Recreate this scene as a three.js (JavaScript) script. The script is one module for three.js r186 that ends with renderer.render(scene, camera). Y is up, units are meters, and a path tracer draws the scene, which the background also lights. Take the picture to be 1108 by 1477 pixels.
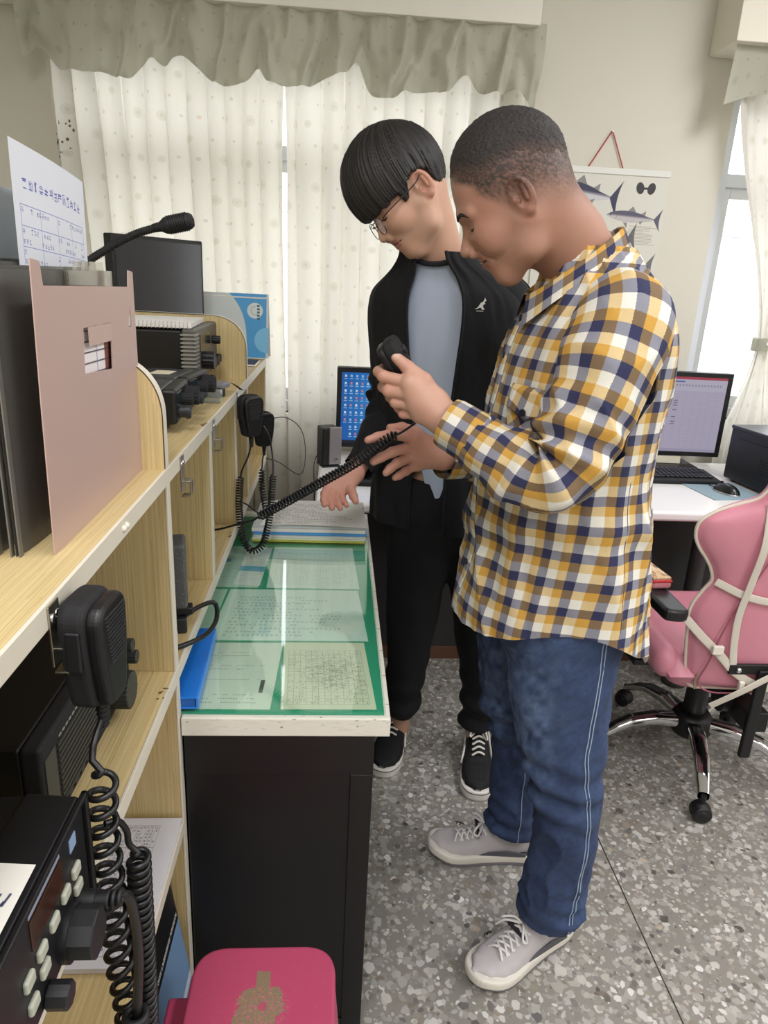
import * as THREE from 'three';
import { RoundedBoxGeometry } from 'three/addons/geometries/RoundedBoxGeometry.js';
import { mergeGeometries } from 'three/addons/utils/BufferGeometryUtils.js';
import { RectAreaLightUniformsLib } from 'three/addons/lights/RectAreaLightUniformsLib.js';

// ---------------------------------------------------------------- camera, sky, lights, exposure
const scene = new THREE.Scene();
const renderer = new THREE.WebGLRenderer({ antialias: true });
renderer.toneMapping = THREE.LinearToneMapping;
renderer.toneMappingExposure = 1.0;
renderer.shadowMap.enabled = true;
RectAreaLightUniformsLib.init();
const camera = new THREE.PerspectiveCamera(2 * Math.atan(738.5 / 1020) * 180 / Math.PI, 1108 / 1477, 0.05, 120);
camera.position.set(0, 1.42, 0);
camera.quaternion.setFromRotationMatrix(new THREE.Matrix4().set(
  0.99710113, -0.02637834, -0.07136892, 0,
  0.04753559, 0.94836347, 0.31360341, 0,
  0.05941134, -0.31608688, 0.94686819, 0,
  0, 0, 0, 1));
scene.background = new THREE.Color(0.95, 0.97, 1.0);
scene.backgroundIntensity = 4.2;           // bright overcast sky outside the windows
const LAMP = { y: 2.8, color: 0xfdfbff, intensity: 13.0 };   // fluorescent ceiling troffers
const TROFFERS = [[-0.25, 0.35], [1.75, 0.35], [1.75, -1.45], [-0.25, 2.3], [1.75, 2.3], [3.6, -0.4]];

// ---------------------------------------------------------------- helpers
let seed = 12345;
const rnd = () => { seed = (seed * 1664525 + 1013904223) >>> 0; return seed / 4294967296; };
const reseed = (s) => { seed = s >>> 0; };
const V = (x, y, z) => new THREE.Vector3(x, y, z);
const { cos, sin, PI, sqrt, abs, min, max, exp, atan2, hypot, floor } = Math;
const clamp = (x, a, b) => max(a, min(b, x)), lerp = (a, b, t) => a + (b - a) * t;
const sstep = (a, b, x) => { const t = clamp((x - a) / (b - a), 0, 1); return t * t * (3 - 2 * t); };
const gauss = (x, s) => exp(-x * x / (2 * s * s));
function hash3(x, y, z) { let h = (x * 374761393 + y * 668265263 + z * 1274126177) | 0; h = Math.imul(h ^ (h >>> 13), 1274126177); h ^= h >>> 16; return (h >>> 0) / 4294967296; }
function noise3(x, y, z) {
  const xi = floor(x), yi = floor(y), zi = floor(z); let fx = x - xi, fy = y - yi, fz = z - zi;
  fx = fx * fx * (3 - 2 * fx); fy = fy * fy * (3 - 2 * fy); fz = fz * fz * (3 - 2 * fz);
  const l = lerp, h = hash3;
  return l(l(l(h(xi, yi, zi), h(xi + 1, yi, zi), fx), l(h(xi, yi + 1, zi), h(xi + 1, yi + 1, zi), fx), fy),
    l(l(h(xi, yi, zi + 1), h(xi + 1, yi, zi + 1), fx), l(h(xi, yi + 1, zi + 1), h(xi + 1, yi + 1, zi + 1), fx), fy), fz) * 2 - 1;
}
const fbm = (x, y, z) => noise3(x, y, z) * 0.6 + noise3(x * 2.1, y * 2.1, z * 2.1) * 0.28 + noise3(x * 4.3, y * 4.3, z * 4.3) * 0.12;

const taken = {};
const numbered = (n) => { taken[n] = (taken[n] ?? -1) + 1; return taken[n] ? n + '_' + String(taken[n]).padStart(3, '0') : n; };
function shade(o) { o.castShadow = true; o.receiveShadow = true; return o; }
// a Group at a thing's base whose children are its parts
function thing(name, label, category, [x, y, z] = [0, 0, 0], turn = 0, group) {
  const o = new THREE.Group(); o.name = numbered(name); scene.add(o);
  o.position.set(x, y, z); o.rotation.y = turn; o.userData = { label, category };
  if (group) o.userData.group = group;
  return o;
}
// part in the parent's own axes
function lp(parent, name, geo, mat, label) {
  const m = shade(new THREE.Mesh(geo, mat)); m.name = name; parent.add(m);
  if (label) m.userData.label = label;
  return m;
}
// part whose geometry is given in world coordinates (thing not turned)
function wp(parent, name, geo, mat, label) {
  let p = parent; const off = V(0, 0, 0);
  while (p && p !== scene) { off.add(p.position); p = p.parent; }
  geo.translate(-off.x, -off.y, -off.z);
  return lp(parent, name, geo, mat, label);
}
function struct(name, geo, mat, label) {
  const m = shade(new THREE.Mesh(geo, mat)); m.name = name; m.userData = { kind: 'structure', label, category: name.split('_')[0] }; scene.add(m); return m;
}
const std = (color, roughness = 0.6, metalness = 0, extra = {}) => new THREE.MeshStandardMaterial({ color, roughness, metalness, ...extra });
const phys = (color, roughness, extra = {}) => new THREE.MeshPhysicalMaterial({ color, roughness, ...extra });

// box from extents with softened edges
function bx(x0, x1, y0, y1, z0, z1, r = 0.0015, seg = 1) {
  const w = abs(x1 - x0), h = abs(y1 - y0), d = abs(z1 - z0);
  r = min(r, w * 0.49, h * 0.49, d * 0.49);
  const g = new RoundedBoxGeometry(w, h, d, seg, r);
  g.translate((x0 + x1) / 2, (y0 + y1) / 2, (z0 + z1) / 2);
  return g;
}
// uv in metres from positions; along = axis the grain runs along
function metreUV(g, along = 'y') {
  if (g.index) g = g.toNonIndexed();
  const p = g.attributes.position, n = g.attributes.normal, uv = new Float32Array(p.count * 2);
  for (let i = 0; i < p.count; i++) {
    const a = [abs(n.getX(i)), abs(n.getY(i)), abs(n.getZ(i))], c = { x: p.getX(i), y: p.getY(i), z: p.getZ(i) };
    const big = a.indexOf(max(...a)), rest = ['x', 'y', 'z'].filter((_, k) => k !== big);
    let v = rest.includes(along) ? along : rest[1], u = rest.find((k) => k !== v);
    uv[i * 2] = c[u] + c['xyz'[big]] * 0.37; uv[i * 2 + 1] = c[v];
  }
  g.setAttribute('uv', new THREE.BufferAttribute(uv, 2));
  return g;
}
const strip = (g) => { const o = g.index ? g.toNonIndexed() : g; for (const k of Object.keys(o.attributes)) if (!['position', 'normal', 'uv'].includes(k)) o.deleteAttribute(k); return o; };
const join = (...gs) => mergeGeometries(gs.flat().map(strip));
const tr = (g, x = 0, y = 0, z = 0, rx = 0, ry = 0, rz = 0) => { if (rx) g.rotateX(rx); if (ry) g.rotateY(ry); if (rz) g.rotateZ(rz); g.translate(x, y, z); return g; };
const cyl = (r0, r1, h, seg = 20) => new THREE.CylinderGeometry(r0, r1, h, seg);
function rod(a, b, r0, r1 = r0, seg = 12) {   // cylinder between two points
  const A = V(...a), B = V(...b), d = B.clone().sub(A), g = new THREE.CylinderGeometry(r1, r0, d.length(), seg);
  g.translate(0, d.length() / 2, 0);
  g.applyQuaternion(new THREE.Quaternion().setFromUnitVectors(V(0, 1, 0), d.normalize())); g.translate(...a); return g;
}
function tube(pts, r, n = 40, rad = 8, closed = false) {
  const c = new THREE.CatmullRomCurve3(pts.map((p) => V(...p)), closed, 'centripetal');
  const g = [new THREE.TubeGeometry(c, n, r, rad, closed)];
  if (!closed) for (const p of [pts[0], pts[pts.length - 1]]) g.push(new THREE.SphereGeometry(r, rad, 6).translate(...p));
  return join(g);
}
// coiled cord round a path; lead-in and lead-out straight points may be added at both ends
function coil(path, R, r, turns, lead = [], tail = [], rad = 6, per = 14) {
  const c = new THREE.CatmullRomCurve3(path.map((p) => V(...p)), false, 'centripetal'), N = turns * per;
  const pts = lead.map((p) => V(...p));
  let nrm = V(0.3, 0.2, 1); 
  for (let i = 0; i <= N; i++) {
    const t = i / N, p = c.getPointAt(t), T = c.getTangentAt(t);
    nrm.addScaledVector(T, -nrm.dot(T)).normalize();
    const B = T.clone().cross(nrm), a = t * turns * 2 * PI, e = min(1, t * turns * 1.5 + 0.15, (1 - t) * turns * 1.5 + 0.15);
    pts.push(p.clone().addScaledVector(nrm, cos(a) * R * e).addScaledVector(B, sin(a) * R * e));
  }
  pts.push(...tail.map((p) => V(...p)));
  const cc = new THREE.CatmullRomCurve3(pts, false, 'centripetal');
  // own tube with parallel transport on the points themselves
  const M = pts.length, smooth = [];
  for (let i = 0; i < M - 1; i++) { const d = pts[i].distanceTo(pts[i + 1]), k = d > R * 1.2 ? 5 : 1; for (let j = 0; j < k; j++) smooth.push(k === 1 ? pts[i] : cc.getPoint((i + j / k) / (M - 1))); }
  smooth.push(pts[M - 1]);
  return sweep(smooth, r, rad);
}
function sweep(P, r, rad = 8) {
  const pos = [], nor = [], idx = []; let n = V(0.31, 0.87, 0.2);
  for (let i = 0; i < P.length; i++) {
    const T = P[min(i + 1, P.length - 1)].clone().sub(P[max(i - 1, 0)]).normalize();
    n.addScaledVector(T, -n.dot(T)).normalize(); const B = T.clone().cross(n);
    for (let j = 0; j <= rad; j++) {
      const a = j / rad * 2 * PI, d = n.clone().multiplyScalar(cos(a)).addScaledVector(B, sin(a)), rr = typeof r === 'function' ? r(i / (P.length - 1)) : r;
      pos.push(P[i].x + d.x * rr, P[i].y + d.y * rr, P[i].z + d.z * rr); nor.push(d.x, d.y, d.z);
      if (i && j) { const a0 = (i - 1) * (rad + 1) + j - 1, b0 = a0 + rad + 1; idx.push(a0, a0 + 1, b0, b0, a0 + 1, b0 + 1); }
    }
  }
  const g = new THREE.BufferGeometry();
  g.setAttribute('position', new THREE.Float32BufferAttribute(pos, 3)); g.setAttribute('normal', new THREE.Float32BufferAttribute(nor, 3));
  g.setAttribute('uv', new THREE.Float32BufferAttribute(new Float32Array(pos.length / 3 * 2), 2)); g.setIndex(idx); return g;
}
// surface over a grid: f(u, v) -> [x, y, z] ; uvf(u, v) -> [s, t]
function grid(f, nu, nv, uvf = (u, v) => [u, v], closedU = false) {
  const pos = [], uv = [], idx = [];
  for (let j = 0; j <= nv; j++) for (let i = 0; i <= nu; i++) { pos.push(...f(i / nu, j / nv)); uv.push(...uvf(i / nu, j / nv)); }
  for (let j = 0; j < nv; j++) for (let i = 0; i < nu; i++) { const a = j * (nu + 1) + i, b = a + nu + 1; idx.push(a, a + 1, b, b, a + 1, b + 1); }
  const g = new THREE.BufferGeometry();
  g.setAttribute('position', new THREE.Float32BufferAttribute(pos, 3)); g.setAttribute('uv', new THREE.Float32BufferAttribute(uv, 2)); g.setIndex(idx); g.computeVertexNormals();
  if (closedU) { const n = g.attributes.normal; for (let j = 0; j <= nv; j++) { const a = j * (nu + 1), b = a + nu, v = V(n.getX(a) + n.getX(b), n.getY(a) + n.getY(b), n.getZ(a) + n.getZ(b)).normalize(); n.setXYZ(a, v.x, v.y, v.z); n.setXYZ(b, v.x, v.y, v.z); } }
  return g;
}
// flat outline [x, y] extruded along z with rounded edges
function ext(outline, depth, bevel = 0.002, seg = 2, curve = 8) {
  const s = outline instanceof THREE.Shape ? outline : new THREE.Shape(outline.map((p) => new THREE.Vector2(...p)));
  const g = new THREE.ExtrudeGeometry(s, { depth: depth - 2 * bevel, bevelEnabled: bevel > 0, bevelThickness: bevel, bevelSize: bevel, bevelOffset: -bevel, bevelSegments: seg, curveSegments: curve });
  g.translate(0, 0, bevel - depth / 2); return g;
}
function roundRect(x0, y0, x1, y1, r) {
  const s = new THREE.Shape();
  s.moveTo(x0 + r, y0); s.lineTo(x1 - r, y0); s.quadraticCurveTo(x1, y0, x1, y0 + r); s.lineTo(x1, y1 - r); s.quadraticCurveTo(x1, y1, x1 - r, y1); s.lineTo(x0 + r, y1); s.quadraticCurveTo(x0, y1, x0, y1 - r); s.lineTo(x0, y0 + r); s.quadraticCurveTo(x0, y0, x0 + r, y0);
  return s;
}
// smooth closed outline through points
function blobShape(pts, n = 60) { const c = new THREE.CatmullRomCurve3(pts.map((p) => V(p[0], p[1], 0)), true, 'centripetal'); return new THREE.Shape(c.getPoints(n).slice(0, -1).map((p) => new THREE.Vector2(p.x, p.y))); }

// textures
function canvasTex(w, h, draw, opt = {}) {
  const c = document.createElement('canvas'); c.width = w; c.height = h; const x = c.getContext('2d'); draw(x, w, h);
  const t = new THREE.CanvasTexture(c); t.colorSpace = opt.data ? THREE.NoColorSpace : THREE.SRGBColorSpace;
  t.wrapS = t.wrapT = opt.clamp ? THREE.ClampToEdgeWrapping : THREE.RepeatWrapping; t.magFilter = THREE.LinearFilter;
  if (opt.repeat) t.repeat.set(...opt.repeat);
  return t;
}
const rgb = (r, g, b) => `rgb(${r | 0},${g | 0},${b | 0})`;

// ---------------------------------------------------------------- shared surface textures
reseed(7);
const woodTex = canvasTex(512, 1024, (x, w, h) => {
  x.fillStyle = rgb(205, 184, 134); x.fillRect(0, 0, w, h);
  for (let i = 0; i < 520; i++) {
    const a = rnd() * w, d = rnd(); x.strokeStyle = d < 0.55 ? `rgba(168,142,88,${0.10 + rnd() * 0.28})` : `rgba(226,208,160,${0.10 + rnd() * 0.25})`;
    x.lineWidth = 0.6 + rnd() * 2.6; const y0 = rnd() * h, l = h * (0.2 + rnd() * 0.9), wob = rnd() * 4;
    for (const o of [-h, 0]) { x.beginPath(); x.moveTo(a, y0 + o); x.bezierCurveTo(a + wob, y0 + o + l / 3, a - wob, y0 + o + l * 0.66, a + wob * 0.4, y0 + o + l); x.stroke(); }
  }
}, { repeat: [1 / 0.26, 1 / 0.6] });
const M = {};
M.wood = std(0xffffff, 0.48, 0, { map: woodTex });
M.edge = std(0xd9d3c2, 0.5);
M.wall = std(0xd6d3c5, 0.85);
M.ceil = std(0xe4e3de, 0.9);
M.whitePaint = std(0xe4e2da, 0.45);
M.black = std(0x0d0d0f, 0.45);
M.blackMatte = std(0x131315, 0.75);
M.rubber = std(0x111113, 0.55);
M.cord = std(0x0e0e10, 0.38);
M.darkGrey = std(0x26272a, 0.5);
M.chrome = std(0xd8d8da, 0.1, 1);
M.steel = std(0xb8b2a4, 0.32, 1);
M.paper = std(0xe9e8e3, 0.8);
// ---------------------------------------------------------------- the room
const RX0 = -1.35, RX1 = 4.4, RZ0 = -3.0, RZ1 = 3.6, RH = 2.85;
{ // terrazzo: chips of marble in grey mortar
  const terr = canvasTex(2048, 2048, (x, w, h) => {
    x.fillStyle = rgb(136, 133, 125); x.fillRect(0, 0, w, h);
    for (let i = 0; i < 26000; i++) { x.fillStyle = `rgba(${60 + rnd() * 110},${58 + rnd() * 108},${48 + rnd() * 96},0.35)`; const s = 1 + rnd() * 3; x.fillRect(rnd() * w, rnd() * h, s, s); }
    const tones = [[172, 170, 162], [158, 156, 147], [188, 186, 180], [146, 143, 135], [134, 127, 114], [116, 114, 110], [200, 198, 193], [96, 92, 86], [166, 154, 136]];
    const chips = [];
    for (let i = 0; i < 21000; i++) chips.push(i < 13000 ? 3 + rnd() * 6 : 7 + rnd() * 12 * rnd() + rnd() * 5);
    for (const s of chips) {
      const cx = rnd() * w, cy = rnd() * h, t = tones[floor(rnd() * rnd() * tones.length * 1.02) % tones.length], k = 0.86 + rnd() * 0.26;
      const n = 5 + floor(rnd() * 4), rot = rnd() * 6.28, sq = 0.55 + rnd() * 0.45, pts = [];
      for (let j = 0; j < n; j++) { const a = j / n * 2 * PI + rnd() * 0.5, rr = s * (0.7 + rnd() * 0.45), px = cos(a) * rr, py = sin(a) * rr * sq; pts.push([px * cos(rot) - py * sin(rot), px * sin(rot) + py * cos(rot)]); }
      x.fillStyle = rgb(t[0] * k, t[1] * k, t[2] * k);
      for (const ox of [-w, 0, w]) for (const oy of [-h, 0, h]) {
        if (abs(cx + ox - w / 2) > w / 2 + 30 || abs(cy + oy - h / 2) > h / 2 + 30) continue;
        x.beginPath(); pts.forEach((p, j) => (j ? x.lineTo(cx + ox + p[0], cy + oy + p[1]) : x.moveTo(cx + ox + p[0], cy + oy + p[1]))); x.closePath(); x.fill();
      }
    }
  }, { repeat: [1 / 1.5, 1 / 1.5] });
  const mFloor = std(0xffffff, 0.32, 0, { map: terr });
  const base = struct('floor', bx(RX0 - 0.15, RX1 + 0.15, -0.16, -0.004, RZ0 - 0.15, RZ1 + 0.15, 0.001), std(0x4a463c, 0.9), 'grey speckled terrazzo floor in large slabs');
  const xs = [RX0, -0.457, 0.743, 1.943, 3.143, RX1], zs = [RZ0, -1.865, -0.665, 0.535, 1.735, RZ1];
  for (let i = 0; i < 5; i++) for (let j = 0; j < 5; j++) lp(base, 'slab', metreUV(bx(xs[i] + 0.0015, xs[i + 1] - 0.0015, -0.02, 0, zs[j] + 0.0015, zs[j + 1] - 0.0015, 0.0008), 'z'), mFloor);
}
struct('ceiling', bx(RX0 - 0.15, RX1 + 0.15, RH, RH + 0.15, RZ0 - 0.15, RZ1 + 0.15, 0.001), M.ceil, 'plain white ceiling');
struct('wall_left', bx(RX0 - 0.15, RX0, 0, RH, RZ0 - 0.15, RZ1 + 0.15, 0.001), M.wall, 'plain cream wall beside the curtained window');
struct('wall_right', bx(RX1, RX1 + 0.15, 0, RH, RZ0 - 0.15, RZ1 + 0.15, 0.001), M.wall, 'plain cream side wall');
struct('wall_front', bx(RX0, RX1, 0, RH, RZ1, RZ1 + 0.15, 0.001), M.wall, 'plain cream wall opposite the windows');
// back wall with two window openings
const W1 = { mx: -0.05, x0: -1.03, x1: 0.60, y0: 0.86, y1: 2.22 }, W2 = { x0: 1.50, x1: 3.05, y0: 0.90, y1: 2.22 };
{
  const s = new THREE.Shape(); s.moveTo(RX0, 0); s.lineTo(RX1, 0); s.lineTo(RX1, RH); s.lineTo(RX0, RH); s.lineTo(RX0, 0);
  for (const w of [W1, W2]) { const h = new THREE.Path(); h.moveTo(w.x0, w.y0); h.lineTo(w.x0, w.y1); h.lineTo(w.x1, w.y1); h.lineTo(w.x1, w.y0); h.lineTo(w.x0, w.y0); s.holes.push(h); }
  const g = new THREE.ExtrudeGeometry(s, { depth: 0.15, bevelEnabled: false }); g.translate(0, 0, RZ0 - 0.15);
  struct('wall_back', g, M.wall, 'cream wall with two curtained windows');
}
const glassPane = phys(0xffffff, 0.02, { transmission: 1, thickness: 0, ior: 1.45 });
const alu = std(0xcfd3d6, 0.4, 0.5), frameMat = std(0xd4d9e0, 0.5);
function windowUnit(n, w, label) {
  const o = new THREE.Group(); o.name = 'window_' + n; o.userData = { kind: 'structure', label, category: 'window' }; scene.add(o);
  const z0 = RZ0 - 0.11, z1 = RZ0 - 0.035, b = 0.045;
  for (const [a, c, d, e] of [[w.x0, w.x1, w.y0, w.y0 + b], [w.x0, w.x1, w.y1 - b, w.y1], [w.x0, w.x0 + b, w.y0 + b, w.y1 - b], [w.x1 - b, w.x1, w.y0 + b, w.y1 - b]]) lp(o, 'window_frame', bx(a, c, d, e, z0, z1, 0.003), frameMat);
  const mx = w.mx ?? (w.x0 + w.x1) / 2, ty = w.y1 - 0.36;
  lp(o, 'transom_bar', bx(w.x0 + b, w.x1 - b, ty - 0.025, ty + 0.025, z0 + 0.01, z1 - 0.01, 0.003), frameMat);
  for (const [a, c, zz] of [[w.x0 + b, mx + 0.025, z0 + 0.02], [mx - 0.025, w.x1 - b, z0 + 0.048]]) {
    const f = lp(o, 'sash', join(bx(a, a + 0.04, w.y0 + b, ty - 0.025, zz, zz + 0.022), bx(c - 0.04, c, w.y0 + b, ty - 0.025, zz, zz + 0.022), bx(a + 0.04, c - 0.04, w.y0 + b, w.y0 + b + 0.05, zz, zz + 0.022), bx(a + 0.04, c - 0.04, ty - 0.065, ty - 0.025, zz, zz + 0.022)), alu);
    lp(f, 'pane', new THREE.PlaneGeometry(c - a - 0.08, ty - 0.065 - w.y0 - b - 0.05).translate((a + c) / 2, (ty - 0.065 + w.y0 + b + 0.05) / 2, zz + 0.011), glassPane);
    lp(o, 'pane', new THREE.PlaneGeometry((c - a) - 0.01, w.y1 - b - ty - 0.025).translate((a + c) / 2, (w.y1 - b + ty + 0.025) / 2, zz + 0.011), glassPane);
  }
  lp(o, 'window_sill', bx(w.x0 - 0.02, w.x1 + 0.02, w.y0 - 0.03, w.y0, RZ0 - 0.1, RZ0 + 0.02, 0.005), M.whitePaint);
  return o;
}
windowUnit(1, W1, 'window behind the closed dotted curtains');
windowUnit(2, W2, 'bright window behind the tied-back curtain, pale building outside');
// pelmet boxes above both windows
struct('trim_1', bx(-1.30, 0.667, 2.27, 2.62, RZ0, RZ0 + 0.2, 0.003), std(0xe9e6da, 0.6), 'white pelmet box above the closed curtains');
struct('trim_2', bx(1.368, 3.2, 2.27, 2.62, RZ0, RZ0 + 0.2, 0.003), std(0xe2ddcc, 0.6), 'cream pelmet box above the tied-back curtain');
struct('baseboard_back', bx(RX0, RX1, 0, 0.09, RZ0, RZ0 + 0.012, 0.002), std(0x5a3a28, 0.5), 'brown wooden skirting board');
// fluorescent troffers on the ceiling: glowing diffuser and a light of the same size just below it
TROFFERS.forEach(([x, z]) => {
  const t = thing('ceiling_light', 'white fluorescent ceiling troffer with glowing diffuser', 'light', [x, LAMP.y, z], 0, 'ceiling troffers');
  lp(t, 'housing', bx(-0.31, 0.31, 0.0, 0.05, -0.62, 0.62, 0.004), M.whitePaint);
  lp(t, 'lamp_diffuser', bx(-0.28, 0.28, -0.008, 0.0, -0.59, 0.59, 0.003), std(0xffffff, 0.6, 0, { emissive: LAMP.color, emissiveIntensity: 2.2 }));
  const L = new THREE.RectAreaLight(LAMP.color, LAMP.intensity, 0.56, 1.18); L.position.set(0, -0.012, 0); L.rotation.x = -PI / 2; t.add(L);
});
// outside, seen through the window without a curtain across it
struct('ground_outside', bx(-12, 16, -0.6, -0.4, -40, RZ0 - 0.2, 0.01), std(0xb8b6ae, 0.9), 'pale concrete yard outside the window');
{
  const b = thing('far_building', 'long pale building with a row of dark openings outside the window', 'building', [7, -0.4, -24]);
  lp(b, 'wall', bx(-9, 9, 0, 3.4, -3, 3, 0.02), std(0xe6e8ee, 0.8));
  lp(b, 'roof', bx(-9.3, 9.3, 3.4, 3.6, -3.3, 3.3, 0.02), std(0xc2c6cc, 0.7));
  for (let i = 0; i < 14; i++) { const w = lp(b, 'window', bx(-8.4 + i * 1.2, -7.7 + i * 1.2, 1.6, 2.6, 2.96, 3.02, 0.01), std(0xc4ccd8, 0.3)); lp(w, 'pane', bx(-8.3 + i * 1.2, -7.8 + i * 1.2, 1.7, 2.5, 3.0, 3.03, 0.005), std(0xaab6c8, 0.15)); }
}
// ---------------------------------------------------------------- curtains
const dotTex = (seedN) => { reseed(seedN); return canvasTex(1024, 1024, (x, w, h) => {
  x.fillStyle = rgb(221, 218, 208); x.fillRect(0, 0, w, h);
  for (let i = 0; i < 9000; i++) { x.fillStyle = `rgba(${190 + rnd() * 40},${188 + rnd() * 40},${172 + rnd() * 40},0.3)`; x.fillRect(rnd() * w, rnd() * h, 1 + rnd() * 2, 1 + rnd() * 8); }
  const spot = (cx, cy, r, c) => { x.fillStyle = c; for (const ox of [-w, 0, w]) for (const oy of [-h, 0, h]) { x.beginPath(); x.arc(cx + ox, cy + oy, r, 0, 6.283); x.fill(); } };
  for (let j = 0; j < 9; j++) for (let i = 0; i < 9; i++) {
    const cx = (i + (j % 2) * 0.5) / 9 * w + (rnd() - 0.5) * 30, cy = j / 9 * h + (rnd() - 0.5) * 20, k = (i * 3 + j * 5) % 7;
    if (k === 0) { spot(cx, cy, 30, 'rgba(204,202,188,0.5)'); spot(cx + 4, cy + 3, 21, 'rgba(210,206,194,0.6)'); spot(cx, cy, 10, 'rgba(198,196,182,0.6)'); }
    else if (k === 3) { spot(cx, cy, 22, 'rgba(202,198,184,0.5)'); spot(cx, cy, 12, 'rgba(204,202,188,0.7)'); }
    else spot(cx, cy, 7 + rnd() * 4, k === 5 ? 'rgba(206,178,154,0.5)' : 'rgba(192,189,176,0.6)');
  }
}, { repeat: [1 / 0.62, 1 / 0.62] }); };
const dots = dotTex(31);
const curtainMat = phys(0xffffff, 1, { map: dots, transmission: 0.5, thickness: 0, side: THREE.DoubleSide, sheen: 0.2 });
const valanceMat = phys(0xdfe2da, 1, { map: dots, transmission: 0.44, thickness: 0, side: THREE.DoubleSide });
// hanging sheet: x across, gathered pleats; foldAmp/phase given by a sum of waves that drift downwards
function pleats(x, y, k, s) { const a = sin(x * k + 1.3 * sin(x * 2.1 + s) + s), b = sin(x * k * 1.73 + s * 2 + 0.8 * sin(y * 1.7 + x * 3)); return Math.sign(a) * abs(a) ** 0.7 * 0.55 + b * 0.22 + (1 - abs(sin(x * k * 0.61 + s * 1.7 + 0.2 * y))) ** 2 * 0.55 + sin(x * k * 0.27 + s) * 0.3; }
function curtainGeo(xTop0, xTop1, xBot0, xBot1, yT, yB, z, amp, k, s, cloth) {
  return grid((u, v) => {
    const y = lerp(yT, yB(u), v), e = v, x0 = lerp(xTop0, xBot0, e), x1 = lerp(xTop1, xBot1, e), x = lerp(x0, x1, u), d = pleats(u * cloth, v * 1.2, k, s);
    const a = amp * (0.55 + 0.45 * sstep(0, 0.35, v));
    const w = u * cloth, ph = w * k * 1.9 + 1.6 * sin(w * 5.1 + s) + 0.5 * sin(v * 2.2 + w * 9 + s), over = 0.010 + 0.014 * (0.5 + 0.5 * sin(w * 7.3 + s * 3)), open = 0.35 + 0.65 * sstep(0, 0.25, v);
    const wob = 0.010 * noise3(w * 9, v * 3, s) * v;
    return [x + over * sin(ph) * open + wob, y, z + (0.62 * cos(ph) + 0.3 * noise3(w * 6, v * 1.5, s + 4)) * a];
  }, 420, 40, (u, v) => [u * cloth, (1 - v) * (yT - yB(u))]);
}
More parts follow.
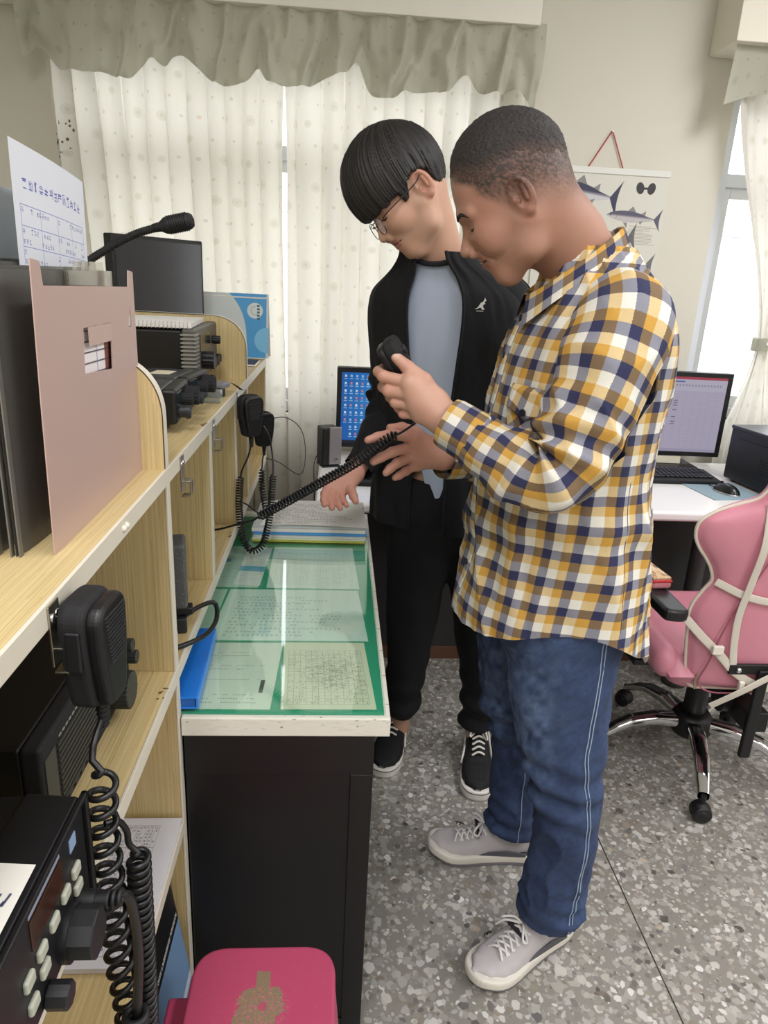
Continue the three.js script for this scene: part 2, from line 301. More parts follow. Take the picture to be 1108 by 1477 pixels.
{
  const c1 = thing('curtain', 'off-white dotted curtain panel stained brown along its outer edge, behind the radio shelf', 'curtain', [-0.62, 2.25, -2.9], 0, 'window curtains');
  wp(c1, 'cloth', curtainGeo(-1.06, -0.212, -0.99, -0.18, 2.25, () => 0.42, -2.915, 0.042, 24, 0.4, 1.6), curtainMat);
  // brown mildew blots lying on the cloth near its outer edge
  { const stain = std(0x6f6140, 0.95, 0, { side: THREE.DoubleSide }), P = c1.children[0].geometry.attributes.position, N = c1.children[0].geometry.attributes.normal, blot = [], spots = []; reseed(5);
    for (let i = 0; i < P.count; i++) { const y = P.getY(i) + 2.25, x = P.getX(i) - 0.62; if (x < -0.965 && x > -1.045 && ((y > 1.76 && y < 1.92) || (y > 1.62 && y < 1.66)) && abs(N.getZ(i)) > 0.6) spots.push(i); }
    for (let k = 0; k < 30; k++) { const i = spots[floor(rnd() * spots.length)], sg = Math.sign(N.getZ(i)) || 1, n = V(N.getX(i) * sg, N.getY(i) * sg, N.getZ(i) * sg), r = 0.0022 + rnd() * rnd() * 0.009, dy = (rnd() - 0.5) * 0.04; const g = new THREE.CircleGeometry(r, 8).scale(1, 0.7 + rnd(), 1); g.applyQuaternion(new THREE.Quaternion().setFromUnitVectors(V(0, 0, 1), n)); g.translate(P.getX(i) + n.x * 0.002, P.getY(i) + dy, P.getZ(i) + n.z * 0.003); blot.push(g); }
    lp(c1, 'mildew_stain', mergeGeometries(blot), stain).userData.kind = 'stuff'; }
  const c2 = thing('curtain', 'off-white dotted curtain panel hanging behind the two standing men', 'curtain', [0.25, 2.25, -2.9], 0, 'window curtains');
  wp(c2, 'cloth', curtainGeo(-0.228, 0.68, -0.185, 0.66, 2.25, () => 0.42, -2.91, 0.044, 22, 2.7, 1.65), curtainMat);
  const v1 = thing('valance', 'gathered grey-green dotted valance over the closed curtains', 'valance', [-0.2, 2.28, -2.84]);
  wp(v1, 'cloth', grid((u, v) => {
    const x = lerp(-1.10, 0.69, u), hem = 2.045 + 0.016 * sin(u * 23 + 1) + 0.012 * sin(u * 41 + 2) + 0.05 * max(0, sin(u * 31 + 0.4)) ** 6 + 0.045 * max(0, sin(u * 19 + 2.2)) ** 8;
    const y = lerp(2.285, hem, v), f = pleats(u * 2.6, v * 0.5, 21, 1.1) + 0.55 * sin(u * 2.6 * 44 + 4 * v + 2 * noise3(u * 20, v * 2, 1)) + 0.5 * noise3(u * 60, v * 3, 4);
    return [x + 0.008 * sin(u * 70 + v * 3), y, -2.828 + f * (0.012 + 0.020 * sqrt(v)) + 0.012 * sin(v * 5 + u * 12) * v];
  }, 320, 22, (u, v) => [u * 2.6 + 0.1, (1 - v) * 0.25]), valanceMat);
  const c3 = thing('curtain', 'pale dotted curtain tied back beside the bright window', 'curtain', [1.75, 2.25, -2.9], 0, 'window curtains');
  const half = (y) => y > 1.24 ? [lerp(1.725, 1.44, sstep(1.24, 2.15, y) * 0.55 + 0.45 * clamp((y - 1.24) / 0.95, 0, 1)), lerp(1.81, 2.25, clamp((y - 1.24) / 1.0, 0, 1) ** 1.4)] : [lerp(1.725, 1.62, sstep(0, 0.5, 1.24 - y)), lerp(1.81, 1.98, sstep(0, 0.5, 1.24 - y))];
  wp(c3, 'cloth', grid((u, v) => { const y = lerp(2.25, 0.5, v), [a, b] = half(y), near = gauss(y - 1.24, 0.12); return [lerp(a, b, u) + 0.006 * sin(u * 30 + y * 4), y, -2.9 + 0.03 * (1 - 0.45 * near) * pleats(u * 1.2, y, 19, 0.7)]; }, 120, 50, (u, v) => [u * 1.0, v * 1.8]), curtainMat);
  wp(c3, 'tie_band', grid((u, v) => { const a = u * 2 * PI; return [1.768 + 0.056 * cos(a), 1.215 + v * 0.05 + 0.008 * cos(a), -2.9 + 0.045 * sin(a)]; }, 40, 3, (u, v) => [u * 0.3, v * 0.05]), valanceMat);
  wp(c3, 'button', tr(cyl(0.008, 0.008, 0.004, 14), 1.75, 1.24, -2.853, PI / 2), M.paper);
  const v2 = thing('valance', 'grey-green dotted valance over the tied-back curtain', 'valance', [2.0, 2.28, -2.84]);
  wp(v2, 'cloth', grid((u, v) => { const x = lerp(1.39, 3.1, u), hem = 2.075 + 0.02 * sin(u * 26 + 0.2) + 0.03 * sstep(0, 0.1, u); return [x + (1 - u) * 0.012 * v * -1, lerp(2.285, hem, v), -2.835 + pleats(u * 2.4, v, 18, 2.2) * (0.008 + 0.02 * v)]; }, 160, 12, (u, v) => [u * 2.4, v * 0.22]), valanceMat);
}
// ---------------------------------------------------------------- radio shelf
const SX = -0.235, SB = -0.605;
const shelf = thing('radio_shelf', 'light wood-laminate open shelf unit with cream edging holding the radios', 'shelf', [-0.42, 0, -1.3]);
{
  const board = (name, y0, y1, z0, z1, x0 = SB) => {
    const b = wp(shelf, name, metreUV(bx(x0, SX - 0.004, y0, y1, z0, z1, 0.0006), 'z'), M.wood);
    wp(b, 'edge_strip', bx(SX - 0.004, SX, y0 - 0.0005, y1 + 0.0005, z0, z1, 0.0008), M.edge, 'cream edge strip'); return b;
  };
  const upright = (name, z, y0, y1) => {
    const b = wp(shelf, name, metreUV(bx(SB, SX - 0.004, y0, y1, z - 0.009, z + 0.009, 0.0006), 'y'), M.wood);
    wp(b, 'edge_strip', bx(SX - 0.004, SX - 0.0005, y0, y1, z - 0.0095, z + 0.0095, 0.0008), M.edge, 'cream edge strip'); return b;
  };
  board('top_board', 1.128, 1.15, -2.39, -0.24);
  board('middle_board', 0.806, 0.828, -2.39, -0.24);
  board('lower_board', 0.523, 0.545, -0.976, -0.24);
  board('bottom_board', 0.12, 0.142, -0.976, -0.24);
  upright('side_panel', -0.985, 0, 0.806);
  for (const z of [-0.985, -1.335, -1.675, -1.90, -2.381]) upright('divider', z, 0.828, 1.128);
  upright('side_panel', -0.249, 0, 0.806); upright('divider', -0.249, 0.828, 1.128);
  wp(shelf, 'back_panel', metreUV(bx(SB - 0.008, SB, 0, 1.31, -2.39, -0.24, 0.0006), 'y'), M.wood);
  // upper dividers with a rounded front corner
  for (const z of [-0.985, -1.90]) {
    const s = new THREE.Shape(); s.moveTo(SB, 1.15); s.lineTo(SX - 0.003, 1.15); s.lineTo(SX - 0.003, 1.225); s.bezierCurveTo(SX - 0.004, 1.275, SX - 0.035, 1.305, SX - 0.085, 1.308); s.lineTo(SB, 1.31); s.lineTo(SB, 1.15);
    const g = new THREE.ExtrudeGeometry(s, { depth: 0.018, bevelEnabled: false, curveSegments: 14 }); g.translate(0, 0, z - 0.009);
    const d = wp(shelf, 'top_divider', metreUV(g, 'y'), M.wood);
    const pts = [V(SX - 0.002, 1.15, z), V(SX - 0.002, 1.19, z)]; const c = new THREE.CubicBezierCurve3(V(SX - 0.002, 1.225, z), V(SX - 0.003, 1.276, z), V(SX - 0.035, 1.306, z), V(SX - 0.085, 1.3095, z)); pts.push(...c.getPoints(14), V(SX - 0.2, 1.3105, z), V(SB, 1.3115, z));
    const e = grid((u, v) => { const i = u * (pts.length - 1), a = floor(min(i, pts.length - 1.001)), p = pts[a].clone().lerp(pts[a + 1], i - a); return [p.x + 0.001, p.y + 0.001, z + (v - 0.5) * 0.0196]; }, 40, 1);
    wp(d, 'edge_strip', e, M.edge, 'cream edge strip');
  }
  // sprung steel microphone clips screwed to the front edge
  for (const z of [-0.556, -1.07, -1.36, -1.70]) {
    const c = wp(shelf, 'microphone_clip', join(bx(SX, SX + 0.002, 1.092, 1.148, z - 0.011, z + 0.011, 0.0005), bx(SX, SX + 0.016, 1.108, 1.110, z - 0.010, z + 0.010, 0.0004), bx(SX + 0.014, SX + 0.016, 1.088, 1.110, z - 0.010, z - 0.005, 0.0004), bx(SX + 0.014, SX + 0.016, 1.088, 1.110, z + 0.005, z + 0.010, 0.0004), bx(SX, SX + 0.012, 1.084, 1.086, z - 0.008, z + 0.008, 0.0004)), M.steel, 'bare steel clip');
    for (const dz of [-0.005, 0.005]) wp(c, 'screw', tr(new THREE.SphereGeometry(0.0042, 10, 6).scale(0.6, 1, 1), SX + 0.002, 1.136, z + dz), M.chrome);
  }
  // worn brown chips at the corners of the edging
  const wear = std(0x6a4c26, 0.9);
  reseed(9);
  for (const [y, z] of [[0.8275, -0.93], [0.8275, -1.60], [1.1495, -1.31]]) { const g = []; for (let i = 0; i < 6; i++) g.push(new THREE.CircleGeometry(0.0015 + rnd() * 0.0022, 6).rotateX(-PI / 2).translate(SX - 0.012 + rnd() * 0.01, y + 0.0012, z + rnd() * 0.03)); wp(shelf, 'worn_chip', join(g), wear); }
  for (const dz of [0, 0.011]) wp(shelf, 'screw_cap', tr(new THREE.SphereGeometry(0.0045, 10, 6), SX, 1.139, -0.775 + dz), M.edge);
}
// flat slab with a corner cut out where the shelf side stands
function notched(x0, x1, z0, z1, nx, nz, y0, y1, r) { return ext([[x0, -z0], [x1, -z0], [x1, -z1], [nx, -z1], [nx, -nz], [x0, -nz]], y1 - y0, r, 2).rotateX(-PI / 2).translate(0, (y0 + y1) / 2, 0); }
// ---------------------------------------------------------------- black desk with white top, green mat and papers under glass
const desk = thing('writing_desk', 'black desk with chipped white top, papers pressed under glass', 'desk', [-0.1, 0, -1.5]);
{
  const blk = std(0x050506, 0.42);
  wp(desk, 'end_panel', bx(-0.233, 0.078, 0.0, 0.706, -1.01, -0.992, 0.002), blk);
  wp(desk, 'panel_frame', join(bx(-0.232, 0.078, 0.628, 0.706, -0.992, -0.987, 0.0012), bx(0.040, 0.078, 0, 0.627, -0.992, -0.987, 0.0012), bx(-0.232, 0.04, 0, 0.06, -0.992, -0.987, 0.0012)), blk);
  wp(desk, 'body', bx(-0.60, 0.076, 0.03, 0.706, -2.0, -1.01, 0.002), blk);
  const chipped = canvasTex(1024, 128, (x, w, h) => { reseed(77); x.fillStyle = rgb(226, 223, 210); x.fillRect(0, 0, w, h); for (let i = 0; i < 90; i++) { x.fillStyle = `rgba(70,64,52,${0.2 + rnd() * 0.5})`; x.fillRect(rnd() * w, h * (0.3 + rnd() * 0.7), 1 + rnd() * 8, 1 + rnd() * 3); } for (let i = 0; i < 300; i++) { x.fillStyle = `rgba(190,182,160,0.25)`; x.fillRect(rnd() * w, rnd() * h, 6 + rnd() * 30, 1 + rnd() * 2); } }, { repeat: [1 / 0.7, 1 / 0.09] });
  wp(desk, 'top', metreUV(notched(-0.60, 0.102, -2.03, -0.982, -0.2335, -0.996, 0.706, 0.740, 0.002), 'y'), std(0xffffff, 0.5, 0, { map: chipped }));
}
// paper print helpers
function printed(w, h, opt = {}) {
  return canvasTex(opt.px ?? 512, Math.round((opt.px ?? 512) * h / w), (x, W, H) => {
    reseed(opt.seed ?? 3); x.fillStyle = opt.bg ?? rgb(226, 230, 222); x.fillRect(0, 0, W, H);
    const glyph = (cx, cy, s, c) => { x.strokeStyle = c; x.lineWidth = max(0.8, s * 0.09); for (let k = 0; k < 5; k++) { x.beginPath(); if (rnd() < 0.6) { const y = cy + (rnd() - 0.5) * s; x.moveTo(cx - s * 0.42 * (0.5 + rnd() * 0.5), y); x.lineTo(cx + s * 0.42 * (0.5 + rnd() * 0.5), y + (rnd() - 0.5) * s * 0.15); } else { const a = cx + (rnd() - 0.5) * s * 0.8; x.moveTo(a, cy - s * 0.45 * (0.4 + rnd() * 0.6)); x.lineTo(a + (rnd() - 0.5) * s * 0.3, cy + s * 0.45); } x.stroke(); } };
    const ink = opt.ink ?? 'rgba(70,74,76,0.75)', m = W * 0.08;
    if (opt.title) { const s = W * opt.title, n = opt.titleN ?? 14, t0 = W / 2 - n * s / 2; for (let i = 0; i < n; i++) glyph(t0 + (i + 0.5) * s, H * (opt.titleY ?? 0.09), s * 0.92, opt.titleInk ?? ink); }
    const rows = opt.rows ?? 24, y0 = H * (opt.y0 ?? 0.14), dy = (H * (opt.y1 ?? 0.94) - y0) / rows, s = min(dy * 0.62, W * 0.03);
    for (let r = 0; r < rows; r++) { const end = opt.grid ? W - m : m + (W - 2 * m) * (0.45 + rnd() * 0.55); if (opt.gaps && rnd() < opt.gaps) continue; for (let cx = m + (opt.grid ? 0 : rnd() * m * 0.5); cx < end; cx += s * 1.02) { if (rnd() < (opt.skip ?? 0.12)) { cx += s * rnd() * 3; continue; } glyph(cx, y0 + (r + 0.5) * dy, s * 0.9, ink); } }
    if (opt.grid) { x.strokeStyle = opt.gridInk ?? ink; x.lineWidth = opt.gridW ?? 1; for (let r = 0; r <= rows; r += opt.gridEvery ?? 1) { x.beginPath(); x.moveTo(m * 0.8, y0 + r * dy); x.lineTo(W - m * 0.8, y0 + r * dy); x.stroke(); } for (let k = 0; k <= (opt.cols ?? 6); k++) { const cx = lerp(m * 0.8, W - m * 0.8, k / (opt.cols ?? 6)); x.beginPath(); x.moveTo(cx, y0); x.lineTo(cx, y0 + rows * dy); x.stroke(); } }
    if (opt.more) opt.more(x, W, H, glyph);
  }, { clamp: true });
}
// sheet lying flat: corners near-left, near-right, far-right, far-left at height y
function flatSheet(c, y, t = 0.0004) {
  const g = grid((u, v) => { const a = [lerp(c[0][0], c[1][0], u), lerp(c[0][1], c[1][1], u)], b = [lerp(c[3][0], c[2][0], u), lerp(c[3][1], c[2][1], u)]; return [lerp(a[0], b[0], v), y + t, lerp(a[1], b[1], v)]; }, 1, 1);
  const s = new THREE.Shape(c.map((p) => new THREE.Vector2(p[0], -p[1]))), e = new THREE.ExtrudeGeometry(s, { depth: t * 0.8, bevelEnabled: false }); e.rotateX(-PI / 2); e.translate(0, y, 0);
  return join(g, e);
}
const sheetMat = (tex) => std(0xffffff, 0.75, 0, { map: tex });
{
  const mat = thing('desk_mat', 'green felt desk mat under the glass', 'mat', [-0.08, 0.7405, -1.4]);
  wp(mat, 'felt', notched(-0.45, 0.092, -1.97, -0.992, -0.2335, -0.997, 0.7405, 0.7425, 0.0004), std(0x2f9a78, 0.8));
  const papers = [
    ['grey typed notice under the glass beside the blue binder', [[-0.232, -1.003], [-0.095, -1.003], [-0.09, -1.225], [-0.23, -1.222]], { seed: 11, rows: 15, gaps: 0.25, px: 420, bg: rgb(214, 220, 206), more: (x, W, H) => { x.fillStyle = 'rgba(60,62,60,0.8)'; x.fillRect(W * 0.82, H * 0.60, W * 0.05, H * 0.18); } }, 0],
    ['yellowed ruled table with a dark smudge under the glass', [[-0.078, -1.003], [0.080, -1.004], [0.066, -1.228], [-0.088, -1.226]], { seed: 12, rows: 19, grid: true, cols: 13, px: 420, bg: rgb(216, 216, 192), ink: 'rgba(84,80,66,0.7)', skip: 0.4, more: (x, W, H) => { reseed(4); for (let i = 0; i < 900; i++) { x.fillStyle = 'rgba(70,66,52,0.16)'; const a = W * (0.55 + (rnd() + rnd() - 1) * 0.42), b = H * (0.48 + (rnd() + rnd() - 1) * 0.3); x.fillRect(a, b, 6 + rnd() * 16, 2 + rnd() * 4); } } }, 0.0005],
    ['wide faint name list under the middle of the glass', [[-0.235, -1.232], [0.075, -1.235], [0.060, -1.470], [-0.225, -1.466]], { seed: 13, rows: 13, px: 640, bg: rgb(212, 226, 218), ink: 'rgba(110,124,120,0.65)' }, 0],
    ['long faint printed schedule under the glass by the paper stack', [[-0.147, -1.478], [0.064, -1.478], [0.052, -1.735], [-0.15, -1.73]], { seed: 14, rows: 16, grid: true, cols: 12, px: 512, bg: rgb(210, 224, 214), ink: 'rgba(126,140,132,0.5)' }, 0],
    ['pale slip under the shelf edge of the glass', [[-0.33, -1.475], [-0.165, -1.478], [-0.17, -1.73], [-0.33, -1.73]], { seed: 15, rows: 12, px: 300, bg: rgb(196, 216, 208), ink: 'rgba(110,124,120,0.4)', more: (x, W, H) => { x.fillStyle = 'rgba(84,130,190,0.8)'; x.beginPath(); x.arc(W * 0.42, H * 0.38, W * 0.09, 0, 7); x.fill(); } }, 0],
    ['white card with a light blue band under the glass', [[-0.224, -1.492], [-0.163, -1.486], [-0.155, -1.72], [-0.215, -1.725]], { seed: 16, rows: 13, px: 220, bg: rgb(226, 230, 226), more: (x, W, H) => { x.fillStyle = rgb(112, 178, 206); x.fillRect(0, H * 0.53, W, H * 0.13); } }, 0.0006],
    ['plain pale sheet under the shelf side of the glass', [[-0.36, -1.24], [-0.239, -1.236], [-0.231, -1.465], [-0.36, -1.465]], { seed: 17, rows: 8, gaps: 0.5, px: 220, bg: rgb(190, 218, 206) }, 0],
  ];
  papers.forEach(([label, c, opt, dy]) => {
    const cx = (c[0][0] + c[1][0]) / 2, cz = (c[0][1] + c[2][1]) / 2, p = thing('document_sheet', label, 'paper', [cx, 0.7426 + dy, cz], 0, 'papers under the desk glass');
    wp(p, 'sheet', flatSheet(c, 0.7426 + dy), sheetMat(printed(abs(c[1][0] - c[0][0]), abs(c[2][1] - c[0][1]), opt)));
  });
  const gl = thing('glass_sheet', 'clear glass sheet covering the papers on the desk', 'glass', [-0.08, 0.7442, -1.4]);
  wp(gl, 'glass', notched(-0.45, 0.094, -1.98, -0.988, -0.2335, -0.997, 0.7442, 0.7492, 0.001), phys(0xf7fdfa, 0.03, { transmission: 1, thickness: 0, ior: 1.45 }));
  // stack of files at the far end
  const stackMats = [[0.006, 0xb9b748, 'olive yellow plastic folder at the bottom of the desk paper stack'], [0.005, 0xcfd8b4, 'pale green folder in the desk paper stack'], [0.009, 0xd6d6d0, 'grey sheaf of papers low in the desk paper stack'], [0.008, 0x4b93cf, 'blue plastic folder in the desk paper stack'], [0.009, 0xdcdad4, 'off-white sheaf of papers high in the desk paper stack'], [0.006, 0xbfc4c4, 'thin grey folder near the top of the desk paper stack']];
  let y = 0.7494; reseed(21);
  stackMats.forEach(([h, col, label], i) => {
    const p = thing('file_folder', label, 'folder', [-0.06, y, -1.85], 0, 'desk paper stack');
    const dx = (rnd() - 0.5) * 0.02, sag = i > 1 ? 0.006 : 0;
    const y0 = y, g = bx(-0.205 + dx, 0.088 + dx * 0.4, y0, y0 + h, -1.975, -1.752 + rnd() * 0.006, 0.001, 1);
    wp(p, 'sheets', g, std(col, 0.6)); y += h + 0.0003;
  });
  const top = thing('printed_list', 'printed white sheet lying on top of the desk paper stack', 'paper', [-0.05, y, -1.85]);
  const c = [[-0.19, -1.748], [0.09, -1.744], [0.082, -1.968], [-0.165, -1.972]];
  wp(top, 'sheet', grid((u, v) => { const a = [lerp(c[0][0], c[1][0], u), lerp(c[0][1], c[1][1], u)], b = [lerp(c[3][0], c[2][0], u), lerp(c[3][1], c[2][1], u)]; return [lerp(a[0], b[0], v), y + 0.0015 + 0.004 * sin(u * 3.1) * (1 - v), lerp(a[1], b[1], v)]; }, 16, 8), std(0xffffff, 0.8, 0, { map: printed(0.28, 0.22, { seed: 18, rows: 12, px: 420, bg: rgb(228, 227, 222) }), side: THREE.DoubleSide }));
  wp(top, 'backing_sheets', bx(-0.185, 0.086, y, y + 0.001, -1.968, -1.752, 0.0004), M.paper);
  // blue binder tucked under the shelf edge
  const b = thing('blue_binder', 'bright blue slim binder lying on the desk glass along the shelf', 'binder', [-0.24, 0.7495, -1.11], 0.04);
  const bm = std(0x1373d6, 0.4);
  lp(b, 'cover', bx(-0.028, 0.026, 0, 0.003, -0.118, 0.118, 0.001), bm); lp(b, 'cover', bx(-0.028, 0.026, 0.018, 0.021, -0.118, 0.118, 0.001), bm);
  lp(b, 'spine', bx(0.0235, 0.0275, 0, 0.021, -0.118, 0.118, 0.0012), std(0x2e86e2, 0.35)); lp(b, 'pages', bx(-0.026, 0.022, 0.003, 0.018, -0.114, 0.116, 0.0005), std(0x1c5fae, 0.6));
}
// ---------------------------------------------------------------- things on the top board
{
  // pink file pocket
  const t = thing('file_pocket', 'dusty pink plastic file pocket with a torn label window on the shelf', 'folder', [-0.28, 1.15, -0.83]);
  const pink = std(0xb89e94, 0.42);
  const s = new THREE.Shape(); // z along shape-x (reversed), y
  s.moveTo(-0.175, 0); s.lineTo(0.155, 0); s.lineTo(0.155, 0.262); s.lineTo(0.135, 0.264); s.lineTo(0.131, 0.244); s.lineTo(-0.14, 0.249); s.lineTo(-0.143, 0.270); s.lineTo(-0.163, 0.272); s.lineTo(-0.17, 0.15); s.lineTo(-0.175, 0);
  const h1 = new THREE.Path(); h1.moveTo(-0.05, 0.158); h1.lineTo(0.045, 0.152); h1.lineTo(0.05, 0.205); h1.lineTo(-0.045, 0.205); s.holes.push(h1);
  const h2 = new THREE.Path(); h2.moveTo(0.122, 0.195); h2.lineTo(0.136, 0.195); h2.lineTo(0.134, 0.222); s.holes.push(h2);
  const face = new THREE.ExtrudeGeometry(s, { depth: 0.0012, bevelEnabled: false }); face.rotateY(PI / 2);
  face.translate(0.011, 0, 0);
  lp(t, 'front_sheet', face, pink);
  lp(t, 'back_sheet', bx(-0.0045, -0.0035, 0, 0.235, -0.150, 0.06, 0.0004), std(0x9c857c, 0.45));
  lp(t, 'label_flap', bx(0.013, 0.0142, 0.185, 0.205, -0.044, 0.034, 0.0004), std(0xbda398, 0.42));
  const lab = canvasTex(128, 96, (x, w, h) => { x.fillStyle = rgb(232, 226, 226); x.fillRect(0, 0, w, h); x.fillStyle = rgb(116, 66, 58); x.fillRect(w * 0.78, 0, w * 0.22, h); x.strokeStyle = rgb(60, 56, 60); x.lineWidth = 2; for (let i = 1; i < 6; i++) { x.beginPath(); x.moveTo(0, h * i / 6); x.lineTo(w, h * i / 6 + 3); x.stroke(); } x.strokeStyle = rgb(100, 130, 170); x.beginPath(); x.moveTo(w * 0.55, 0); x.lineTo(w * 0.55, h); x.stroke(); }, { clamp: true });
  lp(t, 'label_card', new THREE.PlaneGeometry(0.12, 0.07).rotateY(PI / 2).translate(0.0075, 0.178, 0), std(0xffffff, 0.7, 0, { map: lab }));
  // clear divider tabs standing out of the pocket
  const clear = phys(0xecebe6, 0.12, { transmission: 0.93, thickness: 0 });
  const d = thing('divider_sheets', 'clear tabbed plastic divider behind the pink file pocket', 'folder', [-0.285, 1.15, -0.9]);
  for (let i = 0; i < 3; i++) lp(d, 'tab_sheet', ext([[-0.09, 0], [0.06, 0], [0.06, 0.262], [0.03 - i * 0.02, 0.262], [0.025 - i * 0.02, 0.272], [-0.02 - i * 0.02, 0.272], [-0.025 - i * 0.02, 0.262], [-0.09, 0.262]], 0.0006, 0).rotateY(PI / 2).translate(-0.002 - i * 0.0022, 0, 0), clear);
  // smoke grey accordion sleeves
  const smoke = phys(0x86847e, 0.25, { transmission: 0.62, thickness: 0, side: THREE.DoubleSide }), page = std(0x3a322d, 0.8);
  [[-0.3015, 'smoke grey plastic document sleeve next to the pink file pocket'], [-0.3225, 'smoke grey plastic document sleeve holding the printed table'], [-0.3445, 'smoke grey plastic document sleeve with a ribbed spine near the table sheet'], [-0.3665, 'smoke grey plastic document sleeve at the wall end of the file row']].forEach(([x, label], i) => {
    const o = thing('document_sleeve', label, 'folder', [x, 1.15, -0.82], 0, 'smoke grey sleeves on the shelf');
    const h = 0.262 + i * 0.003, dz = i * 0.004;
    for (const sx of [-1, 1]) lp(o, 'cover', grid((u, v) => { const z = lerp(0.172 - dz, -0.15, u); return [sx * 0.0085 * sin(PI * clamp(u * 1.02, 0, 1)) ** 0.35, v * h, z]; }, 20, 8), smoke);
    for (const sx of [-1, 1]) lp(o, 'welded_edge', bx(sx * 0.004 - 0.0008, sx * 0.004 + 0.0008, 0, h, 0.166 - dz, 0.1735 - dz, 0.0004), std(0x6d6b66, 0.35));
    lp(o, 'pages', bx(-0.004, 0.004, 0.003, h - 0.02, -0.145, 0.150, 0.0008), page);
    lp(o, 'ribbed_spine', join(...Array.from({ length: 26 }, (_, k) => bx(-0.0035, 0.0035, 0.03 + k * 0.008, 0.0345 + k * 0.008, 0.1515, 0.1555, 0.0005))), std(0x8a8984, 0.4));
  });
  // printed table standing out of a sleeve
  const pt = thing('printed_table', 'white sheet with a blue ruled table and heading standing in the sleeves', 'paper', [-0.3335, 1.152, -0.9]);
  const tex = printed(0.21, 0.38, { seed: 30, px: 640, bg: rgb(224, 228, 236), ink: 'rgba(78,86,150,0.8)', title: 0.062, titleN: 13, titleY: 0.095, titleInk: 'rgba(84,92,170,0.95)', rows: 30, y0: 0.155, y1: 0.97, skip: 0.32, gaps: 0.1, grid: true, cols: 4, gridEvery: 2, gridInk: 'rgba(96,104,180,0.85)', gridW: 2 });
  lp(pt, 'sheet', grid((u, v) => [0.012 * (v - 0.6) * 0.4 + 0.004 * sin(u * 3), v * 0.375 - (u - 0.5) * 0.018 * v, lerp(0.098, -0.112, u)], 8, 8, (u, v) => [u, v]), std(0xffffff, 0.7, 0, { map: tex, side: THREE.DoubleSide }));
  const pt2 = thing('backing_card', 'pale blue-grey card with dark lettering behind the printed table', 'card', [-0.3795, 1.152, -0.80]);
  lp(pt2, 'sheet', bx(-0.0006, 0.0006, 0, 0.345, -0.12, 0.13, 0.0003), std(0xc3ccd0, 0.7));
  lp(pt2, 'lettering', join(...[0, 1, 2].map((k) => bx(0.0006, 0.0010, 0.20, 0.24, 0.04 + k * 0.02, 0.052 + k * 0.02, 0.0002))), std(0x38589c, 0.6));

  // gooseneck microphone
  const g = thing('gooseneck_microphone', 'black gooseneck desk microphone rising behind the files', 'microphone', [-0.442, 1.15, -1.20]);
  lp(g, 'base', bx(-0.05, 0.05, 0, 0.035, -0.06, 0.06, 0.008, 3), M.blackMatte);
  const neck = [[0, 0.03, 0], [-0.005, 0.12, -0.005], [0.005, 0.21, -0.01], [0.03, 0.262, -0.02], [0.07, 0.293, -0.03], [0.115, 0.318, -0.035], [0.150, 0.330, -0.037]];
  lp(g, 'gooseneck', tube(neck, 0.0058, 60, 10), M.blackMatte);
  { const c = new THREE.CatmullRomCurve3(neck.map((p) => V(...p)), false, 'centripetal'), rings = []; for (let i = 6; i < 92; i++) { const p = c.getPointAt(i / 92), T = c.getTangentAt(i / 92), q = new THREE.Quaternion().setFromUnitVectors(V(0, 0, 1), T); rings.push(new THREE.TorusGeometry(0.0058, 0.0011, 5, 10).applyQuaternion(q).translate(p.x, p.y, p.z)); } lp(g, 'neck_rings', join(rings), M.rubber); }
  { const prof = [[0.0001, -0.008], [0.0065, -0.008], [0.0075, 0.004], [0.0125, 0.012], [0.0135, 0.016], [0.0135, 0.046], [0.0125, 0.052], [0.009, 0.057], [0.0001, 0.059]].map((p) => new THREE.Vector2(...p));
    const head = new THREE.Group(); head.name = 'microphone_head'; g.add(head); head.position.set(0.150, 0.330, -0.037); head.quaternion.setFromUnitVectors(V(0, 1, 0), V(0.97, 0.24, -0.05).normalize());
    lp(head, 'capsule', new THREE.LatheGeometry(prof, 28), M.blackMatte); const ribs = []; for (let k = 0; k < 9; k++) ribs.push(new THREE.TorusGeometry(0.0137, 0.0011, 6, 28).rotateX(PI / 2).translate(0, 0.018 + k * 0.0036, 0)); lp(head, 'grille_ribs', join(ribs), M.black); }
  // dark screen standing on the shelf, turned towards the room
  const m = thing('shelf_monitor', 'dark flat screen standing on the radio shelf beside the blue desk card', 'monitor', [-0.482, 1.15, -2.06], 1.02);
  lp(m, 'housing', bx(-0.165, 0.165, 0.055, 0.345, -0.03, 0, 0.004, 2), M.black);
  lp(m, 'screen', new THREE.PlaneGeometry(0.312, 0.27).translate(0, 0.2, 0.0006), std(0x303034, 0.14));
  lp(m, 'stand', join(bx(-0.03, 0.03, 0.01, 0.1, -0.028, -0.012, 0.003), bx(-0.09, 0.09, 0, 0.012, -0.08, 0.05, 0.004)), M.black);
  // calendar card
  const k = thing('desk_calendar', 'pale grey and blue desk card with a round white emblem at the shelf end', 'calendar', [-0.33, 1.15, -2.36]);
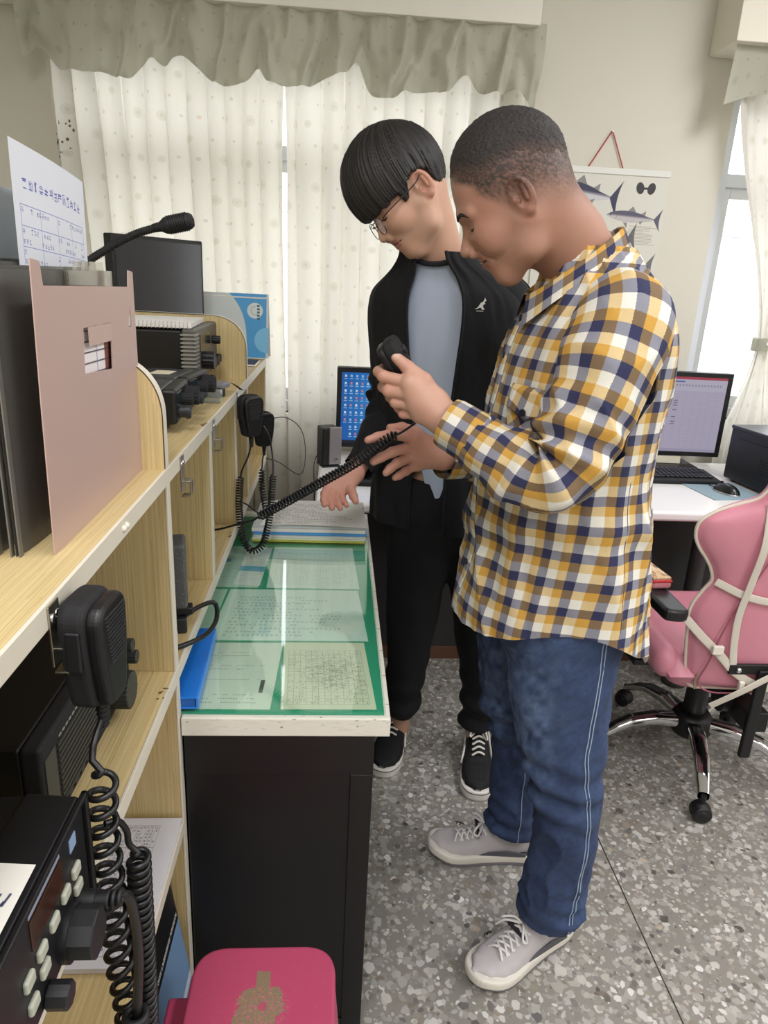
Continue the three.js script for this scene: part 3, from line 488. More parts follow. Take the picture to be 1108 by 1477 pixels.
  const cal = canvasTex(512, 480, (x, w, h) => { x.fillStyle = rgb(196, 204, 204); x.fillRect(0, 0, w, h); x.fillStyle = rgb(70, 152, 206); x.beginPath(); x.moveTo(w * 0.42, 0); x.bezierCurveTo(w * 0.62, h * 0.2, w * 0.72, h * 0.5, w * 0.66, h); x.lineTo(w * 0.96, h); x.lineTo(w * 0.97, 0); x.fill(); x.fillStyle = rgb(120, 186, 222); x.beginPath(); x.arc(w * 0.98, h * 0.72, h * 0.2, 0, 7); x.fill(); x.fillStyle = rgb(206, 214, 212); x.beginPath(); x.arc(w * 0.80, h * 0.26, w * 0.115, 0, 7); x.fill(); x.fillStyle = rgb(60, 96, 110); for (let i = 0; i < 5; i++) x.fillRect(w * 0.83, h * (0.17 + i * 0.05), 20, 15); x.strokeStyle = rgb(90, 140, 160); x.lineWidth = 3; x.beginPath(); x.arc(w * 0.80, h * 0.26, w * 0.06, 1, 5); x.stroke(); }, { clamp: true });
  for (const s2 of [1, -1]) lp(k, s2 > 0 ? 'front_card' : 'back_card', s2 > 0 ? join(new THREE.PlaneGeometry(0.215, 0.198).translate(0, 0, 0.0011), bx(-0.1075, 0.1075, -0.099, 0.099, -0.001, 0.001, 0.0005)).rotateX(-0.12).translate(0, 0.105, 0.008) : bx(-0.1075, 0.1075, -0.099, 0.099, -0.001, 0.001, 0.0005).rotateX(0.3).translate(0, 0.099, -0.03), s2 > 0 ? std(0xffffff, 0.5, 0, { map: cal }) : M.paper);
  const nb = thing('small_notebook', 'thin dark purple booklet lying at the shelf end', 'notebook', [-0.30, 1.15, -2.22]);
  lp(nb, 'cover', bx(-0.05, 0.055, 0, 0.008, -0.06, 0.06, 0.002), std(0x3a2b3c, 0.5)); lp(nb, 'pages', bx(-0.048, 0.056, 0.0015, 0.0065, -0.058, 0.061, 0.0005), M.paper);
}
// spiral pad helper and boxed radios
function knobGeo(r, h, ribs = 16) { const s = new THREE.Shape(); for (let i = 0; i < ribs * 2; i++) { const a = i / (ribs * 2) * 2 * PI, q = r * (i % 2 ? 0.94 : 1); i ? s.lineTo(cos(a) * q, sin(a) * q) : s.moveTo(q, 0); } s.closePath(); return ext(s, h, min(0.0012, h * 0.2), 1).translate(0, 0, h / 2); }
{
  // large black transceiver between the rounded dividers, its control side to the room
  const t = thing('base_transceiver', 'large black base station radio with a finned front under a spiral pad', 'radio', [-0.44, 1.15, -1.735]);
  t.scale.z = 0.9;
  lp(t, 'case', bx(-0.17, 0.10, 0.03, 0.142, -0.175, 0.145, 0.006, 2), std(0x08080a, 0.42));
  lp(t, 'front_panel', bx(0.10, 0.128, 0.03, 0.145, -0.178, 0.148, 0.006, 2), std(0x55544e, 0.45), 'grey front panel');
  const fins = []; for (let i = 0; i < 11; i++) fins.push(bx(0.098, 0.131, 0.045 + i * 0.0085, 0.049 + i * 0.0085, 0.10, 0.1505, 0.0008)); lp(t, 'cooling_fins', join(fins), std(0x8b8a82, 0.4));
  for (const [y, z, r, h] of [[0.07, 0.05, 0.02, 0.028], [0.06, -0.02, 0.013, 0.022], [0.06, -0.06, 0.013, 0.022], [0.105, -0.1, 0.010, 0.02], [0.06, -0.11, 0.010, 0.02]]) lp(t, 'control_knob', knobGeo(r, h).rotateY(PI / 2).translate(0.128, y, z), M.black);
  lp(t, 'display_window', bx(0.1275, 0.1295, 0.09, 0.13, -0.06, 0.08, 0.001), std(0x20262a, 0.15));
  for (const z of [-0.14, 0.11]) for (const x of [-0.14, 0.08]) lp(t, 'foot', tr(cyl(0.012, 0.012, 0.03, 14), x, 0.015, z), M.rubber);
  lp(t, 'scratch_mark', bx(-0.018, -0.006, 0.083, 0.0865, 0.1452, 0.1456, 0.0001), std(0xb9b4a8, 0.6));
  const p = thing('spiral_pad', 'white spiral-bound paper pad lying on the black base radio', 'notepad', [-0.44, 1.295, -1.70], 0.06);
  lp(p, 'pages', bx(-0.16, 0.115, 0.001, 0.012, -0.12, 0.10, 0.001), M.paper);
  const rings = []; for (let i = 0; i < 32; i++) rings.push(new THREE.TorusGeometry(0.007, 0.0009, 5, 10, PI * 1.6).rotateY(PI / 2).rotateX(0.4).translate(-0.155 + i * 0.0085, 0.007, 0.102)); lp(p, 'spiral_wire', join(rings), std(0xc9c9c4, 0.4, 0.3));
  // two mobile transceivers
  [[-1.26, 'small black mobile radio beside the rounded divider, a cream tag on top'], [-1.42, 'small black mobile radio beside the base station, a cream tag on top']].forEach(([z, label], i) => {
    const r = thing('mobile_transceiver', label, 'radio', [-0.36, 1.15, z], i ? -0.08 : 0.05, 'mobile radios on the top board');
    r.scale.set(1.15, 1.2, 1);
    lp(r, 'case', bx(-0.025, 0.055, 0.022, 0.062, -0.07, 0.062, 0.004, 2), std(0x2e2f32, 0.35));
    lp(r, 'front_panel', bx(0.055, 0.078, 0.014, 0.064, -0.072, 0.064, 0.006, 2), M.black);
    lp(r, 'mounting_bracket', join(bx(-0.02, 0.02, 0, 0.004, -0.075, 0.067, 0.001), bx(-0.02, 0.02, 0, 0.045, 0.063, 0.066, 0.001), bx(-0.02, 0.02, 0, 0.045, -0.076, -0.073, 0.001)), M.darkGrey);
    lp(r, 'control_knob', knobGeo(0.0145, 0.022).rotateY(PI / 2).translate(0.077, 0.044, -0.035), M.blackMatte);
    lp(r, 'control_knob', knobGeo(0.009, 0.018).rotateY(PI / 2).translate(0.077, 0.044, 0.005), M.blackMatte);
    lp(r, 'microphone_socket', join(tr(cyl(0.0085, 0.0085, 0.02, 16), 0.085, 0.03, 0.04, 0, 0, PI / 2), tr(cyl(0.010, 0.010, 0.006, 16), 0.091, 0.03, 0.04, 0, 0, PI / 2)), M.darkGrey);
    lp(r, 'display_window', bx(0.0775, 0.079, 0.04, 0.058, 0.012, 0.058, 0.0006), std(0x1c2a2e, 0.12));
    lp(r, 'name_tag', bx(0.0, 0.034, 0.062, 0.0626, -0.03, 0.02, 0.0002), std(0xcfc7ad, 0.7));
  });
  const c1 = thing('charging_cradle', 'small grey plastic cradle lying by the base radio knobs', 'cradle', [-0.272, 1.15, -1.60], -0.2);
  lp(c1, 'shell', bx(-0.034, 0.03, 0.022, 0.034, -0.022, 0.02, 0.004, 2), std(0x77787a, 0.4)); lp(c1, 'foot_block', bx(-0.03, 0.02, 0, 0.022, -0.018, 0.016, 0.003), M.black);
  const c2 = thing('clear_box', 'little clear plastic box between the mobile radio and the cradle', 'box', [-0.266, 1.15, -1.535]);
  lp(c2, 'shell', bx(-0.02, 0.02, 0, 0.026, -0.016, 0.016, 0.002, 2), phys(0xdfe4e2, 0.15, { transmission: 0.8, thickness: 0 }));
  const st = thing('black_strap', 'black leather strap curling over the shelf edge', 'strap', [-0.26, 1.15, -1.66]);
  lp(st, 'band', grid((u, v) => { const x = lerp(-0.03, 0.045, u); return [x + 0.01 * (v - 0.5), 0.004 + 0.022 * sin(PI * min(1, u * 1.1)) , lerp(0.03, -0.03, u) + (v - 0.5) * 0.02 * (1 - u * 0.8)]; }, 20, 4), std(0x0d0d0e, 0.4, 0, { side: THREE.DoubleSide }));
}
// ---------------------------------------------------------------- hand microphones
// own axes: front +z, up +y, hangs by its back
function micParts(t, { s = 1, grilleSide = 1 } = {}) {
  const o = blobShape([[-0.0215, 0.050], [0, 0.0525], [0.0215, 0.050], [0.0300, 0.040], [0.0312, 0.020], [0.0290, -0.004], [0.0240, -0.032], [0.0195, -0.050], [0.010, -0.0555], [-0.010, -0.0555], [-0.0195, -0.050], [-0.0240, -0.032], [-0.0290, -0.004], [-0.0312, 0.020], [-0.0300, 0.040]], 64);
  lp(t, 'back_shell', ext(o, 0.026, 0.0075, 4).translate(0, 0, -0.008).scale(s, s, s), M.blackMatte);
  const o2 = blobShape([[-0.020, 0.047], [0, 0.049], [0.020, 0.047], [0.0278, 0.038], [0.0288, 0.020], [0.0265, -0.004], [0.0215, -0.032], [0.017, -0.0485], [0.008, -0.052], [-0.008, -0.052], [-0.017, -0.0485], [-0.0215, -0.032], [-0.0265, -0.004], [-0.0288, 0.020], [-0.0278, 0.038]], 64);
  lp(t, 'front_shell', ext(o2, 0.016, 0.006, 4).translate(0, 0, 0.010).scale(s, s, s), M.black);
  const bars = []; for (let i = 0; i < 13; i++) { const y = 0.038 - i * 0.0038, w = 0.021 - 0.0006 * i; bars.push(bx(-w, w, y - 0.0009, y + 0.0009, 0.0172, 0.0192, 0.0004)); }
  lp(t, 'speaker_grille', join(bars).scale(s, s, s), M.darkGrey);
  lp(t, 'talk_button', bx(-0.034, -0.0265, -0.008, 0.030, -0.0125, 0.0005, 0.002, 2).scale(s, s, s), M.rubber);
  lp(t, 'hang_button', tr(cyl(0.007, 0.009, 0.008, 16), 0, 0.022, -0.0235, PI / 2).scale(s, s, s), M.chrome);
  const rel = []; for (let i = 0; i < 5; i++) rel.push(tr(cyl(0.0062 - i * 0.0004, 0.0066 - i * 0.0004, 0.0042, 12), 0, -0.0575 - i * 0.0052, 0)); rel.push(tr(cyl(0.0042, 0.0036, 0.030, 10), 0, -0.068, 0));
  lp(t, 'strain_relief', join(rel).scale(s, s, s), M.rubber);
}
{
  const m = thing('hand_microphone', 'large black hand microphone hanging from the clip by the pink file pocket', 'microphone', [-0.207, 1.096, -0.575], 1.48, 'radio hand microphones');
  micParts(m, { s: 1.0 });
  const c1 = thing('coiled_cord', 'loosely stretched black coiled cord hanging from the large microphone', 'cord', [-0.21, 0.62, -0.55], 0, 'black coiled cords');
  wp(c1, 'cord', coil([[-0.203, 0.985, -0.548], [-0.207, 0.925, -0.55], [-0.206, 0.864, -0.55], [-0.205, 0.803, -0.55], [-0.203, 0.739, -0.55], [-0.2, 0.70, -0.55], [-0.2, 0.615, -0.55]], 0.0118, 0.0032, 17, [[-0.207, 1.025, -0.575], [-0.210, 1.015, -0.568], [-0.212, 1.003, -0.556], [-0.212, 0.993, -0.551]], [], 8, 18), M.cord);
  const c2 = thing('coiled_cord', 'tight black coiled cord looping back beside the stretched one', 'cord', [-0.185, 0.62, -0.56], 0, 'black coiled cords');
  wp(c2, 'cord', coil([[-0.181, 0.878, -0.562], [-0.182, 0.819, -0.562], [-0.183, 0.745, -0.562], [-0.184, 0.69, -0.562], [-0.186, 0.625, -0.562]], 0.0092, 0.0032, 27, [[-0.205, 0.925, -0.548], [-0.196, 0.921, -0.556], [-0.190, 0.905, -0.561], [-0.189, 0.888, -0.562]], [], 8, 18), M.cord);
  const c3 = thing('plug_cable', 'thick black cable curving down from the radio front plug', 'cable', [-0.2, 0.62, -0.53]);
  wp(c3, 'cable', tube([[-0.19, 0.889, -0.498], [-0.178, 0.882, -0.508], [-0.176, 0.84, -0.522], [-0.178, 0.78, -0.53], [-0.184, 0.71, -0.532], [-0.19, 0.62, -0.532]], 0.0047, 40, 10), M.cord);
  wp(c3, 'bend_sleeve', (() => { const a = []; for (let i = 0; i < 6; i++) a.push(new THREE.TorusGeometry(0.010 - i * 0.0006, 0.0042, 8, 16).rotateX(PI / 2).translate(-0.186, 0.70 - i * 0.0075, -0.532)); return join(a); })(), M.rubber);
}
// ---------------------------------------------------------------- the two radios of the near bay
{
  const t = thing('marine_transceiver', 'black marine radio with ribbed front and large tuning knob on the middle board', 'radio', [-0.40, 0.828, -0.78]);
  lp(t, 'case', bx(-0.19, 0.085, 0.012, 0.115, -0.15, 0.15, 0.004, 2), std(0x0b0b0c, 0.5));
  lp(t, 'front_panel', bx(0.085, 0.108, 0.006, 0.118, -0.153, 0.153, 0.006, 2), M.blackMatte);
  const ribs = []; for (let i = 0; i < 11; i++) ribs.push(bx(0.1075, 0.1105, 0.022 + i * 0.0072, 0.0255 + i * 0.0072, -0.02, 0.115, 0.0006)); lp(t, 'speaker_ribs', join(ribs), std(0x34352f, 0.5));
  lp(t, 'plate', bx(0.1078, 0.1092, 0.02, 0.10, 0.12, 0.148, 0.0005), std(0x3b3d38, 0.45));
  for (const [y, z, r, h] of [[0.045, -0.075, 0.026, 0.026], [0.092, -0.112, 0.010, 0.02], [0.065, -0.128, 0.010, 0.02]]) lp(t, 'control_knob', knobGeo(r, h, r > 0.02 ? 26 : 14).rotateY(PI / 2).translate(0.108, y, z), std(0x2d2e2c, 0.5));
  for (let i = 0; i < 4; i++) lp(t, 'key', bx(0.1078, 0.111, 0.016, 0.024, 0.03 + i * 0.02, 0.042 + i * 0.02, 0.001), M.darkGrey);
  reseed(15); const marks = []; for (let i = 0; i < 9; i++) marks.push(bx(0.1078, 0.1086, 0.101, 0.1035, 0.02 + i * 0.010, 0.027 + i * 0.010, 0.0002)); for (let i = 0; i < 4; i++) marks.push(bx(0.1078, 0.1086, 0.0275, 0.0288, 0.03 + i * 0.02, 0.041 + i * 0.02, 0.0002)); lp(t, 'lettering', join(marks), std(0x8f8f88, 0.5)).userData.kind = 'stuff';
  lp(t, 'case_screw', tr(new THREE.SphereGeometry(0.004, 10, 6).scale(1, 0.5, 1), -0.02, 0.1155, 0.08), M.steel);
  for (const z of [-0.12, 0.12]) for (const x of [-0.15, 0.06]) lp(t, 'foot', tr(cyl(0.01, 0.01, 0.014, 12), x, 0.007, z), M.rubber);
}
{
  const t = thing('control_transceiver', 'black radio with amber display, pale keys and white sticker jutting over the shelf edge', 'radio', [-0.30, 0.828, -0.41]);
  const F = 0.085, prof = [[-0.17, 0.034], [F - 0.004, 0.034], [F, 0.038], [F, 0.143], [F - 0.004, 0.147], [F - 0.045, 0.150], [F - 0.05, 0.147], [-0.17, 0.147]];
  lp(t, 'case', ext(prof, 0.235, 0.003, 2), std(0x101114, 0.42));
  lp(t, 'front_bezel', join(bx(F - 0.002, F + 0.004, 0.034, 0.148, -0.1235, -0.117, 0.002), bx(F - 0.002, F + 0.004, 0.143, 0.148, -0.1235, 0.118, 0.002)), M.black);
  lp(t, 'mounting_bracket', join(bx(-0.1, 0.03, 0, 0.005, -0.11, 0.11, 0.001), bx(-0.1, 0.03, 0, 0.09, -0.1265, -0.1235, 0.001), bx(-0.1, 0.03, 0, 0.09, 0.1235, 0.1265, 0.001)), M.darkGrey);
  lp(t, 'display_window', bx(F - 0.001, F + 0.0015, 0.104, 0.131, -0.062, 0.0, 0.0008), std(0x3a1d10, 0.18));
  lp(t, 'brand_strip', bx(F, F + 0.001, 0.134, 0.1375, -0.06, 0.0, 0.0003), std(0x8f96a8, 0.4));
  const keyMat = std(0xb4b6a6, 0.55);
  for (const [y, z] of [[0.923, -0.496], [0.904, -0.497], [0.922, -0.472], [0.920, -0.447], [0.919, -0.422], [0.900, -0.423], [0.893, -0.400], [0.918, -0.398]]) lp(t, 'key', bx(F - 0.001, F + 0.004, y - 0.828 - 0.0058, y - 0.828 + 0.0058, z + 0.41 - 0.0075, z + 0.41 + 0.0075, 0.003, 2), keyMat);
  lp(t, 'round_badge', bx(F - 0.0005, F + 0.001, 0.1165, 0.1295, -0.0945, -0.081, 0.0005), std(0x8fa7c8, 0.4), 'pale badge with a blue mark');
  lp(t, 'tuning_knob', join(knobGeo(0.0215, 0.026, 9), tr(cyl(0.0235, 0.0235, 0.006, 26), 0, 0, 0.003, PI / 2)).rotateY(PI / 2).translate(F, 0.053, -0.061), std(0x1b1c1e, 0.45));
  lp(t, 'volume_knob', knobGeo(0.011, 0.018, 8).rotateY(PI / 2).translate(F, 0.041, -0.015), std(0x1b1c1e, 0.45));
  lp(t, 'plug', join(tr(cyl(0.0095, 0.0095, 0.016, 18), F + 0.008, 0.061, -0.086, 0, 0, PI / 2), tr(cyl(0.0075, 0.009, 0.012, 18), F + 0.02, 0.061, -0.086, 0, 0, PI / 2), ...[0, 1, 2].map((k) => tr(new THREE.TorusGeometry(0.0062, 0.0022, 6, 14).rotateY(PI / 2), F + 0.026 + k * 0.005, 0.061, -0.087 - k * 0.001))), M.rubber);
  const note = canvasTex(128, 64, (x, w, h) => { x.fillStyle = rgb(228, 226, 216); x.fillRect(0, 0, w, h); x.strokeStyle = rgb(50, 52, 80); x.lineWidth = 3; reseed(8); for (let i = 0; i < 12; i++) { x.beginPath(); const a = w * (0.1 + rnd() * 0.4), b = h * (0.35 + rnd() * 0.5); x.moveTo(a, b); x.lineTo(a + 12 + rnd() * 10, b + (rnd() - 0.5) * 14); x.stroke(); } }, { clamp: true });
  lp(t, 'sticker', new THREE.PlaneGeometry(0.075, 0.036).rotateX(-PI / 2).rotateY(PI / 2).rotateZ(-0.07).translate(F - 0.025, 0.1505, 0.0), std(0xffffff, 0.6, 0, { map: note }), 'white sticker with pen marks');
}
// ---------------------------------------------------------------- lower boards: list, booklets, magazines
{
  const p = thing('printed_list', 'white ruled list sticking out over the lower board of the shelf', 'paper', [-0.32, 0.545, -0.84]);
  const tex = printed(0.2, 0.27, { seed: 41, rows: 26, grid: true, cols: 5, px: 512, bg: rgb(216, 217, 224), ink: 'rgba(60,62,80,0.85)', skip: 0.1 });
  wp(p, 'sheet', grid((u, v) => [lerp(-0.46, -0.236, u), 0.5565 + 0.0008 * sin(v * 3), lerp(-0.70, -0.968, v)], 4, 8, (u, v) => [1 - v, u]), std(0xffffff, 0.75, 0, { map: tex, side: THREE.DoubleSide }));
  wp(p, 'pages', bx(-0.46, -0.238, 0.5455, 0.556, -0.966, -0.702, 0.001), std(0xdcdce4, 0.75));
  for (const [dx, dy, w, cover, stripe, label, lean] of [[0, 0, 0.016, 0x7fa0c4, true, 'magazine with a light blue cover and white lettering standing on the bottom board', -0.13], [-0.03, 0, 0.012, 0xe4e0d8, false, 'white magazine with a red corner standing behind the blue one', -0.13]]) {
    const m = thing('magazine', label, 'magazine', [-0.226 + dx, 0.1432, -0.845], 0, 'magazines on the bottom board');
    const tex2 = canvasTex(420, 512, (x, W, H) => {
      x.fillStyle = stripe ? rgb(122, 156, 196) : rgb(224, 222, 216); x.fillRect(0, 0, W, H);
      if (stripe) { x.fillStyle = rgb(22, 22, 26); x.fillRect(0, H * 0.74, W, H * 0.26); x.fillStyle = rgb(240, 240, 240); x.font = 'bold 17px sans-serif'; x.fillText("NATIONAL FISHERMEN'S ASSOCIATION, TAIWAN", 8, H * 0.80); x.fillStyle = rgb(214, 222, 232); x.fillRect(0, H * 0.3, W, H * 0.05); }
      else { x.fillStyle = rgb(206, 44, 34); x.fillRect(0, H * 0.80, W * 0.85, H * 0.16); x.fillStyle = rgb(30, 30, 34); x.fillRect(0, H * 0.55, W, H * 0.08); }
    }, { clamp: true });
    const g = bx(-w / 2, w / 2, 0, 0.30, -0.10, 0.115, 0.001); g.rotateZ(-lean); lp(m, 'pages', g, std(0xd8d6d0, 0.7));
    for (const sx of [1, -1]) lp(m, 'cover', grid((u, v) => { const y = v * 0.302, a = sx * (w / 2 + 0.0006); return [a * cos(lean) + y * sin(lean), y * cos(lean) - a * sin(lean), lerp(0.117, -0.102, u)]; }, 1, 1, (u, v) => [1 - u, 1 - v]), std(0xffffff, 0.35, 0, { map: tex2, side: THREE.DoubleSide }));
    lp(m, 'top_edge', grid((u, v) => [lerp(-w / 2, w / 2, v) * cos(lean) + 0.302 * sin(lean), 0.302 * cos(lean) + 0.0004 - lerp(-w / 2, w / 2, v) * sin(lean), lerp(0.117, -0.102, u)], 1, 1), std(stripe ? 0x6f93bd : 0xc0392c, 0.4));
  }
  for (const [i, [x, col, label]] of [[-0.345, 0xd8c8b4, 'cream booklet standing on the bottom board under the amber radio'], [-0.325, 0x54405c, 'purple striped booklet standing on the bottom board under the amber radio'], [-0.308, 0xe6e4de, 'white booklet standing on the bottom board under the amber radio']].entries()) {
    const b = thing('booklet', label, 'book', [x, 0.142, -0.56], 0, 'booklets on the bottom board');
    lp(b, 'pages', bx(-0.005, 0.005, 0.001, 0.33, -0.074, 0.075, 0.0006), M.paper); for (const s of [-1, 1]) lp(b, 'cover', bx(s * 0.0062 - 0.0009, s * 0.0062 + 0.0009, 0, 0.333, -0.076, 0.077, 0.0005), std(col, 0.45)); lp(b, 'spine', bx(-0.007, 0.007, 0, 0.333, 0.0755, 0.0772, 0.0005), std(col, 0.45));
  }
}
// ---------------------------------------------------------------- far bays: handset, hanging microphones, cords
{
  const h = thing('radio_handset', 'dark grey speckled handheld radio standing inside the shelf bay', 'radio', [-0.262, 0.828, -1.115], 0.2);
  const sp = canvasTex(128, 256, (x, w, hh) => { reseed(6); x.fillStyle = rgb(78, 80, 80); x.fillRect(0, 0, w, hh); for (let i = 0; i < 500; i++) { const k = 90 + rnd() * 90; x.fillStyle = rgb(k, k, k); x.fillRect(rnd() * w, rnd() * hh, 2, 2); } });
  lp(h, 'body', bx(-0.022, 0.018, 0.05, 0.165, -0.03, 0.03, 0.006, 3), std(0xffffff, 0.6, 0, { map: sp }));
  lp(h, 'neck', tr(cyl(0.008, 0.008, 0.03, 14), 0.0, 0.04, 0), M.black); lp(h, 'knob', bx(-0.012, 0.026, 0.03, 0.044, -0.012, 0.012, 0.003), M.black); lp(h, 'base', bx(-0.02, 0.015, 0, 0.028, -0.02, 0.02, 0.003), M.darkGrey);
  const p = thing('wall_plug', 'white cable connector lying in the shelf bay', 'plug', [-0.262, 0.828, -1.055]);
  lp(p, 'body', bx(-0.012, 0.01, 0, 0.022, -0.014, 0.014, 0.003, 2), std(0xdad8d0, 0.4)); lp(p, 'pin', bx(-0.018, -0.012, 0.008, 0.012, -0.004, 0.004, 0.0005), M.steel);
  const c = thing('black_cable', 'thick black cable looping out of the shelf bay above the blue binder', 'cable', [-0.23, 0.828, -1.1]);
  wp(c, 'cable', tube([[-0.31, 0.84, -1.06], [-0.262, 0.85, -1.10], [-0.228, 0.858, -1.145], [-0.208, 0.855, -1.165], [-0.2, 0.84, -1.14], [-0.208, 0.834, -1.09], [-0.236, 0.834, -1.05], [-0.28, 0.834, -1.02]], 0.0042, 50, 10), M.cord);
  // equipment deep inside the bays
  for (const [z, label] of [[-1.16, 'black radio set deep inside the shelf bay with the handset'], [-1.505, 'black radio set deep inside the shelf bay feeding the held microphone'], [-1.79, 'black radio set deep inside the narrow shelf bay']]) {
    const r = thing('bay_radio', label, 'radio', [-0.47, 0.828, z], 0, 'radios inside the bays'); const w = z > -1.7 ? 0.13 : 0.085;
    lp(r, 'case', bx(-0.12, 0.07, 0.008, 0.085, -w, w, 0.004, 2), M.blackMatte); lp(r, 'front_panel', bx(0.07, 0.085, 0.004, 0.088, -w - 0.002, w + 0.002, 0.005, 2), M.black);
    lp(r, 'control_knob', knobGeo(0.014, 0.018).rotateY(PI / 2).translate(0.085, 0.05, w * 0.4), M.darkGrey); lp(r, 'display_window', bx(0.084, 0.0862, 0.05, 0.075, -w * 0.8, 0, 0.0006), std(0x223036, 0.15)); lp(r, 'foot', bx(-0.1, 0.05, 0, 0.009, -w * 0.8, w * 0.8, 0.001), M.rubber);
  }
  const m2 = thing('hand_microphone', 'black hand microphone hanging on the third shelf clip with a long coiled cord', 'microphone', [-0.2, 1.098, -1.672], 0.75, 'radio hand microphones'); micParts(m2, { s: 0.93 });
  const m3 = thing('hand_microphone', 'black hand microphone hanging past the others at the shelf end', 'microphone', [-0.196, 1.012, -1.93], 0.75, 'radio hand microphones'); micParts(m3, { s: 0.9 });
  const k2 = thing('coiled_cord', 'black coiled cord drooping in a U from the third-clip microphone onto the glass', 'cord', [-0.2, 0.76, -1.66], 0, 'black coiled cords');
  wp(k2, 'cord', coil([[-0.226, 0.950, -1.66], [-0.229, 0.88, -1.655], [-0.224, 0.82, -1.65], [-0.214, 0.782, -1.645], [-0.196, 0.767, -1.64], [-0.176, 0.775, -1.65], [-0.164, 0.81, -1.67], [-0.157, 0.86, -1.70], [-0.155, 0.935, -1.74]], 0.0075, 0.0022, 62, [[-0.2, 1.03, -1.672], [-0.207, 1.0, -1.668], [-0.222, 0.965, -1.661]], [[-0.158, 0.98, -1.76], [-0.17, 1.02, -1.80], [-0.19, 1.035, -1.86]], 6, 10), M.cord);
  const k3 = thing('coiled_cord', 'short black coiled cord hanging from the shelf-end microphone', 'cord', [-0.2, 0.8, -1.9], 0, 'black coiled cords');
  wp(k3, 'cord', coil([[-0.2, 0.905, -1.90], [-0.198, 0.86, -1.89], [-0.19, 0.82, -1.87], [-0.182, 0.79, -1.85]], 0.007, 0.0022, 16, [[-0.196, 0.945, -1.93], [-0.199, 0.93, -1.92]], [[-0.2, 0.80, -1.83], [-0.24, 0.84, -1.8], [-0.30, 0.85, -1.78]], 6, 10), M.cord);
  const w1 = thing('thin_wire', 'thin grey wire arching across the curtain foot beside the shelf', 'wire', [-0.1, 0.74, -2.5]);
  wp(w1, 'wire', tube([[-0.24, 0.95, -2.36], [-0.17, 0.95, -2.42], [-0.12, 0.90, -2.46], [-0.105, 0.80, -2.47], [-0.12, 0.745, -2.44], [-0.2, 0.80, -2.40], [-0.25, 0.82, -2.37]], 0.0016, 50, 6), M.darkGrey);
}
// ---------------------------------------------------------------- pink folding stool
{
  const t = thing('step_stool', 'bright pink plastic folding stool with a worn patch in front of the desk', 'stool', [-0.083, 0, -0.715]);
  const wornTex = canvasTex(512, 512, (x, w, h) => {
    reseed(88); x.fillStyle = rgb(168, 64, 94); x.fillRect(0, 0, w, h);
    for (let i = 0; i < 260; i++) { x.strokeStyle = `rgba(222,140,168,${0.05 + rnd() * 0.22})`; x.lineWidth = 0.6 + rnd(); x.beginPath(); const a = rnd() * w, b = rnd() * h; x.moveTo(a, b); x.lineTo(a + (rnd() - 0.5) * 40, b + (rnd() - 0.5) * 40); x.stroke(); }
    x.fillStyle = rgb(126, 108, 86); x.beginPath(); const c = [w * 0.5, h * 0.46]; for (let i = 0; i < 40; i++) { const a = i / 40 * 6.283, r = w * (0.165 + 0.055 * noise3(cos(a) * 1.8, sin(a) * 1.8, 3) + 0.02 * noise3(cos(a) * 6, sin(a) * 6, 1)) * (abs(a - 4.71) < 0.22 ? 1.7 : 1); x.lineTo(c[0] + cos(a) * r, c[1] + sin(a) * r * 0.9); } x.closePath(); x.fill();
    for (let i = 0; i < 700; i++) { const a = rnd() * 6.283, r = w * 0.185 * sqrt(rnd()); x.fillStyle = rnd() < 0.4 ? 'rgba(204,90,124,0.5)' : `rgba(${90 + rnd() * 90},${80 + rnd() * 70},${60 + rnd() * 60},0.5)`; x.fillRect(c[0] + cos(a) * r, c[1] + sin(a) * r * 0.85, 2 + rnd() * 5, 2 + rnd() * 4); }
    x.fillStyle = 'rgba(168,64,94,0.7)'; x.beginPath(); x.arc(c[0] + 6, c[1] - 4, 16, 0, 7); x.fill();
  }, { clamp: true });
  const pink = std(0xa83a5e, 0.42);
  const top = ext(roundRect(-0.104, -0.104, 0.104, 0.104, 0.05), 0.02, 0.005, 3, 12).rotateX(-PI / 2).translate(0, 0.44, 0);
  { const p = top.attributes.position, uv = top.attributes.uv; for (let i = 0; i < p.count; i++) uv.setXY(i, (p.getX(i) + 0.104) / 0.208, (0.104 - p.getZ(i)) / 0.208); }
  lp(t, 'top', top, std(0xffffff, 0.4, 0, { map: wornTex }));
  for (const s of [-1, 1]) {
    const side = ext(blobShape([[-0.085, 0.0], [-0.07, 0.1], [-0.075, 0.3], [-0.07, 0.432], [0.07, 0.432], [0.075, 0.3], [0.07, 0.1], [0.085, 0.0], [0.05, 0.0], [0.03, 0.1], [-0.03, 0.1], [-0.05, 0]], 60), 0.016, 0.004, 2).rotateY(PI / 2);
    const p = side.attributes.position; for (let i = 0; i < p.count; i++) p.setX(i, p.getX(i) + s * (0.093 + (0.432 - p.getY(i)) * 0.10)); side.computeVertexNormals();
    lp(t, 'side_leg', side, pink);
  }
  lp(t, 'side_flap', bx(-0.136, -0.09, 0.405, 0.42, -0.05, 0.095, 0.005, 2), pink);
  lp(t, 'cross_bar', bx(-0.1, 0.1, 0.2, 0.225, -0.06, -0.045, 0.004), pink);
}
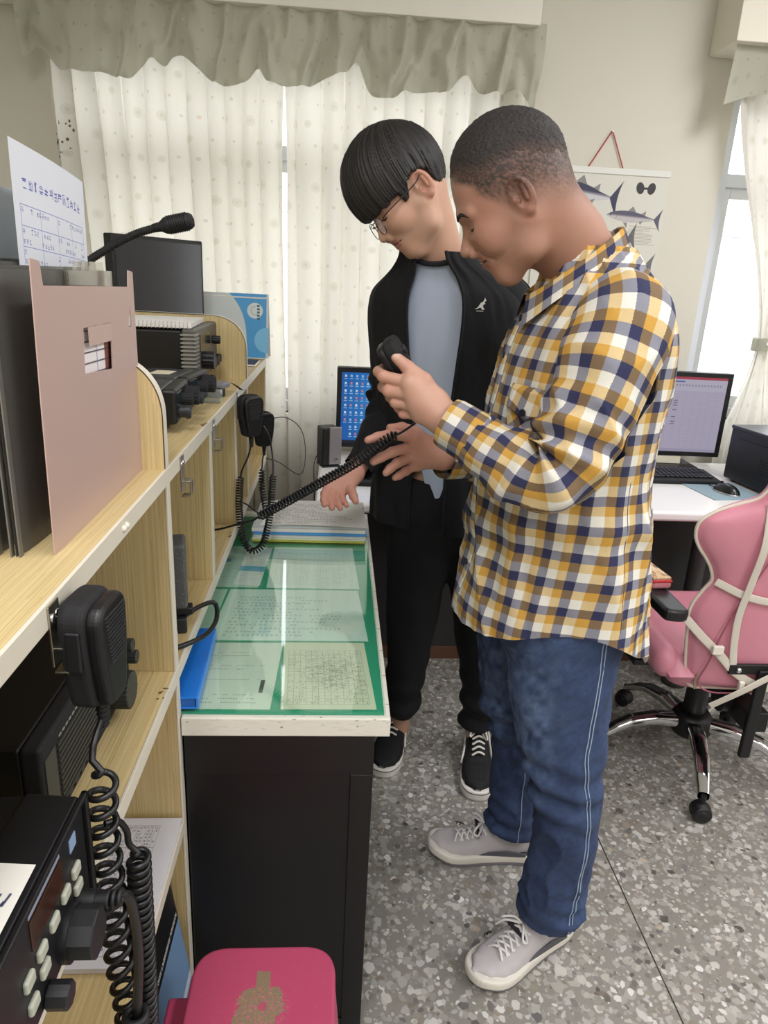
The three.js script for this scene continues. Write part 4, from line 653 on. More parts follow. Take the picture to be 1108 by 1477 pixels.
// ---------------------------------------------------------------- white computer table along the windows
{
  const t = thing('computer_table', 'long white table under the windows with dark panels and legs', 'table', [1.1, 0, -2.5]);
  lp(t, 'top', bx(-1.16, 1.4, 0.706, 0.74, -0.34, 0.37, 0.012, 3), std(0xe8e7e4, 0.28));
  lp(t, 'modesty_panel', bx(-1.12, 1.36, 0.055, 0.70, 0.02, 0.04, 0.002), std(0x2a2829, 0.6)); lp(t, 'plinth', bx(-1.12, 1.36, 0, 0.055, 0.022, 0.042, 0.002), std(0x5c3d2a, 0.6), 'brown wooden plinth');
  for (const x of [-1.1, -0.08, 0.22, 1.33]) lp(t, 'leg', join(tr(cyl(0.03, 0.03, 0.69, 20), x, 0.36, 0.2), tr(cyl(0.045, 0.045, 0.015, 20), x, 0.0075, 0.2)), std(0x4c4a4a, 0.35, 0.5));
  lp(t, 'cable_tray', bx(-0.3, 1.2, 0.2, 0.22, -0.03, 0.02, 0.002), M.darkGrey);
  // desktop speaker
  const s = thing('desktop_speaker', 'small black and silver desktop speaker beside the blue screen', 'speaker', [-0.022, 0.74, -2.6], 0.35);
  lp(s, 'cabinet', bx(-0.036, 0.03, 0.004, 0.148, -0.04, 0.03, 0.006, 2), M.black); lp(s, 'front_grille', bx(-0.012, 0.036, 0.01, 0.152, 0.028, 0.036, 0.006, 2), std(0x8c8789, 0.4, 0.4)); lp(s, 'volume_knob', tr(cyl(0.006, 0.006, 0.006, 14), 0.015, 0.03, 0.038, PI / 2), M.chrome); lp(s, 'foot', bx(-0.036, 0.034, 0, 0.006, -0.042, 0.036, 0.002), M.rubber);
  const wire = thing('thin_wire', 'thin black speaker wire hanging over the table end', 'wire', [-0.06, 0.74, -2.55]);
  wp(wire, 'wire', tube([[-0.035, 0.78, -2.62], [-0.06, 0.79, -2.58], [-0.075, 0.76, -2.54], [-0.072, 0.66, -2.5], [-0.072, 0.5, -2.48]], 0.0018, 30, 6), M.cord);
}
function screenTex(draw, w = 512, h = 384) { return canvasTex(w, h, draw, { clamp: true }); }
function monitor(name, label, pos, W, H, lift, tex, glow, turn = 0, deep = 0.045) {
  const m = thing(name, label, 'monitor', pos, turn);
  lp(m, 'housing', bx(-W / 2, W / 2, lift, lift + H, -deep, -0.002, 0.006, 2), M.black);
  const b = 0.018;
  lp(m, 'bezel', join(bx(-W / 2, W / 2, lift, lift + b, -0.003, 0.004, 0.0015), bx(-W / 2, W / 2, lift + H - b, lift + H, -0.003, 0.004, 0.0015), bx(-W / 2, -W / 2 + b, lift + b, lift + H - b, -0.003, 0.004, 0.0015), bx(W / 2 - b, W / 2, lift + b, lift + H - b, -0.003, 0.004, 0.0015)), M.black);
  lp(m, 'screen', new THREE.PlaneGeometry(W - 2 * b, H - 2 * b).translate(0, lift + H / 2, -0.0005), std(0x101010, 0.3, 0, { emissive: 0xffffff, emissiveMap: tex, emissiveIntensity: glow }));
  const L = new THREE.RectAreaLight(0xcfd4ff, glow * 0.6, W - 2 * b, H - 2 * b); L.position.set(0, lift + H / 2, 0.006); L.rotation.y = PI; m.add(L);
  lp(m, 'stand_neck', bx(-0.035, 0.035, 0.012, lift + 0.06, -0.07, -0.045, 0.004), M.black); lp(m, 'stand_foot', bx(-0.11, 0.11, 0, 0.014, -0.10, 0.06, 0.006, 2), M.black);
  return m;
}
{
  const blue = screenTex((x, w, h) => { x.fillStyle = rgb(34, 120, 200); x.fillRect(0, 0, w, h); const g = x.createRadialGradient(w * 0.6, h * 0.4, 20, w * 0.6, h * 0.4, w * 0.6); g.addColorStop(0, 'rgb(64,160,228)'); g.addColorStop(1, 'rgb(24,98,180)'); x.fillStyle = g; x.fillRect(0, 0, w, h); reseed(50); for (let i = 0; i < 10; i++) for (let j = 0; j < 9; j++) { if (i === 0 && j > 6) continue; x.fillStyle = ['rgb(224,232,242)', 'rgb(206,214,220)', 'rgb(150,200,240)', 'rgb(216,200,160)', 'rgb(190,220,236)', 'rgb(204,130,140)'][floor(rnd() * 6)]; x.fillRect(w * (0.034 + i * 0.062), h * (0.034 + j * 0.103), 12, 13); x.fillStyle = 'rgba(240,244,250,0.7)'; x.fillRect(w * (0.026 + i * 0.062), h * (0.03 + j * 0.103) + 21, 20, 4); } x.fillStyle = rgb(22, 30, 48); x.fillRect(0, h * 0.965, w, h * 0.04); });
  monitor('desktop_monitor', 'flat screen showing a blue desktop with icons behind the young man', [0.19, 0.74, -2.72], 0.378, 0.308, 0.045, blue, 0.75);
  const sheet = screenTex((x, w, h) => { x.fillStyle = rgb(206, 198, 222); x.fillRect(0, 0, w, h); x.fillStyle = rgb(196, 74, 96); x.fillRect(0, 0, w, h * 0.035); x.fillStyle = rgb(212, 206, 228); x.fillRect(0, h * 0.035, w, h * 0.15); x.fillStyle = rgb(96, 118, 178); x.fillRect(w * 0.3, h * 0.055, w * 0.25, h * 0.018); reseed(51); for (let i = 0; i < 26; i++) { x.fillStyle = 'rgba(150,140,176,0.7)'; x.fillRect(w * (0.1 + i * 0.033), h * 0.10, 9, 9); } x.strokeStyle = 'rgba(160,152,186,0.55)'; x.lineWidth = 1; for (let i = 0; i < 26; i++) { x.beginPath(); x.moveTo(0, h * (0.2 + i * 0.031)); x.lineTo(w, h * (0.2 + i * 0.031)); x.stroke(); } for (let i = 0; i < 12; i++) { x.beginPath(); x.moveTo(w * i / 12, h * 0.2); x.lineTo(w * i / 12, h); x.stroke(); } x.fillStyle = 'rgba(110,104,140,0.7)'; for (let i = 0; i < 60; i++) x.fillRect(w * (0.05 + floor(rnd() * 6) * 0.083), h * (0.3 + floor(rnd() * 12) * 0.031) + 3, 22, 5); x.fillStyle = rgb(188, 180, 208); x.fillRect(0, h * 0.96, w, h * 0.04); });
  const mr = monitor('desktop_monitor', 'flat screen showing a pale lilac spreadsheet with a red title bar', [1.36, 0.74, -2.75], 0.42, 0.338, 0.047, sheet, 0.55, -0.03);
  lp(mr, 'sticky_note', bx(-0.045, 0.055, 0.015, 0.052, 0.0045, 0.0055, 0.0003).rotateX(-0.1), std(0xd9d5bf, 0.7), 'cream sticky note under the screen'); lp(mr, 'sticky_note', bx(-0.17, -0.06, 0.02, 0.052, 0.0045, 0.0055, 0.0003), std(0xd2d0c6, 0.7));
  // keyboards
  const kb = (label, pos, turn, W, D) => {
    const k = thing('keyboard', label, 'keyboard', pos, turn); lp(k, 'case', bx(-W / 2, W / 2, 0, 0.018, -D / 2, D / 2, 0.004, 2).rotateX(0.06), M.blackMatte);
    const keyG = bx(-0.0075, 0.0075, 0.016, 0.024, -0.0075, 0.0075, 0.0015); const cols = floor((W - 0.02) / 0.0185);
    for (let j = 0; j < 6; j++) for (let i = 0; i < cols; i++) { if (j === 5 && i > 3 && i < 9) { continue; } const m = lp(k, 'key', keyG, M.black); m.position.set(-W / 2 + 0.018 + i * 0.0185, 0.001 + (2.5 - j) * 0.0012, -D / 2 + 0.02 + j * 0.0185); }
    lp(k, 'space_bar', bx(-0.05, 0.045, 0.016, 0.024, -0.0075, 0.0075, 0.0015).translate(-W / 2 + 0.137, -0.002, -D / 2 + 0.1125), M.black); return k;
  };
  kb('black keyboard below the blue desktop screen', [0.26, 0.742, -2.40], 0, 0.43, 0.15);
  kb('black keyboard below the lilac spreadsheet screen', [1.255, 0.742, -2.55], 0.0, 0.40, 0.15);
  const pad = thing('mouse_pad', 'blue-grey mouse pad on the white table', 'mouse pad', [1.41, 0.74, -2.40], 0.12); lp(pad, 'cloth', bx(-0.10, 0.11, 0, 0.003, -0.10, 0.11, 0.0012), std(0x8da3ad, 0.85));
  const ms = thing('computer_mouse', 'black and silver computer mouse on the blue-grey pad', 'mouse', [1.415, 0.743, -2.37], 0.35);
  const dome = (sx, sy, sz, y0) => { const g = new THREE.SphereGeometry(1, 28, 14, 0, 2 * PI, 0, PI / 2); g.scale(sx, sy, sz); g.translate(0, y0, 0); return g; };
  lp(ms, 'body', dome(0.031, 0.034, 0.054, 0.0), std(0x17181a, 0.25)); lp(ms, 'silver_band', dome(0.0325, 0.018, 0.0555, 0.0), std(0xb4b4b6, 0.3, 0.7)); lp(ms, 'wheel', tr(cyl(0.006, 0.006, 0.005, 14), 0, 0.031, -0.026, 0, 0, PI / 2), M.rubber);
  lp(ms, 'cable', tube([[0, 0.008, -0.054], [0.01, 0.004, -0.08], [0.03, 0.003, -0.12], [0.03, 0.003, -0.22]], 0.0018, 24, 6), M.cord);
  const pc = thing('computer_tower', 'dark blue-black computer case standing beside the tied curtain', 'computer', [1.66, 0.74, -2.41], 0.12);
  lp(pc, 'case', bx(-0.125, 0.125, 0.008, 0.205, -0.19, 0.19, 0.006, 2), std(0x14161d, 0.4)); lp(pc, 'top_cover', bx(-0.128, 0.128, 0.2, 0.214, -0.193, 0.193, 0.005, 2), std(0x2a2e38, 0.35)); lp(pc, 'side_emboss', bx(-0.1285, -0.124, 0.04, 0.17, -0.14, 0.14, 0.002, 1), std(0x191b23, 0.45));
  const vents = []; for (let i = 0; i < 6; i++) for (let j = 0; j < 5; j++) vents.push(bx(-0.1295, -0.1283, 0.07 + j * 0.012, 0.075 + j * 0.012, 0.0 + i * 0.014, 0.008 + i * 0.014, 0.0003)); lp(pc, 'vent_holes', join(vents), std(0x050506, 0.7)); for (const z of [-0.15, 0.15]) lp(pc, 'foot', bx(-0.11, 0.11, 0, 0.01, z - 0.012, z + 0.012, 0.002), M.rubber);
}
// ---------------------------------------------------------------- fish poster on a red string
{
  const t = thing('fish_poster', 'hanging wall chart of fish drawings on a red string', 'poster', [1.03, 1.87, RZ0]);
  const tex = canvasTex(900, 1400, (x, w, h) => {
    x.fillStyle = rgb(213, 213, 201); x.fillRect(0, 0, w, h);
    const fish = (cx, cy, L, H, back, belly, rot, tail, band) => {
      x.save(); x.translate(cx, cy); x.rotate(rot);
      const body = () => { x.beginPath(); x.moveTo(-L / 2, 0); x.bezierCurveTo(-L * 0.36, -H * 0.55, -L * 0.05, -H * 0.62, L * 0.2, -H * 0.22); x.lineTo(L * 0.38, -H * 0.05); x.lineTo(L * 0.38, H * 0.05); x.bezierCurveTo(L * 0.1, H * 0.45, -L * 0.25, H * 0.6, -L / 2, 0); x.closePath(); };
      const g = x.createLinearGradient(0, -H * 0.55, 0, H * 0.5); g.addColorStop(0, back); g.addColorStop(0.38, back); g.addColorStop(0.55, belly); g.addColorStop(1, belly); x.fillStyle = g; body(); x.fill();
      x.save(); body(); x.clip(); if (band) { x.strokeStyle = 'rgba(70,66,66,0.8)'; x.lineWidth = 7; for (let i = -2; i < 3; i++) { x.beginPath(); x.moveTo(-L * 0.4, i * H * 0.14); x.bezierCurveTo(-L * 0.1, i * H * 0.2, L * 0.2, i * H * 0.1, L * 0.4, i * H * 0.02); x.stroke(); } } x.restore();
      x.fillStyle = back; x.beginPath(); x.moveTo(L * 0.36, 0); x.lineTo(L * 0.5, -H * tail); x.quadraticCurveTo(L * 0.43, 0, L * 0.5, H * tail); x.closePath(); x.fill();
      x.fillStyle = 'rgba(110,106,108,0.75)'; x.beginPath(); x.moveTo(-L * 0.12, -H * 0.5); x.lineTo(-L * 0.04, -H * 0.86); x.lineTo(L * 0.03, -H * 0.4); x.fill(); x.beginPath(); x.moveTo(L * 0.12, -H * 0.33); x.lineTo(L * 0.2, -H * 0.6); x.lineTo(L * 0.2, -H * 0.22); x.fill(); x.beginPath(); x.moveTo(-L * 0.18, H * 0.42); x.lineTo(-L * 0.1, H * 0.85); x.lineTo(-L * 0.1, H * 0.44); x.fill(); x.beginPath(); x.moveTo(L * 0.1, H * 0.3); x.lineTo(L * 0.14, H * 0.5); x.lineTo(L * 0.17, H * 0.18); x.fill();
      x.fillStyle = rgb(30, 30, 34); x.beginPath(); x.arc(-L * 0.42, -H * 0.06, H * 0.06, 0, 7); x.fill(); x.strokeStyle = 'rgba(90,86,88,0.8)'; x.lineWidth = 2; x.beginPath(); x.arc(-L * 0.36, 0, H * 0.26, -0.9, 0.9); x.stroke(); x.restore();
    };
    fish(310, 136, 530, 130, rgb(58, 58, 82), rgb(198, 198, 202), 0.12, 0.95, false);
    fish(690, 277, 400, 84, rgb(88, 86, 104), rgb(186, 182, 182), 0.05, 0.9, false);
    fish(500, 420, 460, 120, rgb(100, 98, 98), rgb(186, 186, 178), -0.08, 0.8, true);
    fish(650, 575, 470, 100, rgb(110, 110, 108), rgb(176, 176, 168), 0.05, 0.85, false);
    fish(430, 780, 500, 120, rgb(96, 96, 110), rgb(184, 184, 180), 0, 0.8, false);
    fish(460, 1020, 520, 130, rgb(84, 86, 104), rgb(188, 188, 184), 0.03, 0.8, true);
    x.fillStyle = rgb(54, 52, 58); for (const s of [-1, 1]) { x.beginPath(); x.ellipse(747 + s * 40, 87, 28, 38, s * 0.25, 0, 7); x.fill(); } x.fillRect(727, 80, 40, 14);
    x.fillStyle = 'rgba(120,116,112,0.6)'; reseed(60); for (let i = 0; i < 14; i++) x.fillRect(650 + rnd() * 60, 330 + i * 9, 120 + rnd() * 60, 3);
  }, { clamp: true });
  lp(t, 'sheet', join(new THREE.PlaneGeometry(0.515, 0.80).translate(0, -0.415, 0.0075)), std(0xffffff, 0.6, 0, { map: tex, side: THREE.DoubleSide }));
  lp(t, 'backing', bx(-0.258, 0.258, -0.815, -0.01, 0.004, 0.007, 0.0005), M.paper);
  lp(t, 'top_rail', bx(-0.262, 0.262, -0.022, 0.002, 0.003, 0.012, 0.003), std(0xdedfd8, 0.35)); lp(t, 'bottom_rail', bx(-0.262, 0.262, -0.835, -0.812, 0.003, 0.012, 0.003), std(0xdedfd8, 0.35));
  lp(t, 'red_string', join(rod([-0.075, -0.004, 0.008], [0.003, 0.128, 0.006], 0.0022), rod([0.07, -0.008, 0.008], [0.007, 0.128, 0.006], 0.0022)), std(0xb04038, 0.7)); lp(t, 'nail', tr(cyl(0.003, 0.003, 0.012, 10), 0.005, 0.129, 0.006, PI / 2), M.steel);
}
// ---------------------------------------------------------------- pink chair
function ribbon(pts, w, th = 0.002, up = V(0, 0, 1), n = 40) {   // flat strap along a path, face turned towards `up`
  const c = new THREE.CatmullRomCurve3(pts.map((p) => V(...p)), false, 'centripetal');
  return grid((u, v) => { const p = c.getPoint(u), T = c.getTangent(u), S = T.clone().cross(up).normalize(), N = S.clone().cross(T); const a = v * 2 * PI, s = cos(a), q = sin(a); return p.clone().addScaledVector(S, w / 2 * Math.sign(s) * sqrt(abs(s))).addScaledVector(N, th * q).toArray(); }, n, 12);
}
{
  const t = thing('office_chair', 'pink leatherette swivel chair with cream straps and a chrome star base', 'chair', [1.155, 0, -1.865]);
  const pinkL = std(0xd58c9c, 0.42), piping = std(0xd9cfc0, 0.6), strapM = std(0xcfc8ba, 0.7);
  // padded back: outline swollen in depth, leaning back slightly
  const half = [[0.0, 0.385], [0.11, 0.388], [0.165, 0.394], [0.178, 0.42], [0.198, 0.50], [0.213, 0.58], [0.222, 0.645], [0.205, 0.69], [0.186, 0.73], [0.205, 0.775], [0.245, 0.825], [0.262, 0.86], [0.258, 0.895], [0.20, 0.932], [0.12, 0.965], [0.105, 1.02], [0.115, 1.10], [0.10, 1.17], [0, 1.19]];
  const edge = new THREE.CatmullRomCurve3(half.map((p) => V(p[0], p[1], 0)), false, 'centripetal').getSpacedPoints(64);
  const widthAt = (y) => { let w = 0; for (let i = 0; i < edge.length - 1; i++) { const a = edge[i], b = edge[i + 1]; if ((a.y - y) * (b.y - y) <= 0 && a.y !== b.y) w = max(w, lerp(a.x, b.x, (y - a.y) / (b.y - a.y))); } return max(w, 0.02); };
  const lean = (y) => 0.225 + (y - 0.4) * 0.13;
  const backSide = (sgn) => grid((u, v) => { const y = lerp(0.387, 1.188, v), w = widthAt(y) * sstep(-0.001, 0.03, min(y - 0.386, 1.1885 - y) + 0.012), s = u * 2 - 1, x = s * w, e = (1 - abs(s) ** 3) ** 0.5, crown = sgn > 0 ? 0.044 : 0.05; return [x, y, lean(y) + sgn * crown * e * sstep(0, 0.05, min(y - 0.38, 1.195 - y)) + 0.012 * abs(s) * -1 + 0.004 * sin(x * 60 + y * 30) * e * 0.2]; }, 40, 90);
  lp(t, 'backrest', join(backSide(1), backSide(-1)), std(0xd58c9c, 0.42, 0, { side: THREE.DoubleSide }));
  const rim = []; for (const s of [1, -1]) for (const p of edge) rim.push([s * p.x, p.y, lean(p.y) - 0.012]);
  lp(t, 'piping', join(tube(edge.filter((_, i) => i % 2 === 0).map((p) => [-p.x - 0.001, p.y, lean(p.y) - 0.008]), 0.0045, 120, 8), tube(edge.filter((_, i) => i % 2 === 0).map((p) => [p.x + 0.001, p.y, lean(p.y) - 0.008]), 0.0045, 120, 8)), piping, 'cream edge piping');
  const zb = (y, s) => lean(y) + 0.046 * (1 - abs(s) ** 3) ** 0.5 + 0.002;
  lp(t, 'seam', tube([[-0.06, 0.90], [-0.09, 0.80], [-0.12, 0.70], [-0.145, 0.60], [-0.155, 0.50], [-0.16, 0.42], [-0.13, 0.402], [0, 0.41]].map(([x, y]) => [x, y, zb(y, x / widthAt(y)) - 0.0012]), 0.0022, 60, 6), std(0xa85e70, 0.6));
  lp(t, 'worn_patch', new THREE.SphereGeometry(1, 14, 10).scale(0.006, 0.026, 0.003).translate(-0.163, 0.425, 0.246), std(0x9a8672, 0.9));
  // seat
  lp(t, 'seat', join(grid((u, v) => { const x = (u * 2 - 1) * 0.235, z = lerp(0.245, -0.26, v), e = (1 - abs(u * 2 - 1) ** 4) ** 0.4, f = sstep(0, 0.08, v) * sstep(0, 0.12, 1 - v); return [x, 0.435 + 0.055 * e * f + 0.02 * (abs(u * 2 - 1) ** 2) * e * f, z]; }, 30, 30), grid((u, v) => { const x = (1 - u * 2) * 0.235, z = lerp(0.245, -0.26, v), e = (1 - abs(u * 2 - 1) ** 4) ** 0.4, f = sstep(0, 0.08, v) * sstep(0, 0.12, 1 - v); return [x, 0.435 - 0.06 * e * f, z]; }, 30, 30)), std(0xd58c9c, 0.42, 0, { side: THREE.DoubleSide }));
  for (const s of [-1, 1]) lp(t, 'seat_bolster', new THREE.CapsuleGeometry(0.042, 0.36, 8, 20).rotateX(PI / 2).scale(0.9, 1.15, 1).translate(s * 0.225, 0.452, 0.0), pinkL);
  lp(t, 'seat_stripe', ribbon([[-0.262, 0.44, 0.16], [-0.268, 0.47, 0.05], [-0.262, 0.485, -0.10], [-0.24, 0.48, -0.22]], 0.03, 0.002, V(-1, 0.5, 0)), std(0xdfd9d2, 0.5), 'white seat stripe');
  // straps tied round the back
  const sp = (a) => a.map(([x, y, d = 0]) => [x, y, zb(y, clamp(x / widthAt(y), -0.98, 0.98)) + 0.003 + d]);
  lp(t, 'strap', ribbon(sp([[-0.19, 0.735], [-0.12, 0.708], [-0.04, 0.692], [0.06, 0.69], [0.15, 0.715], [0.19, 0.735]]), 0.02), strapM, 'cream strap');
  lp(t, 'strap', ribbon(sp([[-0.118, 0.958], [-0.115, 0.85, 0.001], [-0.118, 0.75, 0.004], [-0.122, 0.65], [-0.112, 0.56, 0.003], [-0.10, 0.50, 0.006]]), 0.02), strapM, 'cream strap');
  lp(t, 'strap', ribbon(sp([[-0.235, 0.62, -0.01], [-0.19, 0.575], [-0.14, 0.53, 0.004], [-0.09, 0.48, 0.008], [-0.03, 0.445, 0.01], [0.06, 0.42, 0.01]]), 0.022), strapM, 'cream strap');
  lp(t, 'strap', ribbon([[-0.13, 0.37, 0.28], [-0.07, 0.43, 0.305], [0.0, 0.48, 0.31], [0.08, 0.52, 0.31]], 0.02), strapM, 'cream strap');
  for (const q of [[-0.168, -0.138, 0.535, 0.56], [-0.075, -0.06, 0.42, 0.455]]) lp(t, 'buckle', bx(...q, 0.29, 0.301, 0.003), std(0xe2ddd0, 0.4));
  // armrests with posts
  for (const s of [-1, 1]) {
    const a = lp(t, 'armrest', ext(blobShape([[-0.03, 0.15], [0.03, 0.15], [0.036, 0.10], [0.034, -0.10], [0.028, -0.15], [-0.028, -0.15], [-0.034, -0.10], [-0.036, 0.10]], 40), 0.034, 0.01, 4).rotateX(-PI / 2).rotateZ(s * 0.05).translate(s * 0.262, 0.628, 0.115), std(0x15161a, 0.4));
    lp(a, 'post', join(bx(s * 0.262 - 0.012, s * 0.262 + 0.012, 0.42, 0.62, 0.04, 0.09, 0.004), bx(s * 0.1, s * 0.272, 0.385, 0.405, 0.03, 0.1, 0.004)), M.black);
  }
  lp(t, 'recline_bracket', join(bx(-0.11, 0.11, 0.475, 0.505, 0.285, 0.296, 0.004), bx(-0.03, 0.0, 0.22, 0.49, 0.288, 0.304, 0.004), bx(-0.03, 0.03, 0.3, 0.36, 0.05, 0.3, 0.004)), M.black);
  lp(t, 'bracket_bolt', tr(new THREE.SphereGeometry(0.008, 12, 8), -0.085, 0.49, 0.297), M.chrome);
  lp(t, 'mechanism', join(bx(-0.09, 0.09, 0.325, 0.375, -0.10, 0.12, 0.008, 2), tr(cyl(0.035, 0.035, 0.07, 20), -0.02, 0.335, 0.19, 0, 0, PI / 2)), M.black);
  lp(t, 'gas_lift', join(tr(cyl(0.032, 0.034, 0.17, 24), 0, 0.255, 0), tr(cyl(0.022, 0.022, 0.08, 20), 0, 0.35, 0)), M.black);
  lp(t, 'hub', new THREE.LatheGeometry([[0.0001, 0.095], [0.058, 0.095], [0.064, 0.11], [0.062, 0.15], [0.045, 0.172], [0.0001, 0.175]].map((p) => new THREE.Vector2(...p)), 28), M.black);
  for (let i = 0; i < 5; i++) {
    const a = PI + i * 2 * PI / 5, dx = cos(a), dz = -sin(a);
    const sec = [[0.045, 0.135, 0.026, 0.020], [0.12, 0.142, 0.024, 0.018], [0.2, 0.13, 0.022, 0.016], [0.25, 0.105, 0.020, 0.015], [0.295, 0.075, 0.016, 0.013]];
    const leg = grid((u, v) => { const k = v * (sec.length - 1), j = floor(min(k, sec.length - 1.001)), f = k - j, s0 = sec[j], s1 = sec[j + 1], r = lerp(s0[0], s1[0], f), y = lerp(s0[1], s1[1], f), hw = lerp(s0[2], s1[2], f), hh = lerp(s0[3], s1[3], f), th = u * 2 * PI, cx = Math.sign(cos(th)) * abs(cos(th)) ** 0.6 * hw, cy = Math.sign(sin(th)) * abs(sin(th)) ** 0.6 * hh; return [dx * r - dz * cx, y + cy, dz * r + dx * cx]; }, 20, 24, undefined, true);
    const L = lp(t, 'star_leg', leg, std(0xcfd0d2, 0.08, 1, { side: THREE.DoubleSide }));
    const yaw = i * 1.3 + 0.4, wx = dx * 0.3, wz = dz * 0.3, ax = V(cos(yaw), 0, sin(yaw));
    const whe = []; for (const s of [-1, 1]) { const g = new THREE.LatheGeometry([[0.0001, -0.010], [0.020, -0.010], [0.026, -0.006], [0.027, 0], [0.026, 0.006], [0.020, 0.010], [0.0001, 0.010]].map((p) => new THREE.Vector2(...p)), 22); g.applyQuaternion(new THREE.Quaternion().setFromUnitVectors(V(0, 1, 0), ax)); g.translate(wx + ax.x * s * 0.014, 0.027, wz + ax.z * s * 0.014); whe.push(g); }
    whe.push(new THREE.SphereGeometry(0.0285, 16, 8, 0, 2 * PI, 0, PI / 2).translate(wx, 0.03, wz), tr(cyl(0.008, 0.008, 0.04, 12), wx, 0.062, wz));
    lp(L, 'caster', join(whe), std(0x151517, 0.5));
  }
  const pouch = thing('plush_pouch', 'small pink and gold patterned pouch resting on the chair armrest', 'pouch', [0.897, 0.645, -1.80], 0.1);
  const ptx = canvasTex(128, 128, (x, w, h) => { reseed(70); x.fillStyle = rgb(226, 196, 150); x.fillRect(0, 0, w, h); for (let i = 0; i < 60; i++) { x.fillStyle = ['rgba(240,225,215,0.8)', 'rgba(196,120,70,0.6)', 'rgba(120,90,60,0.6)', 'rgba(222,150,150,0.6)'][floor(rnd() * 4)]; x.beginPath(); x.arc(rnd() * w, rnd() * h, 3 + rnd() * 9, 0, 7); x.fill(); } });
  lp(pouch, 'top_panel', bx(-0.028, 0.028, 0.026, 0.034, -0.075, 0.07, 0.004, 2), std(0xffffff, 0.6, 0, { map: ptx })); lp(pouch, 'body', bx(-0.03, 0.03, 0.0, 0.028, -0.078, 0.074, 0.010, 3), std(0xe59aa2, 0.9)); lp(pouch, 'red_trim', bx(-0.0305, 0.0305, 0.018, 0.026, 0.03, 0.0745, 0.004, 2), std(0xc8322f, 0.7));
}
// ---------------------------------------------------------------- distance-field modelling for people
const smin = (a, b, k) => { const h = max(k - abs(a - b), 0) / k; return min(a, b) - h * h * k * 0.25; };
const smax = (a, b, k) => -smin(-a, -b, k);
function cone(x, y, z, a, b, r0, r1) {
  const dx = b[0] - a[0], dy = b[1] - a[1], dz = b[2] - a[2], px = x - a[0], py = y - a[1], pz = z - a[2];
  const t = clamp((px * dx + py * dy + pz * dz) / (dx * dx + dy * dy + dz * dz + 1e-12), 0, 1), qx = px - dx * t, qy = py - dy * t, qz = pz - dz * t;
  return sqrt(qx * qx + qy * qy + qz * qz) - (r0 + (r1 - r0) * t);
}
function ell(x, y, z, c, r) {
  const px = (x - c[0]), py = (y - c[1]), pz = (z - c[2]);
  const k0 = sqrt((px / r[0]) ** 2 + (py / r[1]) ** 2 + (pz / r[2]) ** 2), k1 = sqrt((px / r[0] ** 2) ** 2 + (py / r[1] ** 2) ** 2 + (pz / r[2] ** 2) ** 2);
  return k1 < 1e-9 ? -min(...r) : k0 * (k0 - 1) / k1;
}
const ball = (x, y, z, c, r) => sqrt((x - c[0]) ** 2 + (y - c[1]) ** 2 + (z - c[2]) ** 2) - r;
